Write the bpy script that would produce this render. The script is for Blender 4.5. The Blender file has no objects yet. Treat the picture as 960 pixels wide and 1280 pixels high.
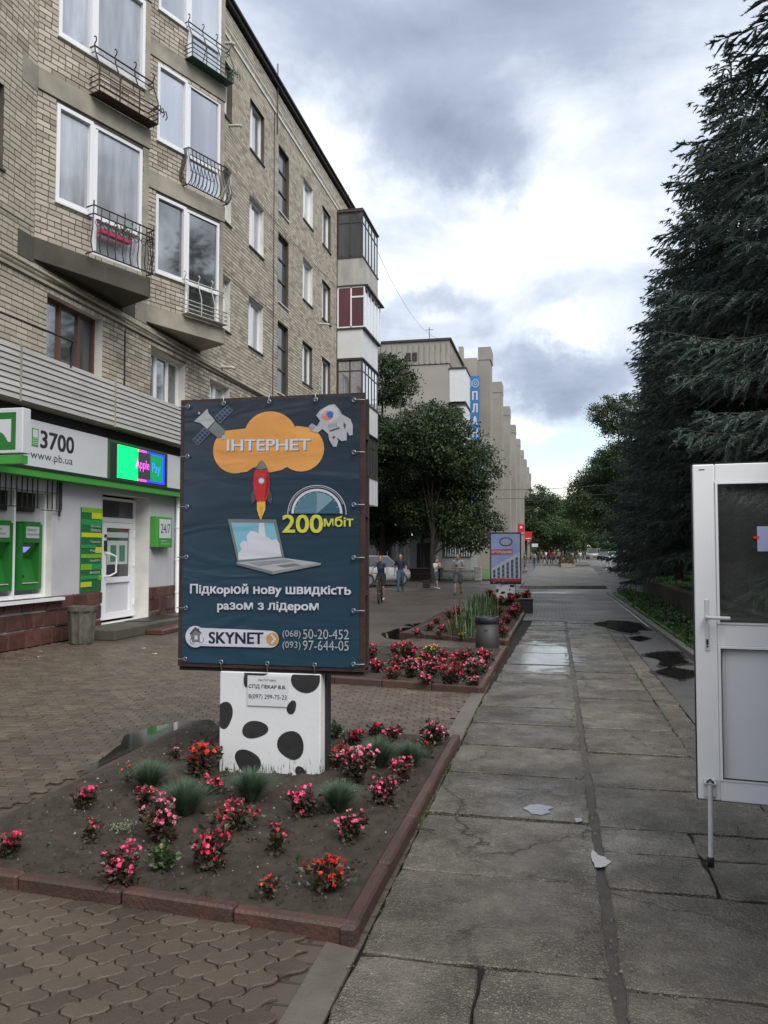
import bpy, math, random
import numpy as np
from math import sin, cos, pi, radians, sqrt, atan2, hypot
from mathutils import Vector, Matrix
SC = bpy.context.scene
COL = SC.collection
H = 1.75
# ------------------------------------------------------------------ camera
F_PX = 1000.0
PITCH = math.atan(47/1000.0); YAW = math.atan(214/(1000/cos(PITCH)))
FW = Vector((-sin(YAW)*cos(PITCH), cos(YAW)*cos(PITCH), sin(PITCH)))
RT = Vector((cos(YAW), sin(YAW), 0)); UPV = RT.cross(FW)
camd = bpy.data.cameras.new('camera'); cam = bpy.data.objects.new('camera', camd); COL.objects.link(cam)
camd.sensor_width = 36; camd.lens = F_PX/1280*36; camd.clip_start = 0.1; camd.clip_end = 3000
cam.location = (0, 0, H)
cam.rotation_euler = (pi/2+PITCH, 0, YAW)
SC.camera = cam
def gnd(u, v, z=0.0):
    """survey helper: where a sight line from the photographer meets the level z"""
    d = FW + RT*((u-480)/F_PX) + UPV*((640-v)/F_PX)
    t = (z-H)/d.z
    return (d.x*t, d.y*t)
# ------------------------------------------------------------------ world, sun, exposure
SC.view_settings.view_transform = 'Standard'; SC.view_settings.look = 'None'
SC.view_settings.exposure = 0.97; SC.view_settings.gamma = 1.0
SUN_EL = radians(46); SUN_AZ = radians(140)      # azimuth from +Y towards +X
W = bpy.data.worlds.new("World"); SC.world = W; W.use_nodes = True
def build_world():
    nt = W.node_tree; nt.nodes.clear(); N = nt.nodes; L = nt.links
    def m(op, a, b=None, c=None):
        n = N.new('ShaderNodeMath'); n.operation = op
        for i, x in enumerate((a, b, c)):
            if x is None: continue
            if isinstance(x, (int, float)): n.inputs[i].default_value = x
            else: L.new(x, n.inputs[i])
        return n.outputs[0]
    out = N.new('ShaderNodeOutputWorld'); bg = N.new('ShaderNodeBackground'); bg.inputs['Strength'].default_value = 0.1
    L.new(bg.outputs[0], out.inputs[0])
    sky = N.new('ShaderNodeTexSky'); sky.sky_type = 'NISHITA'; sky.sun_disc = False
    sky.sun_elevation = SUN_EL; sky.sun_rotation = SUN_AZ; sky.dust_density = 2.0
    tc = N.new('ShaderNodeTexCoord'); sp = N.new('ShaderNodeSeparateXYZ')
    # warped direction
    nw = N.new('ShaderNodeTexNoise'); nw.inputs['Scale'].default_value = 3.2; nw.inputs['Detail'].default_value = 9; nw.inputs['Roughness'].default_value = .62
    L.new(tc.outputs['Generated'], nw.inputs['Vector'])
    vs = N.new('ShaderNodeVectorMath'); vs.operation = 'SUBTRACT'; L.new(nw.outputs['Color'], vs.inputs[0]); vs.inputs[1].default_value = (.5, .5, .5)
    sc = N.new('ShaderNodeVectorMath'); sc.operation = 'SCALE'; L.new(vs.outputs[0], sc.inputs[0]); sc.inputs['Scale'].default_value = 0.30
    ad = N.new('ShaderNodeVectorMath'); ad.operation = 'ADD'; L.new(tc.outputs['Generated'], ad.inputs[0]); L.new(sc.outputs[0], ad.inputs[1])
    nr = N.new('ShaderNodeVectorMath'); nr.operation = 'NORMALIZE'; L.new(ad.outputs[0], nr.inputs[0])
    L.new(nr.outputs[0], sp.inputs[0])
    az = m('ARCTAN2', sp.outputs[0], sp.outputs[1]); el = m('ARCSINE', sp.outputs[2])
    sp0 = N.new('ShaderNodeSeparateXYZ'); L.new(tc.outputs['Generated'], sp0.inputs[0])
    el0 = m('ARCSINE', sp0.outputs[2])
    def blob(a, e, sa, se, soft=0.0):
        dx = m('MULTIPLY', m('SUBTRACT', az, radians(a)), 1/radians(sa)); dy = m('MULTIPLY', m('SUBTRACT', el, radians(e)), 1/radians(se))
        d = m('SQRT', m('ADD', m('MULTIPLY', dx, dx), m('MULTIPLY', dy, dy)))
        r = N.new('ShaderNodeMapRange'); r.interpolation_type = 'SMOOTHSTEP'; L.new(d, r.inputs[0])
        r.inputs[1].default_value = 1.25; r.inputs[2].default_value = soft; r.inputs[3].default_value = 0; r.inputs[4].default_value = 1
        return r.outputs[0]
    # general cloud brightness: soft billows on a cloud deck
    pz = m('ADD', m('MAXIMUM', sp0.outputs[2], 0.0), 0.22)
    cb = N.new('ShaderNodeCombineXYZ'); L.new(m('DIVIDE', sp0.outputs[0], pz), cb.inputs[0]); L.new(m('DIVIDE', sp0.outputs[1], pz), cb.inputs[1])
    n1 = N.new('ShaderNodeTexNoise'); n1.inputs['Scale'].default_value = 2.3; n1.inputs['Detail'].default_value = 10; n1.inputs['Roughness'].default_value = .58; n1.inputs['Distortion'].default_value = .5
    L.new(cb.outputs[0], n1.inputs['Vector'])
    base = m('MULTIPLY_ADD', m('SUBTRACT', n1.outputs['Fac'], 0.5), 1.15, 0.64)
    # darker and brighter banks of cloud seen along the street
    for a, e, sa, se, w in BLOBS:
        base = m('MULTIPLY_ADD', blob(a, e, sa, se), w, base)
    cr = N.new('ShaderNodeValToRGB'); L.new(base, cr.inputs[0]); e = cr.color_ramp.elements
    e[0].position = 0.0; e[0].color = (.215, .255, .335, 1); e[1].position = 1.0; e[1].color = (.88, .90, .90, 1)
    x = e.new(.35); x.color = (.35, .40, .50, 1); x = e.new(.6); x.color = (.56, .61, .69, 1); x = e.new(.8); x.color = (.78, .81, .84, 1)
    # open strip low above the street: pale blue above, cream near the horizon
    gap = m('MULTIPLY', blob(*GAP), 1.0)
    lowr = N.new('ShaderNodeValToRGB'); L.new(m('MULTIPLY', el0, 1/radians(14)), lowr.inputs[0]); q = lowr.color_ramp.elements
    q[0].position = 0.05; q[0].color = (.84, .76, .62, 1); q[1].position = .72; q[1].color = (.42, .62, .78, 1)
    x = q.new(.25); x.color = (.86, .83, .70, 1); x = q.new(.45); x.color = (.62, .77, .82, 1)
    mx = N.new('ShaderNodeMix'); mx.data_type = 'RGBA'; L.new(gap, mx.inputs[0]); L.new(cr.outputs[0], mx.inputs[6]); L.new(lowr.outputs[0], mx.inputs[7])
    s10 = N.new('ShaderNodeVectorMath'); s10.operation = 'SCALE'; L.new(mx.outputs[2], s10.inputs[0]); s10.inputs['Scale'].default_value = 7.6
    mx2 = N.new('ShaderNodeMix'); mx2.data_type = 'RGBA'; mx2.inputs[0].default_value = 0.94; L.new(sky.outputs[0], mx2.inputs[6]); L.new(s10.outputs[0], mx2.inputs[7])
    L.new(mx2.outputs[2], bg.inputs['Color'])
# az (deg from +Y to +X), elevation, half widths, weight
BLOBS = [(-9, 34, 15, 6, -.40), (-8, 27, 8, 4.2, -.50), (-22, 36, 12, 7, -.15), (4, 34, 10, 7, -.30), (-3, 25, 5, 3, -.25),
         (-17, 26, 4, 6, .30), (2, 22, 8, 3.5, .26), (-6, 19.5, 9, 2.5, .12), (5, 28, 5, 4, .05),
         (-10, 16.5, 5, 1.5, -.30), (2, 12.5, 8, 3.2, -.36), (-4, 14.5, 4, 2, -.22), (-4, 10.0, 7, 1.6, .35), (-1, 15.5, 5, 1.3, .22)]
GAP = (-0.5, 3.5, 10, 7.0, .35)
build_world()
sund = bpy.data.lights.new('sun', 'SUN'); sun = bpy.data.objects.new('sun', sund); COL.objects.link(sun)
sund.energy = 1.7; sund.angle = radians(38); sund.color = (1.0, .96, .90)
sun.rotation_euler = Vector((-sin(SUN_AZ)*cos(SUN_EL), -cos(SUN_AZ)*cos(SUN_EL), -sin(SUN_EL))).to_track_quat('-Z', 'Y').to_euler()

# ------------------------------------------------------------------ materials
MATS = {}
def mat(name, col=(.5, .5, .5), rough=.6, metal=0.0, var=0.0, vscale=8.0, col2=None, bump=0.0, bscale=60.0, spec=.5,
        obj_var=0.0, isl_var=0.0, rough2=None, rscale=2.0, emit=None, estr=1.0, coat=0.0, detail=5, isl_cols=None, space='Object', stretch=None, sss=0):
    if name in MATS: return MATS[name]
    M = bpy.data.materials.new(name); MATS[name] = M; M.use_nodes = True; nt = M.node_tree; N = nt.nodes; L = nt.links
    b = N['Principled BSDF']; b.inputs['Roughness'].default_value = rough; b.inputs['Metallic'].default_value = metal
    b.inputs['Specular IOR Level'].default_value = spec; b.inputs['Coat Weight'].default_value = coat; b.inputs['Coat Roughness'].default_value = .08
    tc = N.new('ShaderNodeTexCoord'); gm = N.new('ShaderNodeNewGeometry')
    vec = gm.outputs['Position'] if space == 'World' else tc.outputs['Object']
    if stretch:
        mp = N.new('ShaderNodeMapping'); mp.inputs['Scale'].default_value = stretch; L.new(vec, mp.inputs[0]); vec = mp.outputs[0]
    def noise(s, d=5, r=.55):
        n = N.new('ShaderNodeTexNoise'); n.inputs['Scale'].default_value = s; n.inputs['Detail'].default_value = d; n.inputs['Roughness'].default_value = r
        L.new(vec, n.inputs['Vector']); return n.outputs['Fac']
    src = None
    if isl_cols:
        cr = N.new('ShaderNodeValToRGB'); cr.color_ramp.interpolation = 'LINEAR'; L.new(gm.outputs['Random Per Island'], cr.inputs[0])
        e = cr.color_ramp.elements
        for i, c in enumerate(isl_cols):
            p = i/(len(isl_cols)-1)
            if i == 0: e[0].position = 0; e[0].color = (*c, 1)
            elif i == len(isl_cols)-1: e[-1].position = 1; e[-1].color = (*c, 1)
            else: x = e.new(p); x.color = (*c, 1)
        src = cr.outputs[0]
    if col2 is None: col2 = tuple(c*(1-var) for c in col)
    if (var or col2 != col) and not isl_cols:
        mr = N.new('ShaderNodeMapRange'); L.new(noise(vscale, detail, .6), mr.inputs[0]); mr.inputs[1].default_value = .32; mr.inputs[2].default_value = .68
        mx = N.new('ShaderNodeMix'); mx.data_type = 'RGBA'; L.new(mr.outputs[0], mx.inputs[0]); mx.inputs[6].default_value = (*col, 1); mx.inputs[7].default_value = (*col2, 1)
        src = mx.outputs[2]
    def mulv(src, rnd, amt):
        mr = N.new('ShaderNodeMapRange'); L.new(rnd, mr.inputs[0]); mr.inputs[3].default_value = 1-amt; mr.inputs[4].default_value = 1+amt
        s = N.new('ShaderNodeVectorMath'); s.operation = 'SCALE'
        if src is None: s.inputs[0].default_value = col
        else: L.new(src, s.inputs[0])
        L.new(mr.outputs[0], s.inputs['Scale']); return s.outputs[0]
    if obj_var:
        oi = N.new('ShaderNodeObjectInfo'); src = mulv(src, oi.outputs['Random'], obj_var)
    if isl_var: src = mulv(src, gm.outputs['Random Per Island'], isl_var)
    if src is None: b.inputs['Base Color'].default_value = (*col, 1)
    else: L.new(src, b.inputs['Base Color'])
    if rough2 is not None:
        mr = N.new('ShaderNodeMapRange'); L.new(noise(rscale, 6, .6), mr.inputs[0]); mr.inputs[1].default_value = .38; mr.inputs[2].default_value = .62
        mr.inputs[3].default_value = rough; mr.inputs[4].default_value = rough2; L.new(mr.outputs[0], b.inputs['Roughness'])
    if bump:
        bp = N.new('ShaderNodeBump'); bp.inputs['Strength'].default_value = bump; bp.inputs['Distance'].default_value = .01
        L.new(noise(bscale, 4, .6), bp.inputs['Height']); L.new(bp.outputs[0], b.inputs['Normal'])
    if emit: b.inputs['Emission Color'].default_value = (*emit, 1); b.inputs['Emission Strength'].default_value = estr
    return M

# ------------------------------------------------------------------ mesh helpers
WLOC = {}
class MB:
    def __init__(s, T=None): s.v = []; s.f = []; s.m = []; s.sm = []; s.T = T
    def add(s, vs, fs, mi=0, sm=False):
        b = len(s.v)
        s.v.extend([s.T(*p) for p in vs] if s.T else [tuple(p) for p in vs])
        for f in fs: s.f.append(tuple(b+i for i in f)); s.m.append(mi); s.sm.append(sm)
        return s
    def box(s, x0, x1, y0, y1, z0, z1, mi=0, skip=''):
        vs = [(x0, y0, z0), (x1, y0, z0), (x1, y1, z0), (x0, y1, z0), (x0, y0, z1), (x1, y0, z1), (x1, y1, z1), (x0, y1, z1)]
        return s.add(vs, [(0, 3, 2, 1), (4, 5, 6, 7), (0, 1, 5, 4), (1, 2, 6, 5), (2, 3, 7, 6), (3, 0, 4, 7)], mi)
    def bbox(s, x0, x1, y0, y1, z0, z1, c=.01, mi=0):
        """box with chamfered edges"""
        X = (x0, x0+c, x1-c, x1); Y = (y0, y0+c, y1-c, y1); Z = (z0, z0+c, z1-c, z1)
        idx = {}; vs = []
        for sx in (0, 1):
            for sy in (0, 1):
                for sz in (0, 1):
                    a = (0, 3)[sx]; ai = (1, 2)[sx]; b_ = (0, 3)[sy]; bi = (1, 2)[sy]; d = (0, 3)[sz]; di = (1, 2)[sz]
                    idx[sx, sy, sz] = (len(vs), len(vs)+1, len(vs)+2); vs += [(X[a], Y[bi], Z[di]), (X[ai], Y[b_], Z[di]), (X[ai], Y[bi], Z[d])]
        fs = []
        def q(l): fs.append(l)
        for k in (0, 1):
            w = [idx[k, 0, 0][0], idx[k, 1, 0][0], idx[k, 1, 1][0], idx[k, 0, 1][0]]; q(w if k else w[::-1])
            w = [idx[0, k, 0][1], idx[1, k, 0][1], idx[1, k, 1][1], idx[0, k, 1][1]]; q(w if not k else w[::-1])
            w = [idx[0, 0, k][2], idx[1, 0, k][2], idx[1, 1, k][2], idx[0, 1, k][2]]; q(w if k else w[::-1])
        for i in (0, 1):
            for j in (0, 1):
                for (p, r, e) in (((i, j, 0), (i, j, 1), (0, 1)), ((i, 0, j), (i, 1, j), (0, 2)), ((0, i, j), (1, i, j), (1, 2))):
                    q([idx[p][e[0]], idx[r][e[0]], idx[r][e[1]], idx[p][e[1]]])
        for k_, t in idx.items(): q(list(t))
        return s.add(vs, fs, mi)
    def prism(s, poly, d0, d1, plane='xy', mi=0, cap=True):
        """polygon in a plane extruded along the third axis"""
        n = len(poly)
        def P(p, d):
            return (p[0], p[1], d) if plane == 'xy' else ((p[0], d, p[1]) if plane == 'xz' else (d, p[0], p[1]))
        vs = [P(p, d0) for p in poly]+[P(p, d1) for p in poly]
        fs = [(i, (i+1) % n, n+(i+1) % n, n+i) for i in range(n)]
        if cap: fs += [tuple(range(n-1, -1, -1)), tuple(range(n, 2*n))]
        return s.add(vs, fs, mi)
    def poly(s, pts, mi=0): return s.add(pts, [tuple(range(len(pts)))], mi)
    def tube(s, pts, r, n=8, mi=0, sm=True, cap=True):
        pts = [Vector(p) for p in pts]; rs = r if isinstance(r, (list, tuple)) else [r]*len(pts)
        vs = []; fs = []
        ref = None
        for i, p in enumerate(pts):
            d = (pts[min(i+1, len(pts)-1)]-pts[max(i-1, 0)])
            d = d.normalized() if d.length > 1e-9 else Vector((0, 0, 1))
            if ref is None: ref = Vector((0, 0, 1)) if abs(d.z) < .9 else Vector((1, 0, 0))
            a = d.cross(ref); a = a.normalized() if a.length > 1e-6 else Vector((1, 0, 0)); b = d.cross(a); ref = -b if b.length > 0 else ref
            ref = a.cross(d)
            for k in range(n):
                t = 2*pi*k/n; q = p+(a*cos(t)+b*sin(t))*rs[i]; vs.append(tuple(q))
        for i in range(len(pts)-1):
            for k in range(n): fs.append((i*n+k, i*n+(k+1) % n, (i+1)*n+(k+1) % n, (i+1)*n+k))
        s.add(vs, fs, mi, sm)
        if cap:
            s.add(vs[:n], [tuple(range(n))], mi); s.add(vs[-n:], [tuple(range(n-1, -1, -1))], mi)
        return s
    def lathe(s, prof, c=(0, 0, 0), n=24, mi=0, sm=True, ang0=0):
        vs = []; fs = []
        for (r, z) in prof:
            for k in range(n): t = ang0+2*pi*k/n; vs.append((c[0]+r*cos(t), c[1]+r*sin(t), c[2]+z))
        for i in range(len(prof)-1):
            for k in range(n): fs.append((i*n+k, i*n+(k+1) % n, (i+1)*n+(k+1) % n, (i+1)*n+k))
        return s.add(vs, fs, mi, sm)
    def ball(s, c, r, n=10, mi=0, sc=(1, 1, 1)):
        vs = []; fs = []; m_ = max(4, n//2+1)
        for i in range(m_+1):
            ph = pi*i/m_
            for k in range(n): t = 2*pi*k/n; vs.append((c[0]+r*sc[0]*sin(ph)*cos(t), c[1]+r*sc[1]*sin(ph)*sin(t), c[2]+r*sc[2]*cos(ph)))
        for i in range(m_):
            for k in range(n): fs.append((i*n+k, (i+1)*n+k, (i+1)*n+(k+1) % n, i*n+(k+1) % n))
        return s.add(vs, fs, mi, True)
    def build(s, name, mats, parent=None, world=False, **kw):
        me = bpy.data.meshes.new(name)
        vs = s.v
        if world and parent is not None:
            o = WLOC.get(parent.name, (0, 0, 0)); vs = [(x-o[0], y-o[1], z-o[2]) for x, y, z in vs]
        me.from_pydata(vs, [], s.f)
        me.polygons.foreach_set('material_index', s.m); me.polygons.foreach_set('use_smooth', s.sm)
        me.update()
        return link(name, me, mats, parent, **kw)
def link(name, me, mats, parent=None, kind=None, label=None, loc=None, rot=None, scale=None):
    o = bpy.data.objects.new(name, me); COL.objects.link(o)
    if me is not None and mats is not None and len(me.materials) == 0:
        for mm in (mats if isinstance(mats, (list, tuple)) else [mats]): me.materials.append(mm)
    if parent is not None: o.parent = parent; WLOC[o.name] = WLOC.get(parent.name, (0, 0, 0))
    if kind: o['kind'] = kind
    if label: o['label'] = label
    if loc is not None: o.location = loc
    if rot is not None: o.rotation_euler = rot
    if scale is not None: o.scale = scale
    return o
def thing(name, loc, label, cat, group=None, rz=0.0):
    o = bpy.data.objects.new(name, None); COL.objects.link(o); o.location = loc; o.rotation_euler = (0, 0, rz); o.empty_display_size = .2
    WLOC[o.name] = tuple(loc)
    tag(o, label, cat, group); return o
def tag(o, label, cat, group=None):
    o['label'] = label; o['category'] = cat
    if group: o['group'] = group
    return o
KIDS = {}
def copy_tree(o, loc, rz, label, scale=1.0, group=None):
    def rec(a, par):
        c = a.copy(); COL.objects.link(c)
        if par is not None: c.parent = par
        for ch in a.children: rec(ch, c)
        return c
    ch0 = list(o.children)
    r = o.copy(); COL.objects.link(r)
    for ch in ch0: rec(ch, r)
    r.location = loc; r.rotation_euler = (0, 0, rz); r.scale = (scale,)*3 if isinstance(scale, (int, float)) else scale
    r['label'] = label
    if group: r['group'] = group
    return r
def npmesh(name, V, faces_n, smooth=False):
    """V (N,3) array; faces_n (M,k) int array"""
    me = bpy.data.meshes.new(name); M_, k = faces_n.shape
    me.vertices.add(len(V)); me.vertices.foreach_set('co', np.asarray(V, np.float32).ravel())
    me.loops.add(M_*k); me.loops.foreach_set('vertex_index', faces_n.astype(np.int32).ravel())
    me.polygons.add(M_); me.polygons.foreach_set('loop_start', np.arange(0, M_*k, k, dtype=np.int32))
    try: me.polygons.foreach_set('loop_total', np.full(M_, k, np.int32))
    except Exception: pass
    me.polygons.foreach_set('use_smooth', np.full(M_, smooth, bool))
    me.update(calc_edges=True); me.validate(); return me
LOOK = dict(zip('еАРроаусіІЕКОНТВСМх', 'eAPpoaycіIEKOHTBCMx'.replace('і', 'i')))
def text(name, s, T, w, h, m, parent, bold=0.0, keep=True, off=0.0, world=True, align='L', shear=0.0, spacing=1.0):
    """flat lettering: T maps (a, z) of the sign face to a world point; fitted in w x h. Contours are filled one by one, as glyph strokes may overlap."""
    from mathutils.geometry import tessellate_polygon
    cu = bpy.data.curves.new('txt', 'FONT'); cu.body = ''.join(LOOK.get(c, c) for c in s); cu.size = 1; cu.fill_mode = 'NONE'; cu.space_character = spacing; cu.resolution_u = 4
    ob = bpy.data.objects.new('txt', cu); COL.objects.link(ob)
    dg = bpy.context.evaluated_depsgraph_get(); me0 = ob.evaluated_get(dg).to_mesh()
    P = [(v.co.x, v.co.y) for v in me0.vertices]; nb = {}
    for e in me0.edges: a, b = e.vertices; nb.setdefault(a, []).append(b); nb.setdefault(b, []).append(a)
    ob.evaluated_get(dg).to_mesh_clear(); bpy.data.objects.remove(ob); bpy.data.curves.remove(cu)
    if not P: return None
    seen = set(); loops = []
    for st in sorted(nb):
        if st in seen: continue
        lp = [st]; seen.add(st); cur = st
        while True:
            nx = [q for q in nb[cur] if q not in seen]
            if not nx: break
            cur = min(nx) if len(lp) == 1 else nx[0]; seen.add(cur); lp.append(cur)
        if len(lp) > 2: loops.append([P[i] for i in lp])
    area = lambda l: sum(l[i][0]*l[(i+1) % len(l)][1]-l[(i+1) % len(l)][0]*l[i][1] for i in range(len(l)))/2
    def inside(p, l):
        c = False
        for i in range(len(l)):
            (x1, y1), (x2, y2) = l[i], l[i-1]
            if (y1 > p[1]) != (y2 > p[1]) and p[0] < (x2-x1)*(p[1]-y1)/(y2-y1)+x1: c = not c
        return c
    ars = [area(l) for l in loops]; par = []
    for i, l in enumerate(loops):
        c = [j for j, q in enumerate(loops) if j != i and abs(ars[j]) > abs(ars[i]) and all(inside(p, q) for p in l[::max(1, len(l)//8)])]
        par.append(min(c, key=lambda j: abs(ars[j])) if c else None)
    oi = [i for i in range(len(loops)) if par[i] is None or ars[i]*ars[par[i]] > 0]; outer = [(loops[i], abs(ars[i])) for i in oi]; hol = {}
    for i in range(len(loops)):
        if i not in oi and par[i] in oi: hol.setdefault(oi.index(par[i]), []).append(loops[i])
    xs = [p[0] for p in P]; ys = [p[1] for p in P]; x0, x1, y0, y1 = min(xs), max(xs), min(ys), max(ys)
    sx = w/(x1-x0); sy = h/(y1-y0); O = Vector(T(0, 0)); nrm = (Vector(T(1, 0))-O).cross(Vector(T(0, 1))-O).normalized(); mb = MB()
    k = bold*h*1.6; sh = [(0, 0)] if not bold else [(-k, -k*.6), (k, -k*.6), (-k, k*.6), (k, k*.6), (0, 0)]; st_ = .00010*max(1, h*4)
    for j, (ox, oz) in enumerate(sh):
        for i, (l, a) in enumerate(outer):
            polys = [[Vector((x, y, 0)) for x, y in q] for q in [l]+hol.get(i, [])]; fl = [q for pl in polys for q in pl]
            tr = tessellate_polygon(polys); d = nrm*(st_*(j+.33*(i % 3)))
            mb.add([tuple(Vector(T((v.x-x0)*sx+ox, (v.y-y0)*sy+oz))+d) for v in fl], [tuple(t) for t in tr])
    return mb.build(name, m, parent, world=world)
rnd = random.Random(7); npr = np.random.RandomState(11)
# ------------------------------------------------------------------ ground, paths, roads
M_soil = mat('soil', (.062, .050, .040), .95, var=.45, vscale=9, bump=.9, bscale=38, spec=.25)
M_dirt = mat('joint_dirt', (.020, .017, .014), .85, var=.4, vscale=5, bump=.6, bscale=60, spec=.3)
M_asph = mat('asphalt', (.085, .080, .078), .62, var=.3, vscale=.9, bump=.5, bscale=90, rough2=.30, rscale=.5, space='World')
M_earth = mat('earth_ground', (.045, .05, .03), .95, var=.4, vscale=.4, space='World')
WETSPOTS = [(*gnd(668, 1010), .34, .42), (*gnd(745, 1075), .16, .25), (*gnd(640, 985), .5, .3), (*gnd(690, 890), .35, .5), (*gnd(800, 1060), .4, .3)]
def slab_material():
    M = bpy.data.materials.new('slab_concrete'); M.use_nodes = True; nt = M.node_tree; N = nt.nodes; L = nt.links; b = N['Principled BSDF']; gm = N.new('ShaderNodeNewGeometry'); P = gm.outputs['Position']
    def m(op, a, b_=None, c=None, cl=False):
        n = N.new('ShaderNodeMath'); n.operation = op; n.use_clamp = cl
        for i, x in enumerate((a, b_, c)):
            if x is None: continue
            if isinstance(x, (int, float)): n.inputs[i].default_value = x
            else: L.new(x, n.inputs[i])
        return n.outputs[0]
    def noise(s, d=5, r=.6, dist=0):
        n = N.new('ShaderNodeTexNoise'); n.inputs['Scale'].default_value = s; n.inputs['Detail'].default_value = d; n.inputs['Roughness'].default_value = r; n.inputs['Distortion'].default_value = dist; L.new(P, n.inputs['Vector']); return n
    def mr(x, a, b_, c, d):
        n = N.new('ShaderNodeMapRange'); L.new(x, n.inputs[0]); [setattr(n.inputs[i+1], 'default_value', q) for i, q in enumerate((a, b_, c, d))]; return n.outputs[0]
    # pebbles set in cement, pale specks also painting wet glints, worn patches, dirt
    v = N.new('ShaderNodeTexVoronoi'); v.inputs['Scale'].default_value = 105; L.new(P, v.inputs['Vector'])
    sv = N.new('ShaderNodeSeparateColor'); L.new(v.outputs['Color'], sv.inputs[0])
    peb_glint = mr(sv.outputs[0], .60, 1.0, .84, 2.0); edge = mr(v.outputs['Distance'], .1, .7, 1.12, .66)
    worn = mr(noise(2.1, 6, .62).outputs['Fac'], .42, .60, 0.0, 1.0)
    grain = m('MULTIPLY_ADD', m('SUBTRACT', m('MULTIPLY', peb_glint, edge), 1.0), m('MULTIPLY_ADD', worn, .65, .5), 1.0)
    big = mr(noise(.9, 7, .65, .4).outputs['Fac'], .32, .68, .58, 1.38); mid = mr(noise(6, 8, .72).outputs['Fac'], .34, .66, .68, 1.30)
    oi = N.new('ShaderNodeObjectInfo'); ov = mr(oi.outputs['Random'], 0, 1, .78, 1.24)
    # a few cracks where the slabs are broken
    wv = N.new('ShaderNodeVectorMath'); wv.operation = 'MULTIPLY_ADD'; L.new(noise(2.6, 6, .65).outputs['Color'], wv.inputs[0]); wv.inputs[1].default_value = (.55, .55, 0); L.new(P, wv.inputs[2])
    c = N.new('ShaderNodeTexVoronoi'); c.feature = 'DISTANCE_TO_EDGE'; c.inputs['Scale'].default_value = .62; L.new(wv.outputs[0], c.inputs['Vector'])
    cm = mr(noise(.7, 3).outputs['Fac'], .46, .54, 1.0, 0.0); ck = m('MAXIMUM', mr(c.outputs['Distance'], 0, .008, .25, 1), cm, None, True)
    # ribbed cast pattern showing on parts of the surface
    w = N.new('ShaderNodeTexWave'); w.inputs['Scale'].default_value = 12; w.bands_direction = 'DIAGONAL'; L.new(P, w.inputs['Vector']); rb = m('MULTIPLY', mr(noise(1.3, 3).outputs['Fac'], .52, .62, 0, .35), w.outputs['Fac'])
    val = m('MULTIPLY', m('MULTIPLY', m('MULTIPLY', grain, big), m('MULTIPLY', mid, ov)), ck)
    mx = N.new('ShaderNodeMix'); mx.data_type = 'RGBA'; L.new(noise(.6, 4).outputs['Fac'], mx.inputs[0]); mx.inputs[6].default_value = (.134, .115, .088, 1); mx.inputs[7].default_value = (.116, .105, .087, 1)
    s = N.new('ShaderNodeVectorMath'); s.operation = 'SCALE'; L.new(mx.outputs[2], s.inputs[0]); L.new(val, s.inputs['Scale']); L.new(s.outputs[0], b.inputs['Base Color'])
    # rain water film: general damp patches and one wet stretch farther on
    sp = N.new('ShaderNodeSeparateXYZ'); L.new(P, sp.inputs[0])
    dx = m('MULTIPLY', m('ADD', sp.outputs[0], .22), 1/.62); dy = m('MULTIPLY', m('SUBTRACT', sp.outputs[1], 13.6), 1/2.3)
    el = m('ADD', m('SQRT', m('ADD', m('MULTIPLY', dx, dx), m('MULTIPLY', dy, dy))), m('MULTIPLY_ADD', noise(3.5, 5).outputs['Fac'], 1.6, -.8))
    wet = mr(el, .75, 1.15, 1, 0)
    for (px, py, rx, ry) in WETSPOTS:
        ex = m('MULTIPLY', m('SUBTRACT', sp.outputs[0], px), 1/rx); ey = m('MULTIPLY', m('SUBTRACT', sp.outputs[1], py), 1/ry)
        e_ = m('ADD', m('SQRT', m('ADD', m('MULTIPLY', ex, ex), m('MULTIPLY', ey, ey))), m('MULTIPLY_ADD', noise(7, 5).outputs['Fac'], 1.4, -.7)); wet = m('MAXIMUM', wet, mr(e_, .55, 1.1, .55, 0))
    damp = mr(noise(1.9, 7, .66).outputs['Fac'], .40, .58, .40, .10); rg = m('MULTIPLY_ADD', wet, -.45, damp)
    L.new(m('MAXIMUM', rg, .035), b.inputs['Roughness'])
    bp = N.new('ShaderNodeBump'); L.new(m('MULTIPLY_ADD', wet, -.96, 1.0), bp.inputs['Strength']); bp.inputs['Distance'].default_value = .008
    h = m('ADD', m('MULTIPLY', grain, m('MULTIPLY', ck, 1.0)), m('ADD', m('MULTIPLY', noise(40, 4).outputs['Fac'], 1.2), m('MULTIPLY', rb, .5))); L.new(h, bp.inputs['Height']); L.new(bp.outputs[0], b.inputs['Normal'])
    return M
M_slab = slab_material()
M_paver = mat('paver_brown', (.098, .073, .053), .50, col2=(.070, .054, .041), vscale=2.2, bump=.7, bscale=140, obj_var=.26, isl_var=.24, rough2=.24, rscale=.9, space='World')
M_kerbred = mat('kerb_red_paint', (.085, .036, .026), .6, col2=(.045, .029, .023), vscale=9, bump=.8, bscale=45, obj_var=.2, space='World', rough2=.4)
M_kerb = mat('kerb_concrete', (.16, .15, .13), .7, var=.35, vscale=3, bump=.6, bscale=50, space='World')
M_strip = mat('cement_strip', (.135, .115, .095), .6, var=.3, vscale=4, bump=.5, bscale=70, rough2=.4, space='World')
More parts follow.
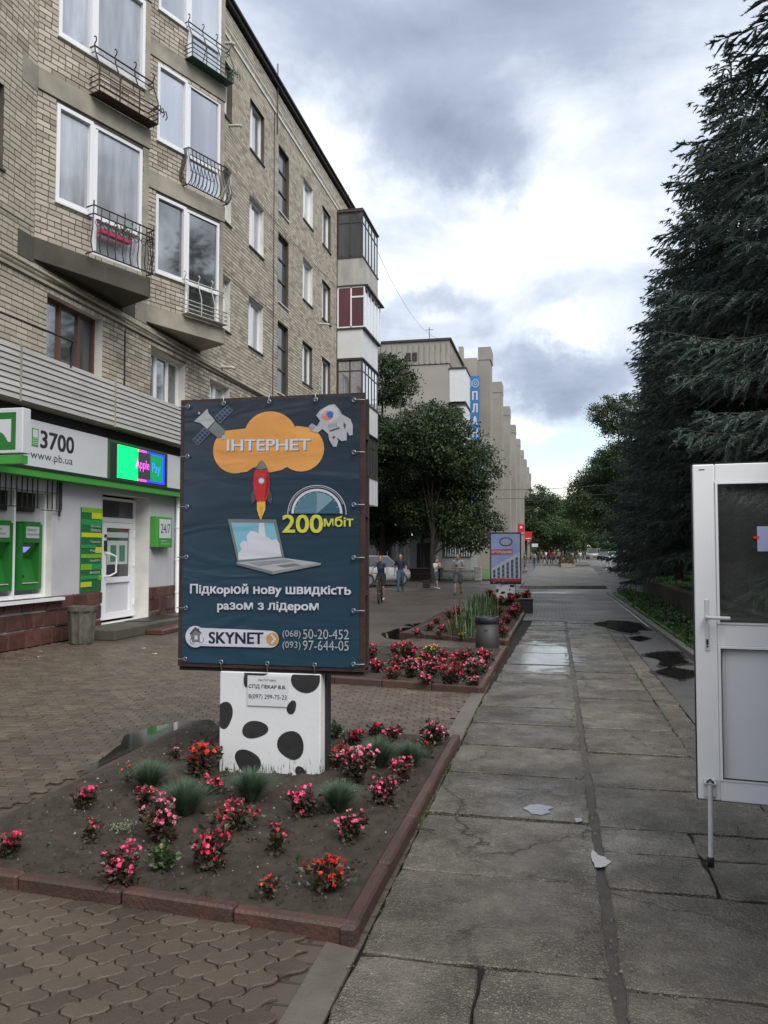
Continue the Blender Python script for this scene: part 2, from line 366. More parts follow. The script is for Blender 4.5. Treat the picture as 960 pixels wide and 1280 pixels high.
def block_paving(name, c1, c2, mortar, sx, sy, rough=.5, rough2=.3):
    M = mat(name, c1, rough, var=.2, vscale=1.1, rough2=rough2, rscale=.6, space='World')
    nt = M.node_tree; N = nt.nodes; L = nt.links; b = N['Principled BSDF']; gm = N.new('ShaderNodeNewGeometry')
    br = N.new('ShaderNodeTexBrick'); L.new(gm.outputs['Position'], br.inputs['Vector']); br.inputs['Scale'].default_value = 1
    br.inputs['Brick Width'].default_value = sx; br.inputs['Row Height'].default_value = sy; br.inputs['Mortar Size'].default_value = .012; br.inputs['Mortar Smooth'].default_value = .3
    br.inputs['Color1'].default_value = (*c1, 1); br.inputs['Color2'].default_value = (*c2, 1); br.inputs['Mortar'].default_value = (*mortar, 1)
    n = N.new('ShaderNodeTexNoise'); n.inputs['Scale'].default_value = .7; n.inputs['Detail'].default_value = 6; L.new(gm.outputs['Position'], n.inputs['Vector'])
    mr = N.new('ShaderNodeMapRange'); L.new(n.outputs['Fac'], mr.inputs[0]); mr.inputs[1].default_value = .3; mr.inputs[2].default_value = .7; mr.inputs[3].default_value = .78; mr.inputs[4].default_value = 1.2
    s = N.new('ShaderNodeVectorMath'); s.operation = 'SCALE'; L.new(br.outputs['Color'], s.inputs[0]); L.new(mr.outputs[0], s.inputs['Scale']); L.new(s.outputs[0], b.inputs['Base Color'])
    bp = N.new('ShaderNodeBump'); bp.inputs['Strength'].default_value = .6; bp.inputs['Distance'].default_value = .008; bp.invert = True; L.new(br.outputs['Fac'], bp.inputs['Height']); L.new(bp.outputs[0], b.inputs['Normal'])
    return M
M_plaza = block_paving('plaza_far_paving', (.094, .072, .055), (.080, .063, .050), (.05, .040, .032), .2, .16, .55, .34)
M_block = block_paving('path_blocks', (.135, .125, .112), (.10, .095, .085), (.04, .037, .034), .21, .21, .72, .5)
M_isl = block_paving('island_tiles', (.17, .163, .148), (.14, .134, .122), (.09, .086, .078), .4, .4, .85, .7)
def sheet(name, pts, z, m, **kw):
    mb = MB(); mb.poly([(x, y, z) for x, y in pts]); o = mb.build(name, m, **kw); o['kind'] = 'structure'; return o
sheet('ground', [(-900, -200), (900, -200), (900, 1600), (-900, 1600)], -.06, M_earth)
sheet('plaza_pavement', [(-9.4, -1), (-.86, -1), (-.86, 34), (-9.4, 34)], -.016, M_plaza)
sheet('path_bed', [(-.855, -1), (1.36, -1), (1.36, 20.2), (-.855, 20.2)], -.022, M_dirt)
sheet('asphalt_walk', [(1.365, -1), (2.2, -1), (2.2, 20.2), (1.365, 20.2)], -.010, M_asph)
sheet('block_path', [(-.9, 20.205), (2.15, 20.205), (2.1, 33.1), (-.9, 33.1)], -.002, M_block)
sheet('cross_road', [(-60, 33.11), (3.2, 33.11), (3.2, 33.9), (60, 33.9), (60, 37.6), (2.2, 37.9), (-1.5, 37.2), (-60, 36.5)], -.030, M_asph)
sheet('side_road', [(2.35, 37.9), (4.2, 37.8), (5.2, 53), (6.8, 65), (13.5, 150), (18, 230), (5.0, 230)], -.026, M_asph)
sheet('left_lane', [(-9, 36.6), (-1.65, 37.2), (-2.5, 230), (-13, 230)], -.024, M_asph)
sheet('left_road', [(-60, 36.5), (-9.01, 36.6), (-9.05, 46), (-60, 46)], -.022, M_asph)
isl = MB(); isl.prism([(-1.45, 37.25), (2.2, 37.95), (2.55, 45), (4.9, 139), (-2.1, 139), (-1.6, 45)], -.05, .09); isl.build('centre_island', M_isl)['kind'] = 'structure'
kb = thing('island_kerb', (.4, 37.6, 0), 'low grey kerb round the near end of the centre island', 'kerb')
for i in range(7):
    a = i/7; x0 = -1.5+3.75*a; x1 = -1.5+3.75*(a+1/7)-.02; y0 = 37.15+.72*a
    MB().bbox(x0, x1, y0-.02, y0+.11, -.05, .115, .012).build('kerb_stone', M_kerb, kb, world=True)
# wet tire-worn band of light cement across the end of the block path
sheet('wet_cement_band', [(-.9, 32.6), (2.1, 32.9), (2.6, 33.9), (-1.6, 33.7)], .003, mat('wet_cement', (.24, .23, .22), .22, var=.3, vscale=1.5, space='World'))
sheet('cement_strip', [(-1.04, -1), (-.862, -1), (-.862, 3.5), (-1.02, 3.54)], -.006, M_strip)

sheet('cement_strip', [(-1.03, 7.4), (-.862, 7.4), (-.862, 9.86), (-1.02, 9.88)], .0035, M_strip)
# slabs of the footpath: every slab its own piece with uneven edges
path = MB(); path.poly([(.155, -1, -.012), (.30, -1, -.012), (.30, 20.2, -.012), (.155, 20.2, -.012)])
FP = path.build('footpath', mat('gap_gravel', (.075, .065, .052), .75, var=.4, vscale=14, bump=1, bscale=90, rough2=.4, space='World')); FP['kind'] = 'structure'
def slab(x0, x1, y0, y1, seed, z=0.0, tilt=.004, jag=.010, label=None):
    r = random.Random(seed); cx, cy = (x0+x1)/2, (y0+y1)/2; pts = []
    def edge(a, b, n):
        for i in range(n):
            t = i/n; px, py = a[0]+(b[0]-a[0])*t, a[1]+(b[1]-a[1])*t
            j = jag*(r.random()-.5)*2 if i else jag*r.random()*.8
            if i == 0: px += (cx-px)/abs(cx-px)*(.003+j); py += (cy-py)/abs(cy-py)*(.003+j)
            elif abs(b[0]-a[0]) > abs(b[1]-a[1]): py += j
            else: px += j
            pts.append((px, py))
    n1 = max(3, int((x1-x0)/.09)); n2 = max(3, int((y1-y0)/.09))
    edge((x0, y0), (x1, y0), n1); edge((x1, y0), (x1, y1), n2); edge((x1, y1), (x0, y1), n1); edge((x0, y1), (x0, y0), n2)
    ta, tb = r.uniform(-tilt, tilt), r.uniform(-tilt, tilt); zz = z+r.uniform(-.004, .006)
    hh = lambda x, y: zz+ta*(x-cx)+tb*(y-cy)
    n = len(pts); inn = [(x+(cx-x)/abs(cx-x+1e-9)*.007*min(1, abs(cx-x)*9), y+(cy-y)/abs(cy-y+1e-9)*.007*min(1, abs(cy-y)*9)) for x, y in pts]
    mb = MB(); vs = [(x-cx, y-cy, -.05) for x, y in pts]+[(x-cx, y-cy, hh(x, y)-.007) for x, y in pts]+[(x-cx, y-cy, hh(x, y)) for x, y in inn]
    fs = []
    for k in (0, 1): fs += [(k*n+i, k*n+(i+1) % n, (k+1)*n+(i+1) % n, (k+1)*n+i) for i in range(n)]
    fs.append(tuple(range(2*n, 3*n))); mb.add(vs, fs)
    return mb.build('slab', M_slab, FP, loc=(cx, cy, 0), label=label)
LJ = [1.2, 2.35, 2.92, 3.47, 4.42, 5.36, 6.02, 6.4, 7.31, 8.24, 9.12, 9.96, 10.85, 11.6, 12.47, 13.2, 13.89, 15.03, 15.8, 16.52, 17.2, 17.81, 18.4, 18.92, 19.5, 20.15]
for i in range(len(LJ)-1):
    y0, y1 = LJ[i]+(.014 if LJ[i] < 5 else (.020 if LJ[i] < 8 else .032)), LJ[i+1]-(.014 if LJ[i+1] < 5 else (.020 if LJ[i+1] < 8 else .032))
    xl = -.852+.27*min(1, max(0, (y0-9)/10))*1.0
    if abs(y0-2.934) < .02: slab(xl, -.33, y0, y1, i, z=-.004); slab(-.315, .203, y0, y1, 90+i)
    else: slab(xl, .203, y0, y1, i+3, z=rnd.uniform(-.003, .004))
RJ = [1.2, 2.3, 3.41, 4.38, 4.9, 5.33, 6.22, 7.24, 8.17, 8.96, 9.82, 10.56, 11.2, 11.92, 12.84, 13.5, 14.02, 14.81, 15.84, 16.4, 16.86, 17.4, 17.85, 18.4, 18.96, 19.6, 20.15]
for i in range(len(RJ)-1):
    y0, y1 = RJ[i]+(.014 if RJ[i] < 5 else (.020 if RJ[i] < 8 else .032)), RJ[i+1]-(.014 if RJ[i+1] < 5 else (.020 if RJ[i+1] < 8 else .032))
    if i in (3, 4): slab(.252, .79, y0, y1, 50+i, z=.004); slab(.80, 1.36, y0, y1, 60+i, z=-.006, jag=.015)
    else: slab(.252, 1.10 if y0 > 7 else 1.36, y0, y1, 40+i, z=rnd.uniform(-.003, .004))
for i, (y0, y1) in enumerate([(7.24, 9.6), (9.62, 12.4), (12.42, 15.5), (15.52, 20.1)]):
    slab(1.115, 1.36, y0, y1, 200+i, z=-.012)
# kerbs
def kerb_run(p0, p1, n, w, h, m, parent, z0=-.03, name='kerb_stone', gap=.006, jit=.004, seed=1, tilt=.02):
    r = random.Random(seed); d = Vector((p1[0]-p0[0], p1[1]-p0[1], 0)); L_ = d.length; d.normalize(); nn = Vector((-d.y, d.x, 0))
    o = WLOC.get(parent.name, (0, 0, 0)) if parent is not None else (0, 0, 0)
    for i in range(n):
        a = L_*i/n+gap/2; b = L_*(i+1)/n-gap/2; c = Vector((p0[0], p0[1], 0))+d*((a+b)/2)
        mb = MB(); mb.bbox(-(b-a)/2, (b-a)/2, 0, w, 0, h-z0, .012)
        mb.build(name, m, parent, loc=(c.x-o[0]+nn.x*r.uniform(-jit, jit), c.y-o[1]+nn.y*r.uniform(-jit, jit), z0+r.uniform(-jit, jit)), rot=(r.uniform(-tilt, tilt), r.uniform(-.006, .006), atan2(d.y, d.x)+r.uniform(-.006, .006)))
def soil_sheet(x0, x1, y0, y1, z, parent, nx, ny, seed, skew=None):
    r = np.random.RandomState(seed); mb = MB(); pts = []
    g = r.rand(ny+1, nx+1)
    for _ in range(1): g = (g+np.roll(g, 1, 0)+np.roll(g, 1, 1)+np.roll(g, -1, 0))/4
    for j in range(ny+1):
        for i in range(nx+1):
            x = x0+(x1-x0)*i/nx; y = y0+(y1-y0)*j/ny
            if skew: y += skew(x, j/ny)
            pts.append((x, y, z+((g[j, i]-.5)*.040+.010*sin(x*5+seed)*sin(y*4.1))*min(1, .25+min(i, j, nx-i, ny-j)/4)))
    fs = [(j*(nx+1)+i, j*(nx+1)+i+1, (j+1)*(nx+1)+i+1, (j+1)*(nx+1)+i) for j in range(ny) for i in range(nx)]
    mb.add(pts, fs, 0, True); return mb.build('soil', M_soil, parent, world=True)
B1 = thing('flower_bed', (-2.15, 5.5, 0), 'nearest bare-soil flower bed with red kerb around the spotted billboard base', 'flower bed', 'flower beds along the path')
soil_sheet(-3.48, -.935, 3.585, 7.38, .040, B1, 90, 120, 1, lambda x, t: (1-t)*(-.935-x)*.09)
kerb_run((-.885, 3.53), (-.865, 7.36), 5, .075, .068, M_kerbred, B1, seed=2)
kerb_run((-3.95, 3.82), (-.885, 3.545), 5, .075, .072, M_kerbred, B1, seed=5)
kerb_run((-3.46, 3.9), (-3.52, 7.5), 5, .06, .028, M_kerbred, B1, seed=3)
B2 = thing('flower_bed', (-2.1, 12, 0), 'second flower bed with red kerb packed with pink begonias behind the big billboard', 'flower bed', 'flower beds along the path')
soil_sheet(-4.1, -.93, 9.96, 14.0, .045, B2, 60, 70, 2, lambda x, t: (1-t)*(-.93-x)*.19)
kerb_run((-.875, 9.90), (-.835, 14.1), 5, .08, .075, M_kerbred, B2, seed=6)
kerb_run((-4.2, 10.52), (-.875, 9.90), 5, .08, .075, M_kerbred, B2, seed=7)
B3 = thing('flower_bed', (-1.7, 18, 0), 'third flower bed behind the black litter bin with tall green stalks', 'flower bed', 'flower beds along the path')
soil_sheet(-3.05, -.93, 15.1, 22.0, .05, B3, 50, 90, 3, lambda x, t: (1-t)*(-.93-x)*.5)
kerb_run((-.86, 14.97), (-.80, 22.0), 7, .08, .08, M_kerbred, B3, seed=8)
kerb_run((-3.1, 16.08), (-.86, 15.0), 4, .08, .075, M_kerbred, B3, seed=9)
kerb_run((-3.05, 16.1), (-2.4, 22), 6, .08, .06, M_kerbred, B3, seed=10)
B4 = thing('flower_bed', (-1.7, 26, 0), 'farthest flower bed with red and yellow flowers round the small blue billboard', 'flower bed', 'flower beds along the path')
soil_sheet(-2.5, -.95, 22.6, 30.5, .05, B4, 36, 80, 4)
kerb_run((-2.5, 22.5), (-.85, 22.4), 3, .10, .10, M_kerbred, B4, seed=11)
kerb_run((-.85, 22.5), (-.9, 30.6), 8, .10, .10, M_kerbred, B4, seed=12)
RK = thing('path_kerb', (2.2, 20, 0), 'grey kerb between the right side of the path and the green verge', 'kerb')
kerb_run((2.32, 8.0), (2.10, 33.0), 28, .13, .075, M_kerb, RK, seed=13)
sheet('painted_edge_line', [(2.03, 19.0), (2.07, 19.0), (2.03, 33), (1.97, 33)], .004, mat('worn_white_line', (.5, .5, .48), .5, var=.4, vscale=6, space='World'))

# pavers of the near plaza: wavy interlocking blocks, one by one
PL, PW, PH = .152, .116, .02
def paver_mesh(phase):
    pts = []; a = .011; b = .011; g = .0035; n1 = 6; n2 = 4
    fx = lambda x: a*sin(2*pi*(x+phase)/PL); fy = lambda y: b*sin(2*pi*y/PW)
    for i in range(n1): x = PL*i/n1; pts.append((x+fy(0), fx(x)))
    for i in range(n2): y = PW*i/n2; pts.append((PL+fy(y), y+fx(PL)*(1-0)))
    for i in range(n1): x = PL*(1-i/n1); pts.append((x+fy(PW), PW+fx(x)))
    for i in range(n2): y = PW*(1-i/n2); pts.append((fy(y), y+fx(0)))
    cx, cy = PL/2, PW/2
    def ins(k): return [(x-(x-cx)/hypot(x-cx, y-cy)*k, y-(y-cy)/hypot(x-cx, y-cy)*k) for x, y in pts]
    o1, o2 = ins(g), ins(g+.006); n = len(pts)
    V = [(x-cx, y-cy, -.012) for x, y in o1]+[(x-cx, y-cy, -.004) for x, y in o1]+[(x-cx, y-cy, .001) for x, y in o2]
    return V, n
def paver_region(inside, x0, x1, y0, y1, ang, name_parent, seed, quota):
    """a field of pavers laid at an angle; returns the list of (x, y, rot, phase)"""
    r = random.Random(seed); ca, sa = cos(ang), sin(ang); out = []
    R_ = hypot(x1-x0, y1-y0); cx, cy = (x0+x1)/2, (y0+y1)/2
    nr = int(R_/PW)+2; nc = int(R_/PL)+2
    for j in range(-nr, nr):
        for i in range(-nc, nc):
            u = (i+(.5 if j % 2 else 0))*PL; v = j*PW; x = cx+u*ca-v*sa; y = cy+u*sa+v*ca
            if x0 <= x <= x1 and y0 <= y <= y1 and inside(x, y): out.append((x, y, ang, j % 2))
    return out
def in_frame(x, y, z=0.0, mg=40):
    d = Vector((x, y, z-H)); w = d.dot(FW)
    if w < .3: return False
    u = 480+F_PX*d.dot(RT)/w; v = 640-F_PX*d.dot(UPV)/w
    return -mg < u < 960+mg and -mg < v < 1280+mg
near_f = lambda x, y: (x < -1.10+.012*(y-3)) and y < 3.70+(-.885-x)*.09-.12 and in_frame(x, y, 0, 60)
left_f = lambda x, y: (x < -3.66+(-.0)*(y) or y > 7.5) and x < -.98 and not (x > -3.66 and y < 7.52) and y < 9.8+(-.9-x)*.19 and in_frame(x, y, 0, 30)
left_g = lambda x, y: x < -4.3 and y >= 10.45 and in_frame(x, y, 0, 30)
PV = paver_region(near_f, -4.2, -1.0, 1.8, 4.0, radians(52), None, 1, 0)
PV += paver_region(lambda x, y: left_f(x, y) or left_g(x, y), -9.2, -1.0, 3.6, 13.6, radians(8), None, 2, 0)
PV.sort(key=lambda p: p[0]**2+p[1]**2)
PM = []
for ph in (0, 1):
    V, n = paver_mesh(PL*.5*ph*0+ (PL*.5 if ph else 0))
    fs = [(k*n+i, k*n+(i+1) % n, (k+1)*n+(i+1) % n, (k+1)*n+i) for k in (0, 1) for i in range(n)]+[tuple(range(2*n, 3*n))]
    mb = MB(); mb.add(V, fs); PM.append((V, fs, n))
pvp = bpy.data.objects['plaza_pavement']
pm_me = []
for ph in (0, 1):
    me = bpy.data.meshes.new('paver'); me.from_pydata(PM[ph][0], [], PM[ph][1]); me.materials.append(M_paver); pm_me.append(me)
r_ = random.Random(5)
for k, (x, y, a, ph) in enumerate(PV[:300]):
    link('paver', pm_me[ph], None, pvp, loc=(x, y, r_.uniform(-.003, .003)), rot=(r_.uniform(-.012, .012), r_.uniform(-.012, .012), a))
mb = MB()
for (x, y, a, ph) in PV[300:]:
    V, fs, n = PM[ph]; ca, sa = cos(a), sin(a); zz = r_.uniform(-.003, .003); tx, ty = r_.uniform(-.012, .012), r_.uniform(-.012, .012)
    mb.add([(x+p[0]*ca-p[1]*sa, y+p[0]*sa+p[1]*ca, p[2]+zz+tx*p[0]+ty*p[1]) for p in V[n:]], [tuple(i-n for i in f) for f in fs[n:]])
mb.build('paver', M_paver, pvp, kind='stuff')
# puddles
M_damp = mat('damp_margin', (.045, .042, .040), .16, var=.3, vscale=6, bump=.4, bscale=70, space='World')
M_water = mat('puddle_water', (.020, .018, .016), .02, spec=1.0, coat=.6, bump=.02, bscale=6, space='World')
def puddle(pts, z, jag=.03, seed=1, m=M_water, shift=0.0):
    """irregular pool: closed outline roughened over three scales"""
    r = random.Random(seed); P = [tuple(p) for p in pts]; amp = jag
    for lv in range(4):
        Q = []
        for i in range(len(P)):
            a, b = P[i], P[(i+1) % len(P)]; L_ = hypot(b[0]-a[0], b[1]-a[1]); k = min(amp, L_*.28); ang = r.uniform(0, 2*pi); Q += [a, ((a[0]+b[0])/2+k*cos(ang)*r.random(), (a[1]+b[1])/2+k*sin(ang)*r.random()*1.2)]
        P = Q; amp *= .6
    for _ in range(2): P = [q for i in range(len(P)) for a, b in [(P[i], P[(i+1) % len(P)])] for q in ((a[0]*.75+b[0]*.25, a[1]*.75+b[1]*.25), (a[0]*.25+b[0]*.75, a[1]*.25+b[1]*.75))]
    mb = MB(); mb.poly([(x, y, z) for x, y in P]); o = mb.build('puddle', m); o['kind'] = 'structure'
    if jag >= .05 and z > 0:
        cx = sum(p[0] for p in P)/len(P); cy = sum(p[1] for p in P)/len(P); mb = MB(); mb.poly([(cx+(x-cx)*(1.22+.05*sin(i*.4)), cy+(y-cy)*(1.28+.06*sin(i*.23)), -.005) for i, (x, y) in enumerate(P)]); mb.build('damp_patch', M_damp)['kind'] = 'structure'
    return o
puddle([gnd(*p) for p in [(95, 970), (118, 955), (150, 932), (160, 918), (190, 909), (222, 903), (262, 900), (274, 910), (250, 918), (228, 928), (198, 940), (150, 958)]], .0075, .03, 1)
puddle([gnd(*p) for p in [(742, 779), (760, 776), (785, 777), (800, 780), (812, 787), (796, 787), (788, 791), (770, 788), (760, 785)]], .013, .09, 2)
puddle([gnd(*p) for p in [(806, 820), (818, 816), (838, 815), (852, 818), (860, 828), (846, 829), (838, 833), (822, 830), (826, 825)]], .007, .09, 3)
puddle([gnd(*p) for p in [(820, 840), (840, 835), (862, 838), (884, 841), (870, 845), (850, 849), (836, 845)]], .007, .08, 4)
puddle([gnd(*p) for p in [(786, 797), (800, 795), (812, 798), (798, 801)]], .008, .05, 5)
puddle([gnd(*p) for p in [(476, 791), (500, 784), (534, 786), (526, 792), (508, 799), (486, 797)]], -.008, .15, 6)
puddle([gnd(*p) for p in [(505, 781), (530, 778), (544, 781), (520, 784)]], -.008, .12, 7)
puddle([gnd(*p) for p in [(654, 1012), (662, 1008), (672, 1007), (684, 1009), (692, 1011), (685, 1014), (688, 1018), (676, 1021), (664, 1019), (659, 1015)]], .0105, .008, 8)
puddle([gnd(*p) for p in [(741, 1063), (748, 1070), (757, 1073), (764, 1079), (756, 1085), (744, 1086), (740, 1075)]], .0075, .008, 9)
puddle([gnd(*p) for p in [(718, 1025), (727, 1024), (728, 1028), (720, 1030)]], .0105, .004, 10)
# ------------------------------------------------------------------ near apartment building
FX = -9.25
M_brick = mat('pale_brick', (.37, .315, .225), .85, var=.10, vscale=30, bump=.10, bscale=90, obj_var=.14, isl_var=.20, spec=.2,
              isl_cols=[(.32, .285, .23), (.38, .34, .28), (.42, .38, .315), (.35, .315, .26), (.46, .415, .345), (.33, .30, .255), (.40, .36, .30)])
M_mortar = mat('dark_mortar', (.11, .097, .08), .95, var=.35, vscale=2.5, spec=.1, space='World')
M_conc = mat('grey_concrete', (.36, .33, .27), .85, col2=(.19, .175, .145), vscale=1.3, bump=.5, bscale=40, space='World', detail=8)
M_concd = mat('dark_concrete', (.085, .080, .062), .85, var=.4, vscale=1.5, bump=.5, bscale=40, space='World')
M_pvc = mat('white_pvc', (.74, .75, .78), .35, bump=.02)
M_pvcb = mat('brown_wood_frame', (.13, .055, .035), .5, var=.3, vscale=10)
M_dframe = mat('dark_frame', (.055, .045, .04), .5, var=.3, vscale=10)
M_plasterw = mat('white_reveal', (.62, .61, .58), .8, var=.2, vscale=3)
M_iron = mat('black_iron', (.025, .022, .022), .55, var=.4, vscale=20)
M_rust = mat('rusty_iron', (.055, .028, .022), .8, var=.5, vscale=14)
M_green_p = mat('green_paint_iron', (.03, .085, .06), .6, var=.4, vscale=14)
M_whiteiron = mat('white_paint_iron', (.55, .54, .50), .5, var=.4, vscale=14)
M_roof = mat('roof_edge', (.045, .042, .04), .8, var=.3, vscale=3)
def glass(name, base, var, sc, stretch=(1, 1, .12), rough=.03, coat=1.0, metal=0.0, r=.55):
    return mat(name, base, r, metal=metal, var=var, vscale=sc, coat=coat, spec=.6, stretch=stretch, obj_var=.25)
G_curt = glass('pane_with_curtain', (.56, .58, .62), .45, 3.5, metal=.55, r=.10)
G_sky = glass('pane_pale', (.60, .62, .67), .3, 1.2, metal=.75, r=.06)
G_dark = glass('pane_dark', (.045, .05, .055), .5, 2.0)
G_mir = mat('pane_mirror', (.33, .35, .36), .05, metal=.85, var=.5, vscale=1.2, obj_var=.2)
APT = thing('apartment_building', (FX, 20, 0), 'long pale brick apartment building with bank on its ground floor and jutting balconies', 'building')
def frameT(A, B):
    dx, dy = B[0]-A[0], B[1]-A[1]; L_ = hypot(dx, dy); dx /= L_; dy /= L_; nx, ny = dy, -dx
    return (lambda a, d, z: (A[0]+dx*a+nx*d, A[1]+dy*a+ny*d, z)), L_
TF = lambda a, d, z: (FX+d, a, z)
def backing(T, a0, a1, z0, z1, ops, name='wall', m=None, dep=-.006, parent=None, thick=.35, reveal=True):
    xs = sorted({a0, a1, *[o[0] for o in ops], *[o[1] for o in ops]}); zs = sorted({z0, z1, *[o[2] for o in ops], *[o[3] for o in ops]})
    xs = [x for x in xs if a0 <= x <= a1]; zs = [z for z in zs if z0 <= z <= z1]
    mb = MB(T)
    for i in range(len(xs)-1):
        for j in range(len(zs)-1):
            cx, cz = (xs[i]+xs[i+1])/2, (zs[j]+zs[j+1])/2
            if any(o[0] < cx < o[1] and o[2] < cz < o[3] for o in ops): continue
            mb.add([(xs[i], dep, zs[j]), (xs[i+1], dep, zs[j]), (xs[i+1], dep, zs[j+1]), (xs[i], dep, zs[j+1])], [(0, 1, 2, 3)])
    if reveal:
        for o in ops:
            if len(o) > 4 and o[4] == 'hole': continue
            r = o[4] if len(o) > 4 else 0
            q = [(o[0], o[2]), (o[1], o[2]), (o[1], o[3]), (o[0], o[3])]
            for k in range(4):
                a, b = q[k], q[(k+1) % 4]
                mb.add([(a[0], 0, a[1]), (b[0], 0, b[1]), (b[0], -thick, b[1]), (a[0], -thick, a[1])], [(0, 1, 2, 3)], 1 if r == 'white' else 0)
    return mb.build(name, [m or M_mortar, M_plasterw], parent or APT, world=True)
BR = []   # (T, a0, a1, z0, z1)
def bricks(T, a0, a1, z0, z1, ops, Lb=.30, Hb=.107, g=.017, seed=0):
    r = random.Random(seed); j = 0; z = z0
    while z+Hb <= z1+.02:
        off = (Lb/2 if j % 2 else 0)+(r.random()*.04); a = a0-off
        hdr = (j % 6 == 3)
        Lc = Lb/2 if hdr else Lb
        while a < a1:
            L1 = Lc if r.random() > .12 else Lb*.5
            s0, s1 = max(a, a0)+g/2, min(a+L1, a1)-g/2; t0, t1 = z+g/2, min(z+Hb, z1)-g/2
            a += L1
            if s1-s0 < .03: continue
            segs = [(s0, s1)]
            for o in ops:
                if t1 > o[2]+.03 and t0 < o[3]-.03:
                    ns = []
                    for (p, q) in segs:
                        if q <= o[0] or p >= o[1]: ns.append((p, q)); continue
                        if p < o[0]-.02: ns.append((p, o[0]))
                        if q > o[1]+.02: ns.append((o[1], q))
                    segs = ns
            for (p, q) in segs: BR.append((T, p, q, t0, t1))
        z += Hb; j += 1
# window list on the facade plane
OPS = []; WIN = []
def win(a0, a1, z0, z1, kind='pvc', gl=None, rev=None, T=TF, mull=(.5,), deep=.16, trans=None): WIN.append((T, a0, a1, z0, z1, kind, gl, mull, deep, trans)); return (a0, a1, z0, z1, rev)
OPS.append(win(9.6, 11.82, 8.3, 9.8)); OPS.append(win(9.6, 11.82, 11.5, 13.0)); OPS.append(win(9.5, 11.4, 5.2, 6.6))
OPS.append(win(13.12, 15.0, 5.18, 6.58, 'wood', G_mir, 'white', mull=(.36, .7), deep=.2))
OPS.append(win(17.05, 18.85, 5.15, 6.5, 'pvc', G_mir, 'white', mull=(.35, .68), deep=.22))
for z0, z1 in ((4.95, 6.45), (8.08, 9.62), (11.25, 12.85), (14.35, 16.0)):
    OPS.append(win(20.35, 21.70, z0, z1, 'pvc', G_sky, 'white' if z0 < 12 else None, deep=.2))
    OPS.append(win(23.12, 24.38, z0, z1, 'pvc', (G_curt, G_dark, G_curt, G_sky)[int((z0+1)//3.2) % 4], 'white' if z0 < 14 else None, mull=(.36,), deep=.14))
    OPS.append(win(28.55, 29.80, z0, z1, 'pvc', (G_sky, G_curt, G_sky, G_curt)[int((z0+1)//3.2) % 4], 'white' if z0 > 10 else None, mull=(.4,), deep=.14))
    OPS.append(win(31.12, 32.38, z0, z1, 'pvc', (G_curt, G_sky, G_dark, G_sky)[int((z0+1)//3.2) % 4], None, mull=(.4,), deep=.14))
for z0, z1 in ((7.15, 9.6), (10.3, 12.7), (13.5, 15.8)):
    OPS.append(win(25.8, 26.9, z0, z1, 'stair', G_dark, None, mull=(), deep=.10, trans=(.36, .68)))
OPS.append(win(25.8, 26.9, 4.3, 6.4, 'stair', G_dark, None, mull=(), deep=.10, trans=(.36, .68)))
bays = [((FX, 12.7), (-8.35, 15.2), (FX, 15.75), 0), ((FX, 16.8), (-8.35, 19.1), (FX, 19.7), 1)]
HOLES = [(12.7, 15.75, 7.05, 17.6, 'hole'), (16.8, 19.7, 7.05, 17.6, 'hole')]
BACK = [(33.35, 36.5, 3.6, 17.0, 'hole')]
backing(TF, 6.0, 37.0, 4.1, 17.6, OPS+HOLES)
bricks(TF, 9.0, 37.0, 4.95, 17.6, OPS+HOLES+[(33.35, 36.5, 3.6, 16.6)], seed=1)
M_conc2 = M_conc
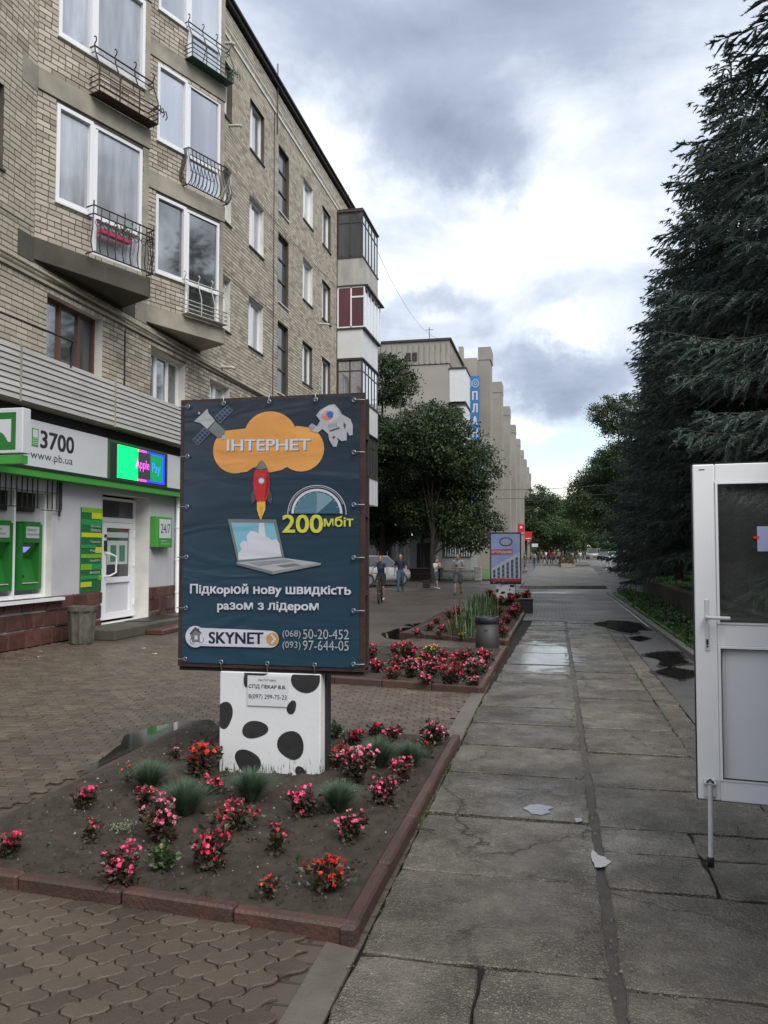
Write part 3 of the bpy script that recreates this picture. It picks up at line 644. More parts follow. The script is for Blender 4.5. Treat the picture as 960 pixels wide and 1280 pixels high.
for bi, (A, B, C, k) in enumerate(bays):
    T, L_ = frameT(A, B); T2, L2 = frameT(B, C); ops = []
    wa, wb, wm = (.42, 2.50, 1.20) if k == 0 else (.24, 2.34, 1.14)
    for lv in range(4):
        zb = 7.05+3.2*lv
        if lv == 3 and False: continue
        door = not (k == 0 and lv == 1)
        zt = zb+3.12 if lv < 3 else zb+3.0
        zt = min(zt, 17.45)
        gl = [G_curt, G_curt, G_dark, G_sky][(lv+2*k) % 4] if k == 0 else [G_mir, G_sky, G_sky, G_curt][lv]
        ops.append(win(wa, wm+.04, zb+1.25, zt, 'pvcb', gl, None, T=T, mull=(), deep=.03))
        ops.append(win(wm+.04, wb, zb+(.48 if door else 1.25), zt, 'pvcdoor' if door else 'pvcb', gl, None, T=T, mull=(), deep=.03, trans=(.30,) if door else None))
        # concrete floor band
        mb = MB(); Tb = T; h0, h1 = zb, zb+.40
        if lv == 0:
            P = [A, B, C]; ex = lambda p, q: p
            pts = [(A[0], A[1]-.02), (B[0]+.05, B[1]-.04), (B[0]+.045, B[1]+.05), (C[0], C[1]+.02)]
            mb.prism(pts, h0, h1, 'xy', 0)
            mm = M_concd if k == 0 else M_conc
            mb.T = TF; mb.box(C[1]+.005, C[1]+.55, -.05, .012, 6.98, 7.40) ; mb.box(A[1]-.45, A[1], -.05, .012, 6.98, 7.44)
            mb.build('balcony_slab', mm, APT, world=True)
        else:
            mb.T = T; mb.box(-.0, L_+.02, -.2, .03, h0, h1); mb.T = T2; mb.box(0.03, L2, -.1, .03, h0, h1); mb.T = TF
            mb.box(A[1]-.42, A[1]+.02, -.05, .014, h0-.08, h1); mb.box(C[1], C[1]+.35, -.05, .014, h0-.02, h1)
            mb.build('floor_band', M_conc, APT, world=True)
    bands = [(-.1, L_+.1, 7.05+3.2*l-.0, 7.45+3.2*l) for l in range(4)]
    backing(T, 0, L_, 7.05, 17.6, ops); backing(T2, 0, L2, 7.05, 17.6, [])
    bricks(T, .0, L_, 7.45, 17.6, ops+bands, seed=3+bi); bricks(T2, 0, L2, 7.45, 17.6, bands, seed=5+bi)
    # cement rendered corner strip on the jutting edge
    mb = MB(T); 
    for lv in range(4):
        zb = 7.45+3.2*lv; mb.box(wb+.01, L_-.005, -.05, .006, zb, min(zb+2.78, 17.6))
    mb.build('corner_render', M_pvc if False else M_conc, APT, world=True)
# bricks: the nearest ones singly, the others joined
def dist(b):
    p = b[0]((b[1]+b[2])/2, 0, (b[3]+b[4])/2)
    return (p[0]**2+p[1]**2+(p[2]-H)**2) if in_frame(*p, mg=-4) else 1e9
BR.sort(key=dist)
ub = MB(); D_ = .026
c = .0
ub.add([(0, -.5, 0), (0, .5, 0), (0, .5, 1), (0, -.5, 1), (1, -.485, .03), (1, .485, .03), (1, .485, .97), (1, -.485, .97)],
       [(4, 5, 6, 7), (0, 1, 5, 4), (1, 2, 6, 5), (2, 3, 7, 6), (3, 0, 4, 7)])
bme = bpy.data.meshes.new('brick'); bme.from_pydata(ub.v, [], ub.f); bme.materials.append(M_brick)
o_ = WLOC[APT.name]
for b in BR[:300]:
    T = b[0]; p = T((b[1]+b[2])/2, -.006, b[3]); q = T((b[1]+b[2])/2+1, -.006, b[3]); an = atan2(q[1]-p[1], q[0]-p[0])
    link('brick', bme, None, APT, loc=(p[0]-o_[0], p[1]-o_[1], p[2]), rot=(0, 0, an-pi/2), scale=(.007+rnd.random()*.003, b[2]-b[1], b[4]-b[3]))
rest = BR[300:]; n = len(rest); V = np.zeros((n, 8, 3), np.float32)
for i, b in enumerate(rest):
    T = b[0]; d = .001+rnd.random()*.003; e = .003
    p = [T(b[1], -.006, b[3]), T(b[2], -.006, b[3]), T(b[2], -.006, b[4]), T(b[1], -.006, b[4]), T(b[1]+e, d, b[3]+e), T(b[2]-e, d, b[3]+e), T(b[2]-e, d, b[4]-e), T(b[1]+e, d, b[4]-e)]
    V[i] = p
V -= np.array([o_[0], o_[1], o_[2]], np.float32)
f0 = np.array([(4, 5, 6, 7), (0, 1, 5, 4), (1, 2, 6, 5), (2, 3, 7, 6), (3, 0, 4, 7)])
F_ = (np.arange(n)[:, None, None]*8+f0[None]).reshape(-1, 4)
link('brick', npmesh('bricks', V.reshape(-1, 3), F_), M_brick, APT, kind='stuff')
def make_window(T, a0, a1, z0, z1, kind, gl, mull, deep, trans):
    m = {'pvc': M_pvc, 'pvcb': M_pvc, 'pvcdoor': M_pvc, 'wood': M_pvcb, 'stair': M_dframe}[kind]
    fw = {'pvc': .07, 'pvcb': .075, 'pvcdoor': .075, 'wood': .06, 'stair': .05}[kind]; d0, d1 = -deep-.06, -deep+(.02 if kind != 'pvcb' else .05)
    mb = MB(T); mb.box(a0, a1, d0, d1, z0, z0+fw); mb.box(a0, a1, d0, d1, z1-fw, z1)
    mb.box(a0, a0+fw, d0, d1, z0+fw, z1-fw); mb.box(a1-fw, a1, d0, d1, z0+fw, z1-fw)
    xs = [a0+fw]+[a0+(a1-a0)*t for t in mull]+[a1-fw]; zs = [z0+fw]+[z0+(z1-z0)*t for t in (trans or ())]+[z1-fw]
    for t in mull: x = a0+(a1-a0)*t; mb.box(x-fw*.7, x+fw*.7, d0, d1-.004, z0+fw, z1-fw)
    for t in (trans or ()): z = z0+(z1-z0)*t; mb.box(a0+fw, a1-fw, d0, d1-.006, z-fw*.6, z+fw*.6)
    if kind == 'pvcdoor': mb.box(a0+fw, a0+fw*1.6, d1, d1+.01, z0+.1, z1-.1)
    w = mb.build('window' if kind != 'pvcdoor' else 'balcony_door', m, APT, world=True)
    for i in range(len(xs)-1):
        for j in range(len(zs)-1):
            g = gl or G_curt
            if kind == 'wood' and i == 2: g = G_dark
            if kind == 'wood' and i < 2: g = G_mir
            p = MB(T); p.box(xs[i]-.01, xs[i+1]+.01, d0+.02, d0+.035, zs[j]-.01, zs[j+1]+.01); p.build('pane', g, w, world=True)
    if kind in ('pvc', 'wood', 'stair'):
        s = MB(T); s.box(a0-.03, a1+.03, -deep+.02, .05, z0-.045, z0-.004); s.build('sill', M_dframe if kind == 'pvc' else M_plasterw, w, world=True)
    elif kind == 'pvcb':
        s = MB(T); s.box(a0-.02, a1+.02, -.02, .05, z0-.05, z0-.004); s.build('sill', M_pvc, w, world=True)
for w in WIN: make_window(*w)
# roof edge, cornice, pipes on the wall
mb = MB(TF)
mb.box(6, 37.2, -.5, .12, 17.68, 17.80); mb.box(6, 37.2, -.6, .20, 17.80, 17.87); mb.build('roof_overhang', M_roof, APT, world=True)
mb = MB(); mb.box(FX-13, FX-.5, 6, 37.1, 17.5, 17.95); mb.build('roof', M_roof, APT, world=True)
mb = MB(); mb.box(FX-12.8, FX-.62, 5.9, 36.95, 0, 17.5); mb.build('rear_walls', M_mortar, APT, world=True)
mb = MB(TF); mb.box(20, 37.0, .0, .035, 16.72, 16.80); mb.box(20, 37.0, .002, .018, 17.0, 17.03); mb.build('cornice_line', M_plasterw, APT, world=True)
mb = MB(TF); mb.tube([(9, .07, 6.87), (15.5, .07, 6.83), (23, .07, 6.74), (33, .07, 6.68)], .035, 8, 0); mb.box(9, 33, .0, .05, 6.68, 6.74, 0)
mb.build('gas_pipe', mat('cream_paint', (.36, .33, .26), .6, var=.3, vscale=5), APT, world=True)
for a, z in ((21.5, 14.2), (20.9, 16.3), (30.8, 10.9), (21.1, 6.95)):
    mb = MB(TF); mb.tube([(a, -.05, z), (a, .32, z-.03), (a+.02, .40, z-.07)], [.045, .045, .05], 8); mb.build('vent_pipe', M_whiteiron, APT, world=True)
mb = MB(TF); mb.tube([(25.5, .05, 16.0), (25.5, .06, 17.9), (25.5, .05, 18.5)], .02, 6); mb.tube([(36.6, -.3, 17.9), (36.6, -.3, 19.2)], .012, 5)
mb.build('roof_aerial', M_iron, APT, world=True)
mb = MB(TF); mb.box(15.86, 15.9, .001, .02, 4.95, 6.6); mb.build('wall_cable', M_iron, APT, world=True); mb = MB(TF); mb.box(25.3, 25.34, .006, .02, 6.9, 16.7); mb.build('wall_cable', M_iron, APT, world=True)
# railings
def railing(T, a0, a1, z0, h, style, m, out=.28):
    mb = MB(T); z1 = z0+h
    def R(pts, r=.012, n=5): mb.tube(pts, r, n)
    if style == 'belly':
        prof = [(.0, 0), (.10, .10), (.14, .28), (.06, .55), (.02, .8), (.0, 1.0)]
        N_ = 11
        for i in range(N_+1):
            a = a0+(a1-a0)*i/N_; R([(a, out-.1+o, z0+h*t) for o, t in prof])
        for i in range(4):
            d = (out-.1)*i/4
            for a, s in ((a0, -1), (a1, 1)): R([(a+s*o, d, z0+h*t) for o, t in prof])
        for t, o in ((0, 0), (1, 0)): R([(a0, 0, z0+h*t), (a0, out-.1+o, z0+h*t), (a1, out-.1+o, z0+h*t), (a1, 0, z0+h*t)], .018)
        R([(a0, out-.03, z0+h*.78), (a1, out-.03, z0+h*.78)])
    elif style == 'scroll':
        for i in range(9):
            a = a0+(a1-a0)*i/8; R([(a, out, z1-.02), (a-.05, out+.03, z0+h*.45), (a-.07, out+.02, z0+h*.2), (a-.02, out, z0)])
            if i < 8:
                c = a+(a1-a0)/16; sp = [(c+.10*(1-t/14)*cos(t*.75), out+.02, z0+h*.62+.11*(1-t/14)*sin(t*.75)) for t in range(12)]; R(sp, .009, 4)
        for t in (0, .82, 1): R([(a0, 0, z0+h*t), (a0, out, z0+h*t), (a1, out, z0+h*t), (a1, 0, z0+h*t)], .016)
        for i in range(3): R([(a1, out*i/3, z0), (a1+.07, out*i/3, z0+h*.4), (a1, out*i/3, z1)])
        for a in (a0, (a0+a1)/2, a1): R([(a, out, z1), (a, out, z1+.09)], .014)
    else:
        N_ = 3
        for t in (0, .12, .24, .36): R([(a0, .0, z0+h*t), (a0, out, z0+h*t), (a1, out, z0+h*t), (a1, 0, z0+h*t)], .013)
        R([(a0, .0, z1), (a0, out*.45, z1), (a1, out*.45, z1), (a1, 0, z1)], .018)
        R([(a0, .0, z1-.12), (a0, out*.45, z1-.12), (a1, out*.45, z1-.12), (a1, 0, z1-.12)], .012)
        for i in range(N_+1):
            a = a0+(a1-a0)*i/N_; R([(a, out, z0), (a, out, z0+h*.5), (a, out*.5, z1-.1), (a, out*.45, z1+.05)], .014)
            hk = [(a, out*.45+.05*sin(q*.7), z1+.05+.07*(1-cos(q*.7))) for q in range(6)]; R(hk, .013)
        for i in range(3):
            d = out*(.3+.3*i); R([(a1, d*.8, z0+h*.4), (a1+.15, d, z0+h*(.55-.1*i)), (a1+.24, d, z0+h*(.62-.1*i)), (a1+.28, d, z0+h*(.5-.1*i)), (a1+.24, d, z0+h*(.42-.1*i))], .013)
        mb.box(a0, a1, 0.02, out, z0-.015, z0-.003)
    return mb.build('balcony_railing', m, APT, world=True)
T1, L1 = frameT(bays[0][0], bays[0][1]); T2, L2b = frameT(bays[1][0], bays[1][1])
railing(T1, 1.12, 2.62, 7.50, .92, 'scroll', M_iron, .22)
railing(T1, 1.14, 2.62, 10.68, .95, 'basket', M_rust, .30)
railing(T2, 1.08, 2.42, 7.50, .85, 'basket', M_whiteiron, .22)
railing(T2, 1.08, 2.44, 10.68, .92, 'belly', M_iron, .28)
railing(T2, 1.08, 2.50, 13.88, .92, 'basket', M_green_p, .28)
pb = thing('planter_box', T1(1.75, .08, 7.85), 'pink planter box with a green plant behind the scrolled balcony railing', 'planter')
q = MB(T1); q.box(1.35, 2.1, .03, .15, 7.98, 8.06); q.build('tray', mat('pink_plastic', (.55, .06, .16), .4), pb, world=True)
q = MB(T1)
for i in range(60):
    a, z = rnd.gauss(1.95, .12), 8.08+abs(rnd.gauss(0, .13)); d = rnd.uniform(.04, .16); q.add([(a, d, z), (a+.05, d+.02, z+.03), (a+.02, d, z+.07)], [(0, 1, 2)])
q.build('leaves', mat('pot_leaves', (.05, .10, .04), .6), pb, world=True)

# ---------------------------------------------------------------- ground floor: bank
M_plast = mat('lilac_plaster', (.47, .47, .50), .8, var=.14, vscale=1.5, bump=.15, bscale=60, space='World')
M_redst = mat('red_stone', (.115, .046, .036), .55, col2=(.07, .032, .028), vscale=6, bump=1.2, bscale=24, obj_var=.25, isl_var=.2, space='World', rough2=.35)
M_green = mat('sign_green', (.055, .29, .045), .4, var=.08, vscale=3)
M_greend = mat('atm_green', (.02, .17, .028), .35, var=.15, vscale=4)
M_white = mat('sign_white', (.56, .57, .61), .4, var=.06, vscale=2)
M_black = mat('black_print', (.018, .018, .02), .5)
GO = [(10.4, 13.42, .86, 2.80, 'white'), (15.1, 17.1, .16, 2.95, 'white')]
mb_ops = GO
bk = backing(TF, 6, 37, 0, 4.1, [(o[0], o[1], o[2], o[3], o[4]) for o in GO], 'ground_floor_wall', M_plast, dep=0.0, thick=.42)
mb = MB(TF); mb.box(9.5, 13.40, -.38, -.36, .85, 2.85); mb.build('atm_backwall', M_plast, APT, world=True)
mb = MB(TF); mb.box(6, 33.4, -.01, .03, 4.08, 4.30); mb.build('soffit_shade_strip', mat('soffit_shade_black', (.02, .02, .02), .9), APT, world=True)  # near-black strip paints the shade of the recess under the cladding
# red stones of the base
r_ = random.Random(4); rows = [(.0, .30), (.31, .60), (.61, .875)]
for (z0, z1) in rows:
    a = 9.6+r_.random()*.2
    while a < 26:
        w = r_.uniform(.22, .52)
        if a < 15.12 < a+w: w = 15.1-a
        if 15.1 <= a < 17.1: a = 17.11; continue
        if w > .06:
            zz0 = z0+(r_.uniform(0, .03) if z0 else 0); mb = MB(TF); d = r_.uniform(.035, .065)
            mb.add([(a, 0, zz0), (a+w-.012, 0, zz0), (a+w-.012, 0, z1), (a, 0, z1), (a+.018, d, zz0+.015), (a+w-.035, d+r_.uniform(-.012, .012), zz0+.018), (a+w-.03, d, z1-.018), (a+.022, d+r_.uniform(-.012, .012), z1-.02)],
                   [(4, 5, 6, 7), (0, 1, 5, 4), (1, 2, 6, 5), (2, 3, 7, 6), (3, 0, 4, 7)])
            mb.build('stone', M_redst, APT, world=True)
        a += w
# ATM niche
s = MB(TF); s.box(9.6, 13.62, -.34, .16, .80, .855); s.build('window_sill', M_pvc, APT, world=True)
s = MB(TF); s.box(12.53, 12.58, -.36, -.16, .86, 2.8); s.box(13.37, 13.42, -.36, -.14, .86, 2.8); s.box(10.4, 13.37, -.36, -.2, .86, .93); s.build('niche_frame', M_pvc, APT, world=True)
s = MB(TF); s.box(9.6, 13.3, -.355, -.30, 2.45, 2.8); s.build('dark_transom', mat('painted_void_shade', (.012, .012, .012), .4), APT, world=True)  # near-black panel paints the unlit hollow above the machines
gr = MB(TF)
for i in range(19):
    a = 11.0+i*.145
    if i in (14,): continue
    gr.box(a, a+.016, .04, .056, 2.50, 3.04)
gr.box(11.0, 12.95, .042, .054, 2.50, 2.515); gr.box(13.0, 13.62, .042, .054, 2.47, 2.485); gr.box(13.55, 13.575, .03, .06, 2.38, 3.04); gr.box(11.0, 13.5, .05, .06, 2.8, 2.812)
gr.build('window_grille', M_iron, APT, world=True)
for k, (a0, a1) in enumerate(((11.72, 12.50), (12.66, 13.33))):
    at = thing('cash_machine', TF((a0+a1)/2, -.2, .93), ('green cash machine at the left frame edge in the bank niche', 'green cash machine nearer the door with a lilac lit screen')[k], 'cash machine', 'green cash machines in the bank wall')
    m_ = MB(TF); z0, z1 = 1.02, 2.26; d0, d1 = -.34, -.15
    m_.box(a0, a0+.12, d0, d1, z0, z1-.04); m_.box(a1-.09, a1, d0, d1, z0, z1-.04); m_.box(a0+.12, a1-.09, d0, d1+.03, 1.88, z1); m_.box(a0+.12, a1-.09, d0, d1, z0, 1.13)
    m_.add([(a0+.12, -.17, 1.88), (a1-.09, -.17, 1.88), (a1-.09, -.31, 1.6), (a0+.12, -.31, 1.6)], [(0, 1, 2, 3)])
    m_.add([(a0+.12, -.33, 1.6), (a1-.09, -.33, 1.6), (a1-.09, -.20, 1.13), (a0+.12, -.20, 1.13)], [(0, 1, 2, 3)])
    m_.build('casing', M_greend, at, world=True)
    m_ = MB(TF); m_.box(a0+.16, a1-.14, d1+.03, d1+.036, 1.96, 2.17); pl = m_.build('header_plate', mat('grey_plate', (.42, .43, .45), .4), at, world=True)
    for q_, (tx, w_) in enumerate((('Банкомат', .26), ('ПриватБанк', .36))):
        text('lettering', tx, (lambda zz: (lambda a, z: TF(a0+.19+a, d1+.038, zz+z)))(2.09-.09*q_), w_, .05, M_black, pl)
    m_ = MB(TF); m_.add([(a0+.14, -.178, 1.80), (a1-.3, -.178, 1.80), (a1-.34, -.26, 1.70), (a0+.14, -.26, 1.70)], [(0, 1, 2, 3)]); m_.build('screen', mat('lilac_screen', (.2, .18, .5), .3, emit=(.28, .25, .75), estr=.5), at, world=True)
    m_ = MB(TF); m_.box(a0+.17, a0+.23, -.262, -.25, 1.46, 1.52); m_.box(a0+.2, a0+.26, -.235, -.22, 1.24, 1.29); m_.box(a0+.14, a0+.24, -.285, -.275, 1.58, 1.64); m_.build('card_slot', M_black, at, world=True)
    m_ = MB(TF); m_.box(a0+.12, a1-.12, d1-.02, d1+.02, 1.135, 1.15); m_.build('cash_tray', M_whiteiron, at, world=True)
# canopy strip, sign panels
mb = MB(TF); mb.box(6, 26, .001, .28, 3.04, 3.20); mb.build('green_canopy_strip', M_green, APT, world=True)
mb = MB(TF); mb.box(6, 26, .28, .30, 3.17, 3.215); mb.build('canopy_lip', M_black, APT, world=True)
SG = thing('shop_sign', TF(14, .14, 3.2), 'white bank fascia sign reading 3700 and www.pb.ua above the cash machines', 'sign')
mb = MB(TF); mb.box(11.2, 15.02, .02, .15, 3.23, 4.07); pn = mb.build('panel', M_white, SG, world=True)
dX = .1525
text('lettering', '3700', lambda a, z: TF(12.80+a, dX, 3.60+z), 1.02, .31, M_black, pn, bold=.025)
text('lettering', 'www.pb.ua', lambda a, z: TF(12.52+a, dX, 3.335+z), 1.27, .19, M_black, pn)
mb = MB(TF); mb.box(12.55, 12.73, dX-.002, dX+.004, 3.60, 3.92); mb.build('phone_icon', M_green, pn, world=True)
mb = MB(TF); mb.box(12.572, 12.708, dX+.0045, dX+.006, 3.76, 3.90); 
for zz in (3.74, 3.705, 3.67, 3.64): mb.box(12.572, 12.708, dX+.0045, dX+.006, zz-.006, zz+.004)
mb.build('phone_icon_keys', M_white, pn, world=True)
SG2 = thing('shop_sign', TF(19, .14, 3.2), 'white bank fascia sign with small green and black squares right of the lit screen', 'sign')
mb = MB(TF); mb.box(17.66, 24, .02, .15, 3.25, 4.05); pn = mb.build('panel', M_white, SG2, world=True)
mb = MB(TF); mb.box(18.35, 18.75, .151, .155, 3.62, 3.88); mb.build('green_square', M_greend, pn, world=True)
mb = MB(TF); mb.box(18.33, 18.75, .151, .155, 3.32, 3.52); mb.build('black_square', M_black, pn, world=True)
LED = thing('led_sign', TF(16.4, .16, 3.2), 'lit green and blue LED screen reading Apple Pay in a dark green frame', 'sign')
mb = MB(TF); mb.box(15.03, 17.62, .02, .17, 3.20, 4.06); mb.build('frame', mat('led_frame', (.035, .10, .03), .5), LED, world=True)
mb = MB(TF); mb.box(15.10, 17.56, .171, .175, 3.25, 4.01); sc_ = mb.build('screen', mat('led_off', (.02, .022, .02), .5), LED, world=True)
def lit(name, a0, a1, z0, z1, col, e, k=0): 
    q = MB(TF); q.box(a0, a1, .1755+k*.002, .177+k*.002, z0, z1); q.build(name, mat('led_'+name+str(k)+'%d' % int(a0*100), col, .5, emit=col, estr=e), sc_, world=True)
lit('green_field', 15.36, 16.22, 3.28, 3.99, (.0, .85, .12), 1.0)
lit('dark_field', 16.22, 16.78, 3.33, 3.94, (.03, .03, .04), .4)
lit('green_field', 16.78, 17.36, 3.33, 3.94, (.0, .15, .045), .9)
for z0, z1 in ((3.94, 3.99), (3.28, 3.33)):
    lit('pink_edge', 16.22, 16.60, z0, z1, (.85, .06, .45), .9); lit('blue_edge', 16.60, 17.36, z0, z1, (.02, .03, .85), .9)
lit('blue_edge', 17.36, 17.46, 3.28, 3.99, (.02, .03, .85), .9)
def T_led(a, z): return TF(a, .1815, z)
text('lettering', 'Apple', lambda a, z: T_led(16.12+a, 3.50+z), .60, .27, mat('led_magenta', (.8, .1, .7), .5, emit=(.75, .08, .65), estr=.9), sc_)
text('lettering', 'Pay', lambda a, z: T_led(16.86+a, 3.46+z), .38, .29, mat('led_blue', (.05, .15, .9), .5, emit=(.04, .15, .9), estr=.9), sc_)
# blade sign at the left edge
BS = thing('projecting_sign', (FX+.1, 11.1, 3.2), 'white projecting box sign with green square emblem at the left edge', 'sign')
mb = MB(); mb.bbox(FX+.02, -8.14, 11.0, 11.2, 3.26, 3.98, .012); mb.build('box', M_white, BS, world=True)
mb = MB(); mb.box(-8.86, -8.26, 10.994, 10.999, 3.32, 3.91); g_ = mb.build('emblem', M_greend, BS, world=True)
mb = MB(); mb.poly([(-8.78, 10.991, 3.40), (-8.78, 10.991, 3.80), (-8.34, 10.991, 3.80), (-8.34, 10.991, 3.44), (-8.39, 10.991, 3.44)]+[(-8.42-.25*(1-cos(t)), 10.991, 3.46+.17*sin(t)) for t in (0.3, .7, 1.1, 1.5)]); mb.build('emblem_mark', M_white, g_, world=True)
mb = MB(); mb.box(FX+.02, -8.17, 11.02, 11.18, 3.10, 3.235); mb.build('green_foot', M_green, BS, world=True)
# cladding boards above the shop
M_clad = mat('grey_cladding', (.43, .42, .40), .55, var=.22, vscale=4, obj_var=.12, stretch=(1, .3, 1), space='World')
for (a0, a1) in ((9.5, 12.0), (12.04, 15.02), (15.06, 18.6), (18.64, 22.2), (22.24, 26)):
    for j in range(9):
        z = 4.32+j*.104; mb = MB(TF); mb.add([(a0, .27, z), (a1, .27, z), (a1, .27, z+.098), (a0, .27, z+.098), (a0, .305, z+.006), (a1, .305, z+.006), (a1, .288, z+.09), (a0, .288, z+.09)],
            [(4, 5, 6, 7), (0, 1, 5, 4), (1, 2, 6, 5), (2, 3, 7, 6), (3, 0, 4, 7)]); mb.build('cladding_board', M_clad, APT, world=True)
mb = MB(TF); mb.box(9.4, 26, .02, .268, 4.30, 5.25); 
for a in (12.02, 15.04, 18.62, 22.22): mb.box(a-.018, a+.018, .27, .31, 4.30, 5.28)
mb.build('cladding_backing', M_conc, APT, world=True)
mb = MB(TF); mb.tube([(9.5, .55, 5.55), (13.2, .5, 5.62), (13.45, .3, 5.58), (13.45, .3, 5.2)], .02, 6); mb.build('rusty_rail', M_rust, APT, world=True)
# bank door in its recess
def DT(a, d, z): return TF(a, -.42+d, z)
DR = thing('bank_door', DT(16.1, 0, .2), 'white glazed bank entrance door with posters and a white pull handle', 'door')
mb = MB(DT)
z0, z1 = .22, 2.35
for a0, a1 in ((15.1, 15.17), (15.62, 15.70), (17.02, 17.1)): mb.box(a0, a1, -.02, .06, z0, 2.9)
mb.box(15.17, 17.02, -.02, .058, 2.36, 2.46); mb.box(15.17, 17.02, -.02, .058, 2.84, 2.9); mb.box(15.17, 15.62, -.02, .056, z0, 1.05); mb.build('door_frame', M_pvc, DR, world=True)
mb = MB(DT)
for a0, a1 in ((15.72, 15.86), (16.86, 17.0)): mb.box(a0, a1, -.01, .075, z0, z1)
for b0, b1 in ((z0, .36), (1.02, 1.14), (z1-.12, z1)): mb.box(15.86, 16.86, -.01, .074, b0, b1)
lf = mb.build('door_leaf', M_pvc, DR, world=True)
mb = MB(DT); mb.box(15.86, 16.86, 0, .03, .36, 1.02); mb.build('lower_panel', M_white, lf, world=True)
mb = MB(DT); mb.box(15.86, 16.86, 0, .03, 1.14, z1-.12); mb.build('pane', G_dark, lf, world=True)
mb = MB(DT); mb.box(15.17, 15.62, 0, .03, 1.05, 2.36); mb.build('pane', G_dark, DR, world=True)
mb = MB(DT); mb.box(15.17, 17.02, 0, .03, 2.46, 2.84); mb.build('transom_pane', G_dark, DR, world=True)
mb = MB(DT); mb.box(15.95, 16.80, .031, .036, 1.42, 1.95); ps = mb.build('poster', mat('pale_poster', (.45, .52, .50), .4), lf, world=True)
for a in (16.08, 16.45):
    mb = MB(DT); mb.box(a, a+.24, .0365, .039, 1.48, 1.85); mb.build('poster_figure', mat('dull_green_print', (.06, .18, .12), .5), ps, world=True)
mb = MB(DT); mb.box(15.88, 16.82, .031, .036, 2.02, 2.14); mb.build('notice', mat('pale_poster', (.45, .52, .50), .4), lf, world=True)
mb = MB(DT); mb.box(15.9, 16.5, .031, .036, 2.18, 2.23); mb.build('sticker', mat('olive_print', (.14, .2, .05), .5), lf, world=True)
mb = MB(DT); mb.box(16.5, 16.84, .031, .036, 2.18, 2.23); mb.build('sticker', mat('red_print', (.35, .03, .05), .5), lf, world=True)
mb = MB(DT); mb.tube([(15.80, .08, 1.68), (15.80, .20, 1.66), (15.95, .26, 1.6), (15.95, .26, 1.25), (15.80, .20, 1.18), (15.80, .08, 1.17)], .02, 8); mb.build('pull_handle', M_pvc, lf, world=True)
mb = MB(DT); mb.box(15.75, 15.83, .07, .11, 1.72, 1.95); mb.box(15.76, 15.83, .07, .10, 2.02, 2.08); mb.build('lock', M_black, lf, world=True)
for z in (.55, 1.45, 2.1):
    mb = MB(DT); mb.tube([(17.0, .09, z-.07), (17.0, .09, z+.07)], .025, 8); mb.build('hinge', M_pvc, lf, world=True)
# green notice board
NB = thing('notice_board', TF(14.7, .02, .9), 'tall green striped price board with yellow bars left of the bank door', 'notice board')
mb = MB(TF); mb.box(14.32, 15.06, .005, .03, .90, 2.60); bd = mb.build('board', mat('board_green', (.018, .12, .045), .4), NB, world=True)
bars = [(.0, .74, 1.6, 1.70, 0), (.35, .74, 1.48, 1.60, 1), (.0, .74, 1.35, 1.46, 2), (0, .74, 1.10, 1.19, 1), (0, .5, .88, .95, 2), (.5, .74, .78, .90, 1), (0, .74, .68, .76, 0), (0, .37, .44, .56, 0), (.37, .74, .44, .56, 2), (.0, .74, .25, .33, 2), (.62, .74, .22, .33, 0), (0, .37, .10, .20, 1)]
cm = [mat('bar_lime', (.16, .36, .03), .4), mat('bar_yellow', (.46, .50, .02), .4), mat('bar_green', (.03, .24, .07), .4)]
for i, (a0, a1, z0, z1, c_) in enumerate(bars):
    mb = MB(TF); mb.box(14.32+a0, 14.32+a1, .031, .034+.0006*i, .9+z0, .9+min(z1, 1.7)); mb.build('stripe', cm[c_], bd, world=True)
for z, s_ in ((1.22, 'Оплата'), (1.30, 'Депозити'), (.98, 'Перекази'), (.80, 'Картки'), (.60, 'Кредити'), (.36, 'Виплати')):
    text('lettering', s_, (lambda zz: (lambda a, y: TF(14.62+a, .0435, .9+zz+y)))(z), .36, .055, M_white, bd)
# 24/7 sign
S24 = thing('wall_sign', TF(17.35, .05, 1.9), 'green box sign reading 24/7 on the wall beside the bank door', 'sign')
mb = MB(TF); mb.bbox(17.12, 17.88, .002, .19, 1.80, 2.53, .015); mb.build('box', M_green, S24, world=True)
mb = MB(TF); mb.box(17.22, 17.80, .191, .195, 2.02, 2.47); fp = mb.build('face', M_white, S24, world=True)
text('lettering', '24/7', lambda a, z: TF(17.28+a, .1965, 2.14+z), .47, .22, M_black, fp)
for q_, (zz, ww, tx) in enumerate(((1.93, .3, 'працюємо'), (1.87, .45, 'цілодобово'))):
    text('lettering', tx, (lambda z_: (lambda a, z: TF(17.3+a, .1925, z_+z)))(zz), ww, .04, M_white, fp)
mb = MB(TF); mb.tube([(18.35, .09, 3.04), (18.35, .09, .25), (18.35, .12, .19)], .055, 12); 
for z in (.7, 1.5, 2.3): mb.tube([(18.35, .09, z-.02), (18.35, .09, z+.02)], .066, 12)
dp = mb.build('drainpipe', M_pvc, APT, world=True)
# steps
ST = thing('door_steps', (-8.8, 16.6, 0), 'worn concrete landing with a lower reddish step and dark mat at the bank door', 'steps')
mb = MB(); mb.bbox(FX+.01, -8.35, 14.15, 20, -.02, .19, .02); mb.build('landing', M_concd, ST, world=True)
mb = MB(); mb.bbox(-8.345, -7.95, 15.3, 20, -.02, .09, .02); mb.build('lower_step', mat('red_brown_step', (.10, .045, .035), .5, var=.3, vscale=4, rough2=.3), ST, world=True)
mb = MB(); mb.bbox(FX+.08, -8.6, 15.9, 17.6, .191, .205, .005); mb.build('door_mat', M_black, ST, world=True)
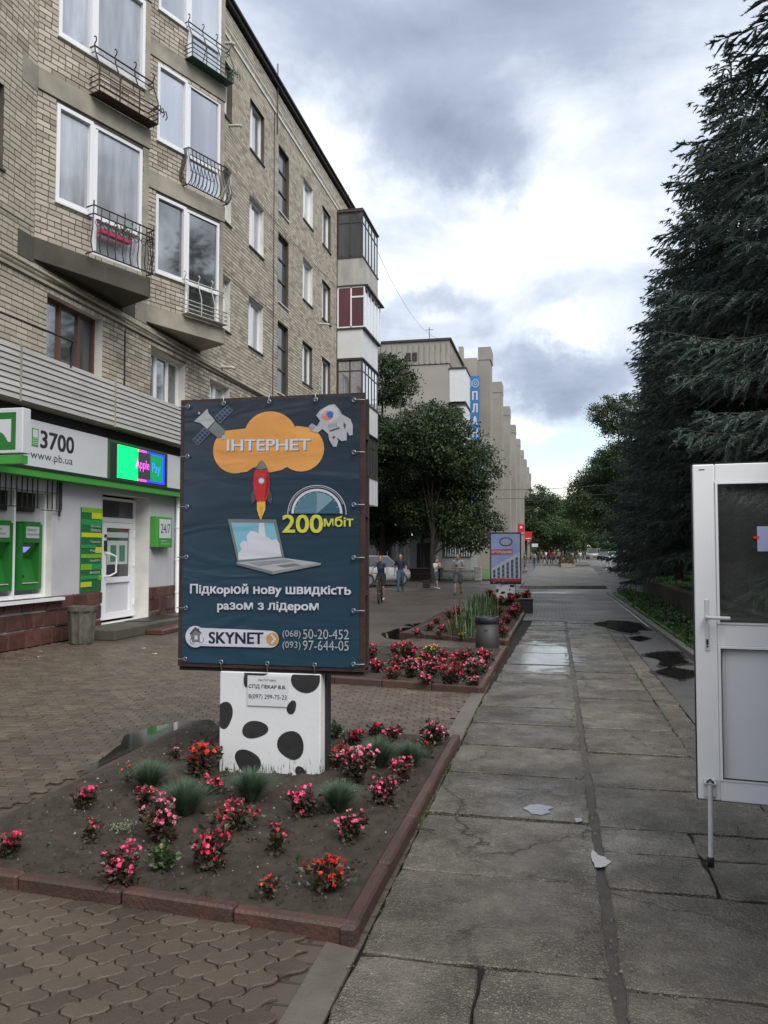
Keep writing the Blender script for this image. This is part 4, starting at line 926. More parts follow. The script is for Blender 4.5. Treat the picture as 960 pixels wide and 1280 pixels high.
# concrete litter urn
UR = thing('litter_urn', (-8.62, 13.45, 0), 'ribbed concrete litter urn standing against the red stone base', 'litter bin')
mb = MB(); n_ = 16
prof = [(.19, 0), (.205, .03), (.24, .58), (.265, .62), (.265, .70), (.235, .70), (.21, .62), (.19, .3), (0.0, .3)]
for (r0, z) in prof:
    for k in range(n_*2):
        t = pi*k/n_; rr = r0*(1.0+(.05 if (k//2) % 2 else -.05) if .02 < z < .6 and r0 < .262 else 1); mb.v.append((rr*cos(t), rr*sin(t), z))
for i in range(len(prof)-1):
    for k in range(n_*2): mb.f.append((i*n_*2+k, i*n_*2+(k+1) % (n_*2), (i+1)*n_*2+(k+1) % (n_*2), (i+1)*n_*2+k)); mb.m.append(0); mb.sm.append(False)
mb.build('body', mat('mossy_concrete', (.12, .115, .095), .9, col2=(.05, .052, .04), vscale=8, bump=1, bscale=40), UR)
mb = MB(); mb.lathe([(.20, .0), (.20, .02)], (0, 0, -.01), 16); mb.build('foot', M_dframe, UR)
for i in range(14):
    mb = MB(); mb.ball((.0, 0, .34), .05, 6, sc=(1, .8, .6)); break
mb.build('litter', M_white, UR)

# ---------------------------------------------------------------- glazed balcony stack at the far end
def stack():
    x0, x1, y0, y1 = FX+.03, -8.08, 33.38, 36.4
    M_par = [mat('stained_concrete_panel', (.42, .41, .38), .8, var=.3, vscale=2.5, stretch=(1, 1, .3), space='World'), mat('white_siding', (.60, .61, .62), .5, var=.1, vscale=2)]
    M_red = glass('pane_maroon_curtain', (.10, .02, .035), .4, 3)
    lv = [(14.55, 16.55, 13.30, 0, M_dframe, G_dark), (11.40, 13.22, 10.08, 1, M_pvc, M_red), (8.20, 9.98, 6.92, 1, M_dframe, G_sky), (5.02, 6.84, 3.76, 1, M_dframe, G_dark)]
    for i, (g0, g1, p0, pm, fm, gm_) in enumerate(lv):
        ex = .10 if i == 1 else 0
        X1, Y0_, Y1_ = x1+ex, y0-ex*.3, y1+ex*1.6
        b = MB(); b.box(x0, x1, y0, y1, p0, g0-.06); q = b.build('parapet', M_par[pm], APT, world=True)
        b = MB(); b.box(x0, X1+.04, Y0_-.03, Y1_+.04, g0-.06, g0); b.build('balcony_ledge', M_dframe, APT, world=True); b = MB(); b.box(x0, X1+.06+(.08 if i == 1 else 0), Y0_-.04, Y1_+.05+(.15 if i == 1 else 0), g1, g1+.06); b.build('balcony_ledge', M_dframe, APT, world=True)
        b = MB(); w = .06
        for (xa, xb) in ((x0, x0+w), ((x0+X1)/2-w/2, (x0+X1)/2+w/2), (X1-w, X1)): b.box(xa, xb, Y0_, Y0_+w, g0, g1)
        b.box(x0+w, X1-w, Y0_, Y0_+w*.9, g0, g0+w); b.box(x0+w, X1-w, Y0_, Y0_+w*.9, g1-w, g1)
        b.box(x0+w, (x0+X1)/2-w/2, Y0_, Y0_+w*.8, g1-.5, g1-.45) if i in (0, 2) else b.box((x0+X1)/2+w/2, X1-w, Y0_, Y0_+w*.8, g1-.5, g1-.43)
        if i in (0, 2): b.box((x0+X1)/2+w/2, X1-w, Y0_, Y0_+w*.8, g1-.5, g1-.45)
        nb = 5
        for k in range(1, nb+1):
            yy = Y0_+(Y1_-Y0_-w)*k/nb; b.box(X1-w*.9, X1, yy, yy+w*.8, g0, g1)
        b.box(X1-w*.8, X1-.002, Y0_+w, Y1_, g0, g0+w); b.box(X1-w*.8, X1-.002, Y0_+w, Y1_, g1-w, g1)
        if i != 1: b.box(X1-w*.7, X1-.004, Y0_+w, Y1_, g1-.5, g1-.45)
        fr = b.build('balcony_glazing', fm, APT, world=True)
        xm = (x0+X1)/2
        for (xa, xb) in ((x0+w, xm-w/2), (xm+w/2, X1-w)):
            p = MB(); p.box(xa, xb, Y0_+.02, Y0_+.03, g0+w, g1-w); p.build('pane', gm_, fr, world=True)
        for k in range(nb):
            ya = Y0_+(Y1_-Y0_-w)*k/nb+w*.8; yb = Y0_+(Y1_-Y0_-w)*(k+1)/nb
            p = MB(); p.box(X1-.035, X1-.025, ya, yb, g0+w, g1-w); p.build('pane', G_sky if i in (0, 1, 2) else G_dark, fr, world=True)
    b = MB(); b.box(x0, x1, y0, y1, 16.62, 16.70); b.build('balcony_roof', M_roof, APT, world=True)
    b = MB(); b.box(-8.62, -8.12, 33.5, 33.9, 0, 3.7); b.box(-8.68, -8.08, 33.44, 33.96, 3.4, 3.7); cb = b.build('brick_pillar', mat('orange_brick', (.30, .085, .04), .8, var=.2, vscale=5, space='World'), APT, world=True)
    b = MB(); 
    for k in range(9): b.box(-8.632, -8.108, 33.488, 33.912, .4*k+.36, .4*k+.375)
    b.build('pillar_joints', M_mortar, APT, world=True)
stack()
# ------------------------------------------------------------------ billboards on cow-spotted bases
def banner_mat(name, c_top, c_bot, z0, z1, rough=.38):
    M = mat(name, c_top, rough, spec=.5); nt = M.node_tree; N = nt.nodes; L = nt.links; b = N['Principled BSDF']
    tc = N.new('ShaderNodeTexCoord'); sp = N.new('ShaderNodeSeparateXYZ'); L.new(tc.outputs['Object'], sp.inputs[0])
    mr = N.new('ShaderNodeMapRange'); L.new(sp.outputs[2], mr.inputs[0]); mr.inputs[1].default_value = z0; mr.inputs[2].default_value = z1
    mx = N.new('ShaderNodeMix'); mx.data_type = 'RGBA'; L.new(mr.outputs[0], mx.inputs[0]); mx.inputs[6].default_value = (*c_bot, 1); mx.inputs[7].default_value = (*c_top, 1); L.new(mx.outputs[2], b.inputs['Base Color'])
    return M
def wrinkle(M, st=.7, sc=3.0):
    """vinyl creases: bump shared by the banner and the print on it"""
    nt = M.node_tree; N = nt.nodes; L = nt.links; b = N['Principled BSDF']; tc = N.new('ShaderNodeTexCoord')
    mp = N.new('ShaderNodeMapping'); mp.inputs['Rotation'].default_value = (0, .7, 0); mp.inputs['Scale'].default_value = (.7, 1, 2.6); L.new(tc.outputs['Object'], mp.inputs[0])
    n = N.new('ShaderNodeTexNoise'); n.inputs['Scale'].default_value = sc; n.inputs['Detail'].default_value = 2; n.inputs['Distortion'].default_value = 1.2; L.new(mp.outputs[0], n.inputs['Vector'])
    bp = N.new('ShaderNodeBump'); bp.inputs['Strength'].default_value = st; bp.inputs['Distance'].default_value = .02; L.new(n.outputs['Fac'], bp.inputs['Height']); L.new(bp.outputs[0], b.inputs['Normal'])
    return M
M_frame = mat('rusty_frame', (.045, .024, .020), .75, var=.5, vscale=9, bump=.4, bscale=60)
M_ban = wrinkle(banner_mat('banner_navy', (.021, .028, .042), (.014, .050, .082), .6, 3.0, .30), .85, 1.3)
def pm(name, c, rough=.4, var=0.0, vs=5.0, col2=None): return wrinkle(mat('print_'+name, c, rough, var=var, vscale=vs, col2=col2), .85, 1.3)
P_or = pm('orange', (.60, .30, .07), .4, col2=(.52, .22, .06), vs=1.5); P_wh = pm('white', (.50, .50, .56)); P_ye = pm('yellow', (.50, .50, .06)); P_red = pm('red', (.40, .018, .02)); P_dred = pm('dark_red', (.2, .01, .012))
P_gry = pm('grey', (.13, .145, .15)); P_dg = pm('dark_grey', (.05, .055, .06)); P_lg = pm('light_grey', (.33, .34, .37)); P_sky = pm('sky', (.16, .36, .46)); P_blue = pm('panel_blue', (.012, .03, .10)); P_tan = pm('logo_orange', (.45, .24, .09)); P_navy = pm('navy', (.008, .014, .03)); P_fl = pm('flame', (.62, .38, .06)); P_te = pm('teal', (.03, .085, .13)); P_pink = pm('pink', (.5, .16, .16)); P_vb = pm('visor_blue', (.03, .12, .35))
BX0, BX1, BZ0, BZ1, BY = -2.93, -1.415, .83, 2.95, 5.90
BB = thing('billboard', (-2.17, 6.0, 0), 'big navy internet advertising board with rocket and laptop on a cow-spotted white base', 'billboard')
# frame: front and back rectangles, joined by struts
mb = MB()
for y0, y1, dx, dz in ((BY, BY+.045, 0, 0), (BY+.14, BY+.18, -.002, -.025)):
    a, b, c, d = BX0+dx, BX1+dx, BZ0, BZ1+dz; w = .045
    mb.box(a, a+w, y0, y1, c, d); mb.box(b-w, b, y0, y1, c, d); mb.box(a+w, b-w, y0, y1, c, c+w); mb.box(a+w, b-w, y0, y1, d-w, d); mb.box((a+b)/2-.02, (a+b)/2+.02, y0+.004, y1-.004, c+w, d-w)
for x in (BX0+.04, BX1-.01):
    for z in (BZ0+.02, 1.4, 2.0, 2.6): mb.box(x-.012, x+.012, BY+.046, BY+.139, z, z+.025)
mb.box(BX0, BX1, BY+.03, BY+.16, BZ0-.035, BZ0-.003)
mb.build('frame', M_frame, BB, world=True)
# vinyl banner: gently puckered sheet
def uvb(u, v):
    """banner face coordinates from the poster's own layout (photo units, rectified)"""
    t = (v-499)/(838-499); xl = 227-6*t; xr = 453.5+4*t; s = (u-xl)/(xr-xl)
    yt = 499-7*s; yb = 838+4*s; tt = (v-yt)/(yb-yt)
    return BX0+(BX1-BX0)*s, BZ1-(BZ1-BZ0)*tt
YB = BY-.012
mb = MB(); nx, nz = 48, 66; pts = []; r_ = random.Random(3)
gx = [(0, k/5) for k in range(6)]+[(1, k/5) for k in range(6)]+[(k/3, 0) for k in range(4)]+[(k/3, 1) for k in range(4)]
for j in range(nz+1):
    for i in range(nx+1):
        s, t = i/nx, j/nz; x = BX0+.035+(BX1-BX0-.07)*s; z = BZ0+.03+(BZ1-BZ0-.055)*t
        e = min(s, 1-s, t*1.4, (1-t)*1.4); y = YB+.004
        for gx_, gt in gx:
            dd = hypot((s-gx_), (t-gt)*1.4); y += .004*math.exp(-dd*dd/.0012)
        pts.append((x, y, z))
mb.add(pts, [(j*(nx+1)+i, j*(nx+1)+i+1, (j+1)*(nx+1)+i+1, (j+1)*(nx+1)+i) for j in range(nz) for i in range(nx)], 0, True)
BN = mb.build('banner', M_ban, BB, world=True)
mb = MB(); mb.box(BX0+.07, BX1-.07, BY+.182, BY+.187, BZ0+.03, BZ1-.06); mb.build('rear_banner', M_ban, BB, world=True)
LAY = [0]
def lay(): LAY[0] += 1; return YB-.0012-.00011*LAY[0]
def shape(name, pts, m, parent=BN):
    y = lay(); q = MB(); q.poly([(uvb(*p)[0], y, uvb(*p)[1]) for p in pts]); return q.build(name, m, parent, world=True)
def circ(cx, cy, r, n=28, a0=0, a1=360, ry=None):
    ry = ry or r; return [(cx+r*cos(radians(a0+(a1-a0)*i/n)), cy-ry*sin(radians(a0+(a1-a0)*i/n))) for i in range(n+(0 if a1-a0 == 360 else 1))]
def ring(name, cx, cy, r0, r1, m, a0=0, a1=360, n=32):
    y = lay(); q = MB(); P = []
    for i in range(n+1):
        a = radians(a0+(a1-a0)*i/n)
        for r in (r0, r1): x, z = uvb(cx+r*cos(a), cy-r*sin(a)); P.append((x, y, z))
    q.add(P, [(2*i, 2*i+1, 2*i+3, 2*i+2) for i in range(n)]); return q.build(name, m, BN, world=True)
def btext(s, u0, v0, u1, v1, m, bold=0.0, shear=0.0, name='lettering'):
    y = lay(); x0, z0 = uvb(u0, v1); x1, z1 = uvb(u1, v0); k = (uvb(u1, v1)[1]-z0)/max(1e-6, (x1-x0))
    return text(name, s, lambda a, z: (x0+a, y, z0+z+k*a), x1-x0, (uvb(u0, v0)[1]-z0), m, BN, bold=bold, shear=shear)
# cloud outline (union of discs walked round its edge)
cl = []
cl += circ(297, 565, 28, 14, 118, 282, 29); cl += circ(318, 0, 0, 0)[:0]
cl += [(303, 593), (312, 592), (318, 588)]; cl += [(322, 586), (330, 590), (341, 593), (355, 590), (362, 586)]
cl += circ(379, 563, 28, 14, 245, 425, 29); cl += [(375, 534), (372, 534)]; cl += circ(341, 548, 33, 14, 20, 160, 33)
shape('printed_cloud', cl, P_or)
btext('ІНТЕРНЕТ', 288, 552, 391, 566, P_gry, .02); btext('ІНТЕРНЕТ', 287, 551, 390, 565, P_wh, .02)
# satellite
def rot2(cx, cy, pts, deg): a = radians(deg); return [(cx+x*cos(a)-y*sin(a), cy+x*sin(a)+y*cos(a)) for x, y in pts]
def srect(name, cx, cy, w, h, deg, m): return shape(name, rot2(cx, cy, [(-w/2, -h/2), (w/2, -h/2), (w/2, h/2), (-w/2, h/2)], deg), m)
for cx, cy in ((282.5, 518), (254, 546.5)):
    srect('printed_panel', cx, cy, 23, 10.5, -45, P_gry)
    for i in range(5):
        for j in range(2):
            p = rot2(cx, cy, [(-9+i*4.5, -2.4+j*4.8)], -45)[0]; srect('printed_cell', p[0], p[1], 3.5, 3.8, -45, P_blue)
shape('printed_satellite', [(245, 527), (262, 511), (264, 517), (272, 526), (262, 537), (253, 529)], P_lg)
shape('printed_satellite', [(272, 527), (285, 539), (283, 546), (276, 549), (263, 538)], P_gry)
shape('printed_satellite', [(281, 546), (286, 544), (284, 550), (279, 551)], P_lg)
shape('printed_antenna', circ(251.5, 516.5, 1.6, 8), P_lg)
# astronaut
shape('printed_astronaut', [(397, 521), (402, 514), (412, 508), (419, 507), (425, 514), (428, 520), (438, 526), (441, 534), (441, 546), (437, 547), (434, 541), (434, 553), (428, 554), (422, 549), (424, 553), (422, 561), (418, 561), (413, 552), (412, 545), (405, 538), (399, 543), (392, 541), (388, 535), (392, 531), (398, 535), (402, 528)], P_lg)
shape('printed_astronaut', [(407, 512), (416, 508), (423, 514), (424, 524), (415, 530), (405, 526), (401, 518)], pm('suit_white', (.42, .42, .46)))
shape('printed_visor', circ(410.5, 521.5, 7, 20, ry=6.2), P_pink); shape('printed_visor', [(409, 519), (414, 515), (418, 518), (417, 524), (413, 525)], P_vb); shape('printed_visor', circ(407, 519, 2.6, 10), P_lg)
shape('printed_strap', [(413, 540), (425, 536), (426, 538), (414, 542)], P_dg); shape('printed_pack', [(411, 533), (422, 530), (423, 535), (412, 538)], pm('suit_grey', (.24, .25, .27)))
shape('printed_patch', circ(418.5, 549, 1.8, 8), P_dg); shape('printed_seam', [(430, 530), (433, 533), (432, 539), (430, 535)], P_dg); shape('printed_glove', [(389, 535), (393, 532), (396, 537), (391, 540)], pm('suit_grey', (.24, .25, .27)))
# rocket
rk = lambda w, y0, y1: [(330+w*sin(pi*t/12)**.75*(1 if s > 0 else -1), y0+(y1-y0)*t/12) for s in (1,) for t in range(13)]
shape('printed_fin', [(321, 612), (317, 622), (318, 635), (323, 629)], P_dg); shape('printed_fin', [(340, 612), (344, 622), (343, 634), (338, 629)], P_dg)
body = [(330.5, 577), (334, 581), (337.5, 587), (340, 596), (341, 606), (340, 616), (337, 627), (335, 630), (326, 630), (323.5, 627), (321, 616), (320, 606), (321, 596), (323.5, 587), (327, 581)]
shape('printed_rocket', body, P_dg); shape('printed_rocket', [(322.5, 590), (338.5, 590)]+body[3:8]+body[8:13], P_red)
shape('printed_shade', [(337, 590), (339.5, 598), (340, 608), (338, 620), (334, 629), (336, 612)], P_dred); shape('printed_nose', [(330.5, 577), (333, 581), (337, 587), (331, 589), (324, 588), (328, 581)], P_gry)
ring('printed_porthole_rim', 330.5, 603.5, 0.1, 4.6, P_gry); ring('printed_porthole', 330.5, 603.5, 0.1, 3.3, P_wh)
shape('printed_flame', [(325, 630), (335.5, 630), (335.5, 640), (332, 648), (330, 655), (327.5, 648), (325, 640)], P_fl); shape('printed_flame', [(328, 636), (333, 636), (331.5, 648), (330, 656), (328.8, 648)], P_or)
# laptop
shape('printed_laptop', [(288, 652), (349, 652.5), (360, 702), (301, 708)], P_gry); shape('printed_screen', [(292.5, 656.5), (346, 657), (356.5, 699), (303, 704)], P_sky)
sm = [(302, 703.5), (301, 696), (306, 690), (303, 684), (308, 679), (313, 681), (312, 673), (317, 667), (324, 668), (327, 671), (328, 656.8), (334, 656.8), (336, 674), (341, 676), (344, 679), (349, 677), (353, 682), (356, 699)]
shape('printed_smoke', sm, P_wh)
shape('printed_laptop', [(299, 707), (360, 701), (404, 707), (345, 718)], P_lg); shape('printed_laptop', [(299, 707), (345, 717.6), (345, 721.5), (300, 710)], P_gry); shape('printed_laptop', [(345, 717.6), (404.5, 706.5), (404.5, 709.5), (345, 721.5)], pm('edge_grey', (.2, .21, .22)))
shape('printed_keyboard', [(314, 707), (360, 702.5), (373, 705), (328, 711)], P_gry)
for k in range(3): shape('printed_key_row', [(316+k*4, 707.3+k*1.1), (360+k*4, 703.1+k*.9), (361+k*4, 703.5+k*.9), (317+k*4, 707.8+k*1.1)], P_lg)
shape('printed_touchpad', [(349, 710.5), (372, 707.5), (382, 710), (360, 713)], P_gry)
# gauge
shape('printed_dial', circ(399, 645, 27.5, 24, 0, 180), P_te); shape('printed_dial', [(399, 645)]+circ(399, 645, 27, 16, 42, 180), pm('dial_light', (.07, .16, .21)))
shape('printed_dial', [(399, 645)]+circ(399, 645, 26, 10, 42, 90), pm('dial_lighter', (.16, .26, .31)))
ring('printed_arc', 399, 645, 28, 31, P_wh, 0, 180); ring('printed_arc', 399, 645, 33, 33.7, P_lg, 20, 175); ring('printed_arc', 399, 645, 35, 35.8, P_wh, -2, 182)
for k in range(1, 10):
    a = radians(18*k); shape('printed_tick', [(399+25*cos(a)-.3*sin(a), 645-25*sin(a)-.3*cos(a)), (399+28*cos(a)-.3*sin(a), 645-28*sin(a)-.3*cos(a)), (399+28*cos(a)+.4*sin(a), 645-28*sin(a)+.4*cos(a)), (399+25*cos(a)+.4*sin(a), 645-25*sin(a)+.4*cos(a))], P_lg)
btext('200', 357.5, 647, 406, 669, P_ye, .02); btext('мбіт', 408, 648.5, 443, 661.5, P_ye, .02)
btext('Підкорюй нову швидкіст', 239.5, 734, 431.8, 749.5, P_wh, .02); btext('b', 434, 737.2, 441, 746.2, P_wh, .035); btext('разом з лідером', 275, 756, 402, 769.5, P_wh, .02)
shape('logo_bar', circ(247, 800.5, 12, 12, 90, 270, 11.5)+circ(343, 802.5, 10.5, 12, -90, 90, 10.5), P_wh); shape('logo_disc', circ(246, 800.5, 13, 28, ry=13.5), P_wh)
shape('logo_house', [(239, 797), (246, 789), (254, 796), (252, 799), (252, 807), (242, 808)], P_gry); shape('logo_roof', [(238, 797), (246, 788), (255, 796), (250, 795), (246, 792), (241, 798)], P_dg)
ring('logo_cable', 243, 806, 3.5, 4.3, P_dg, 60, 300); ring('logo_cable', 253, 804, 3.5, 4.3, P_dg, 200, 400)
shape('logo_chimney', [(249, 790), (251, 790), (251, 794), (249, 793)], P_dg); shape('logo_window', [(245, 799), (249, 799), (249, 804), (245, 804)], P_wh)
btext('SKYNET', 264, 794.5, 333.5, 808.5, P_navy, .025)
shape('logo_button', circ(345.5, 802.5, 8, 24), P_tan); shape('logo_arrow', [(342.5, 797), (344.5, 796), (350, 802), (345, 808.5), (343, 807.5), (347, 802)], P_wh)
btext('(068)', 358, 791, 380.5, 801.5, P_lg); btext('50-20-452', 383.5, 789.5, 439.5, 801.5, P_lg); btext('(093)', 358, 805, 380.5, 815.5, P_lg); btext('97-644-05', 383.5, 803.5, 439.5, 815.5, P_lg)
# grommets and ties
M_met = mat('zinc', (.26, .27, .29), .35, metal=.8)
gm = []
for k in range(6):
    z = BZ0+.06+(BZ1-BZ0-.12)*k/5; gm += [(BX0+.075, z, -1, 0), (BX1-.075, z, 1, 0)]
for k in range(1, 4): x = BX0+(BX1-BX0)*k/4+.0; gm += [(x, BZ0+.045, 0, -1), (x, BZ1-.045, 0, 1)]
for (x, z, dx, dz) in gm:
    q = MB(); q.lathe([(.010, -.002), (.0105, .003), (.017, .003), (.018, -.002)], (0, 0, 0), 14); q.v = [(x+a, YB-.016-c, z+b) for a, b, c in q.v]
    q.tube([(x, YB-.02, z), (x+dx*.04, YB-.022, z+dz*.035), (x+dx*.082, YB-.004, z+dz*.06)], .0045, 5); q.build('grommet', M_met, BB, world=True)
# base
def spot(parent, cx, cz, rx, rz, rot, y, m, sq=.0, seed=0, clip=None):
    r = random.Random(seed); pts = []
    for i in range(28):
        t = 2*pi*i/28; w = 1+.07*sin(2*t+seed)+.05*sin(3*t+seed*2); a, b = rx*w*cos(t), rz*w*sin(t)
        x = cx+a*cos(rot)-b*sin(rot); z = cz+a*sin(rot)+b*cos(rot)
        if clip: x = min(max(x, clip[0]), clip[1]); z = min(max(z, clip[2]), clip[3])
        pts.append((x, y, z))
    q = MB(); q.poly(pts); return q.build('black_spot', m, parent, world=True)
def base_paint():
    M = mat('cow_white', (.66, .67, .68), .55, var=.06, vscale=4, bump=.15, bscale=30); nt = M.node_tree; N = nt.nodes; L = nt.links; b = N['Principled BSDF']
    # paint worn to dark streaks near the foot
    tc = N.new('ShaderNodeTexCoord'); mp = N.new('ShaderNodeMapping'); mp.inputs['Scale'].default_value = (60, 60, 9); L.new(tc.outputs['Object'], mp.inputs[0])
    n = N.new('ShaderNodeTexNoise'); n.inputs['Scale'].default_value = 1; n.inputs['Detail'].default_value = 6; n.inputs['Roughness'].default_value = .7; L.new(mp.outputs[0], n.inputs['Vector'])
    sp = N.new('ShaderNodeSeparateXYZ'); L.new(tc.outputs['Object'], sp.inputs[0]); mr = N.new('ShaderNodeMapRange'); L.new(sp.outputs[2], mr.inputs[0]); mr.inputs[1].default_value = 0; mr.inputs[2].default_value = .34; mr.inputs[3].default_value = .07; mr.inputs[4].default_value = -.20
    ad = N.new('ShaderNodeMath'); ad.operation = 'ADD'; L.new(n.outputs['Fac'], ad.inputs[0]); L.new(mr.outputs[0], ad.inputs[1])
    st = N.new('ShaderNodeMapRange'); L.new(ad.outputs[0], st.inputs[0]); st.inputs[1].default_value = .53; st.inputs[2].default_value = .60
    mx = N.new('ShaderNodeMix'); mx.data_type = 'RGBA'; lk = b.inputs['Base Color'].links[0]; L.new(lk.from_socket, mx.inputs[6]); mx.inputs[7].default_value = (.07, .065, .06, 1); L.new(st.outputs[0], mx.inputs[0]); L.new(mx.outputs[2], b.inputs['Base Color'])
    return M
M_cow = base_paint(); M_spot = mat('cow_black', (.030, .030, .032), .5, var=.4, vscale=12)
def cow_base(parent, x0, x1, y0, y1, z0, z1):
    s = (x1-x0)/.815; q = MB(); q.bbox(x0, x1, y0, y1-.002, z0, z1, .008); b = q.build('base', M_cow, parent, world=True)
    q = MB(); q.box(x1-.06, x1+.012, y1, y1+.12*s, z0-.02, z1); q.build('base_rear_post', M_spot, parent, world=True); q = MB(); q.box(x0+.02, x0+.08, y1, y1+.12*s, z0-.02, z1); q.build('base_rear_post', M_spot, parent, world=True)
    cl = (x0+.003, x1-.003, z0+.004, z1-.004); f = lambda u, v: (x0+(u-162)/(776-162)*(x1-x0), z1-(v-70)/(680-70)*(z1-z0))
    for k, (u, v, a, c_, ro) in enumerate([(195, 332, 50, 82, 0), (382, 412, 76, 55, .1), (602, 493, 76, 88, -.25), (342, 605, 82, 68, -.3), (658, 643, 33, 26, -.2), (605, 270, 28, 40, -.3), (695, 95, 95, 80, .2), (385, 70, 70, 26, 0), (328, 115, 14, 50, 0)]):
        cx, cz = f(u, v); kx = (x1-x0)/614; kz = (z1-z0)/610; spot(b, cx, cz, a*kx, c_*kz, ro, y0-.0015-.0004*k, M_spot, seed=k, clip=cl)
    return b, f
cb, f = cow_base(BB, -2.575, -1.755, 5.90, 6.03, .02, .80)
q = MB(); a, c_ = f(338, 268), f(580, 88); q.box(a[0], c_[0], 5.890, 5.893, a[1], c_[1]); stc = q.build('paper_notice', mat('notice_paper', (.60, .61, .63), .5, var=.08, vscale=10), cb, world=True)
for s_, u0, v0, u1, v1, bo in (('ОБСЛУГОВУЕ', 402, 107, 512, 119, .0), ('СПД ПЕКАР В.В.', 346, 140, 572, 166, .012), ('8(097) 299-75-23', 346, 198, 577, 232, .0)):
    p, w = f(u0, v1), f(u1, v0); text('lettering', s_, (lambda pp: (lambda a, z: (pp[0]+a, 5.888, pp[1]+z)))(p), w[0]-p[0], w[1]-p[1], M_black, stc, bold=bo)
# second billboard
B2X0, B2X1, B2Z0, B2Z1, B2Y = -2.235, -1.16, .55, 2.35, 28.2
b2 = thing('billboard', (-1.7, 28.3, 0), 'small blue sales billboard with a building picture on a spotted base farther down the path', 'billboard')
q = MB(); q.box(B2X0, B2X1, B2Y, B2Y+.08, B2Z0, B2Z1); q.build('frame', M_frame, b2, world=True)
q = MB(); q.box(B2X0+.04, B2X1-.04, B2Y-.008, B2Y-.001, B2Z0+.05, B2Z1-.05); bn = q.build('banner', mat('poster_lilac_blue', (.22, .30, .58), .5, col2=(.38, .44, .66), vscale=1.2), b2, world=True)
def f2(u, v): return (B2X0+(u-405)/(730-405)*(B2X1-B2X0), B2Z1-(v-200)/(695-200)*(B2Z1-B2Z0))
def s2(name, pts, m, k):
    q = MB(); q.poly([(f2(*p)[0], B2Y-.010-.003*k, f2(*p)[1]) for p in pts]); q.build(name, m, bn, world=True)
s2('printed_red_band', [(414, 365), (640, 360), (640, 408), (414, 415)], mat('poster_red', (.50, .03, .04), .5), 1)
p = f2(420, 405); text('lettering', 'ХІТ ПРОДАЖІВ', lambda a, z: (p[0]+a, B2Y-.016, p[1]+z), f2(632, 0)[0]-p[0], .11, M_white, bn, bold=.03)
s2('printed_building', [(420, 545), (716, 385), (720, 640), (420, 640)], mat('poster_bld', (.50, .54, .58), .5), 1)
for k in range(6):
    u = 436+k*47; tv = 545-(u-420)*.52
    s2('printed_window_strip', [(u, tv+30), (u+26, tv+18), (u+26, 636), (u, 636)], mat('poster_win', (.05, .09, .16), .5), 2)
    for j in range(4): s2('printed_balcony', [(u+3, tv+60+j*40), (u+24, tv+52+j*40), (u+24, tv+62+j*40), (u+3, tv+70+j*40)], mat('poster_bal', (.25, .3, .36), .5), 3)
s2('printed_foot_band', [(414, 640), (722, 645), (722, 668), (414, 664)], mat('poster_red', (.5, .03, .04), .5), 1); s2('printed_foot_band', [(414, 665), (722, 669), (722, 686), (414, 682)], mat('poster_dark', (.03, .03, .05), .5), 1)
P = [(573+70*cos(2*pi*i/24), 290+42*sin(2*pi*i/24)) for i in range(24)]; s2('printed_oval', P, mat('poster_dark', (.03, .03, .05), .5), 1)
s2('printed_oval', [(573+58*cos(2*pi*i/24), 290+33*sin(2*pi*i/24)) for i in range(24)], mat('poster_pale', (.36, .38, .55), .5), 2)
cow_base(b2, -2.03, -1.38, 28.22, 28.34, 0.03, .53)
# ------------------------------------------------------------------ open kiosk door with its prop
M_upvc = mat('door_pvc', (.82, .82, .83), .30, var=.06, vscale=2.5, bump=.04, bscale=6, rough2=.42)
KD = thing('open_door', (.776, 4.87, .35), 'open white plastic door with dark glass upper pane and a grey lever handle', 'door', rz=-.115)
W_, HH = .85, 1.885; q = MB(); fw = .118
for a0, a1 in ((0, fw), (W_-fw, W_)): q.bbox(a0, a1, -.035, .035, 0, HH, .006)
for b0, b1 in ((0, .11), (.86, .98), (HH-.10, HH)): q.bbox(fw+.0005, W_-fw-.0005, -.0345, .0345, b0, b1, .004)
q.build('frame', M_upvc, KD)
q = MB()
for (z0, z1) in ((.11, .86), (.98, HH-.10)):
    g = .016; q.bbox(fw, fw+g, -.041, -.030, z0, z1, .002); q.bbox(W_-fw-g, W_-fw, -.041, -.03, z0, z1, .002); q.bbox(fw+g, W_-fw-g, -.040, -.03, z0, z0+g, .002); q.bbox(fw+g, W_-fw-g, -.040, -.03, z1-g, z1, .002)
q.build('bead', M_upvc, KD)
q = MB()
for (z0, z1) in ((.11, .86), (.98, HH-.10)):
    q.box(fw+.014, fw+.019, -.0425, -.028, z0+.014, z1-.014); q.box(fw+.019, W_-fw-.019, -.0425, -.028, z0+.014, z0+.018); q.box(fw+.019, W_-fw-.019, -.0425, -.028, z1-.018, z1-.014)
q.build('gasket', M_black, KD)
q = MB(); q.box(fw+.01, W_-fw-.01, -.012, .012, .12, .85); q.build('lower_panel', mat('panel_white', (.74, .745, .77), .45, var=.05, vscale=3), KD)
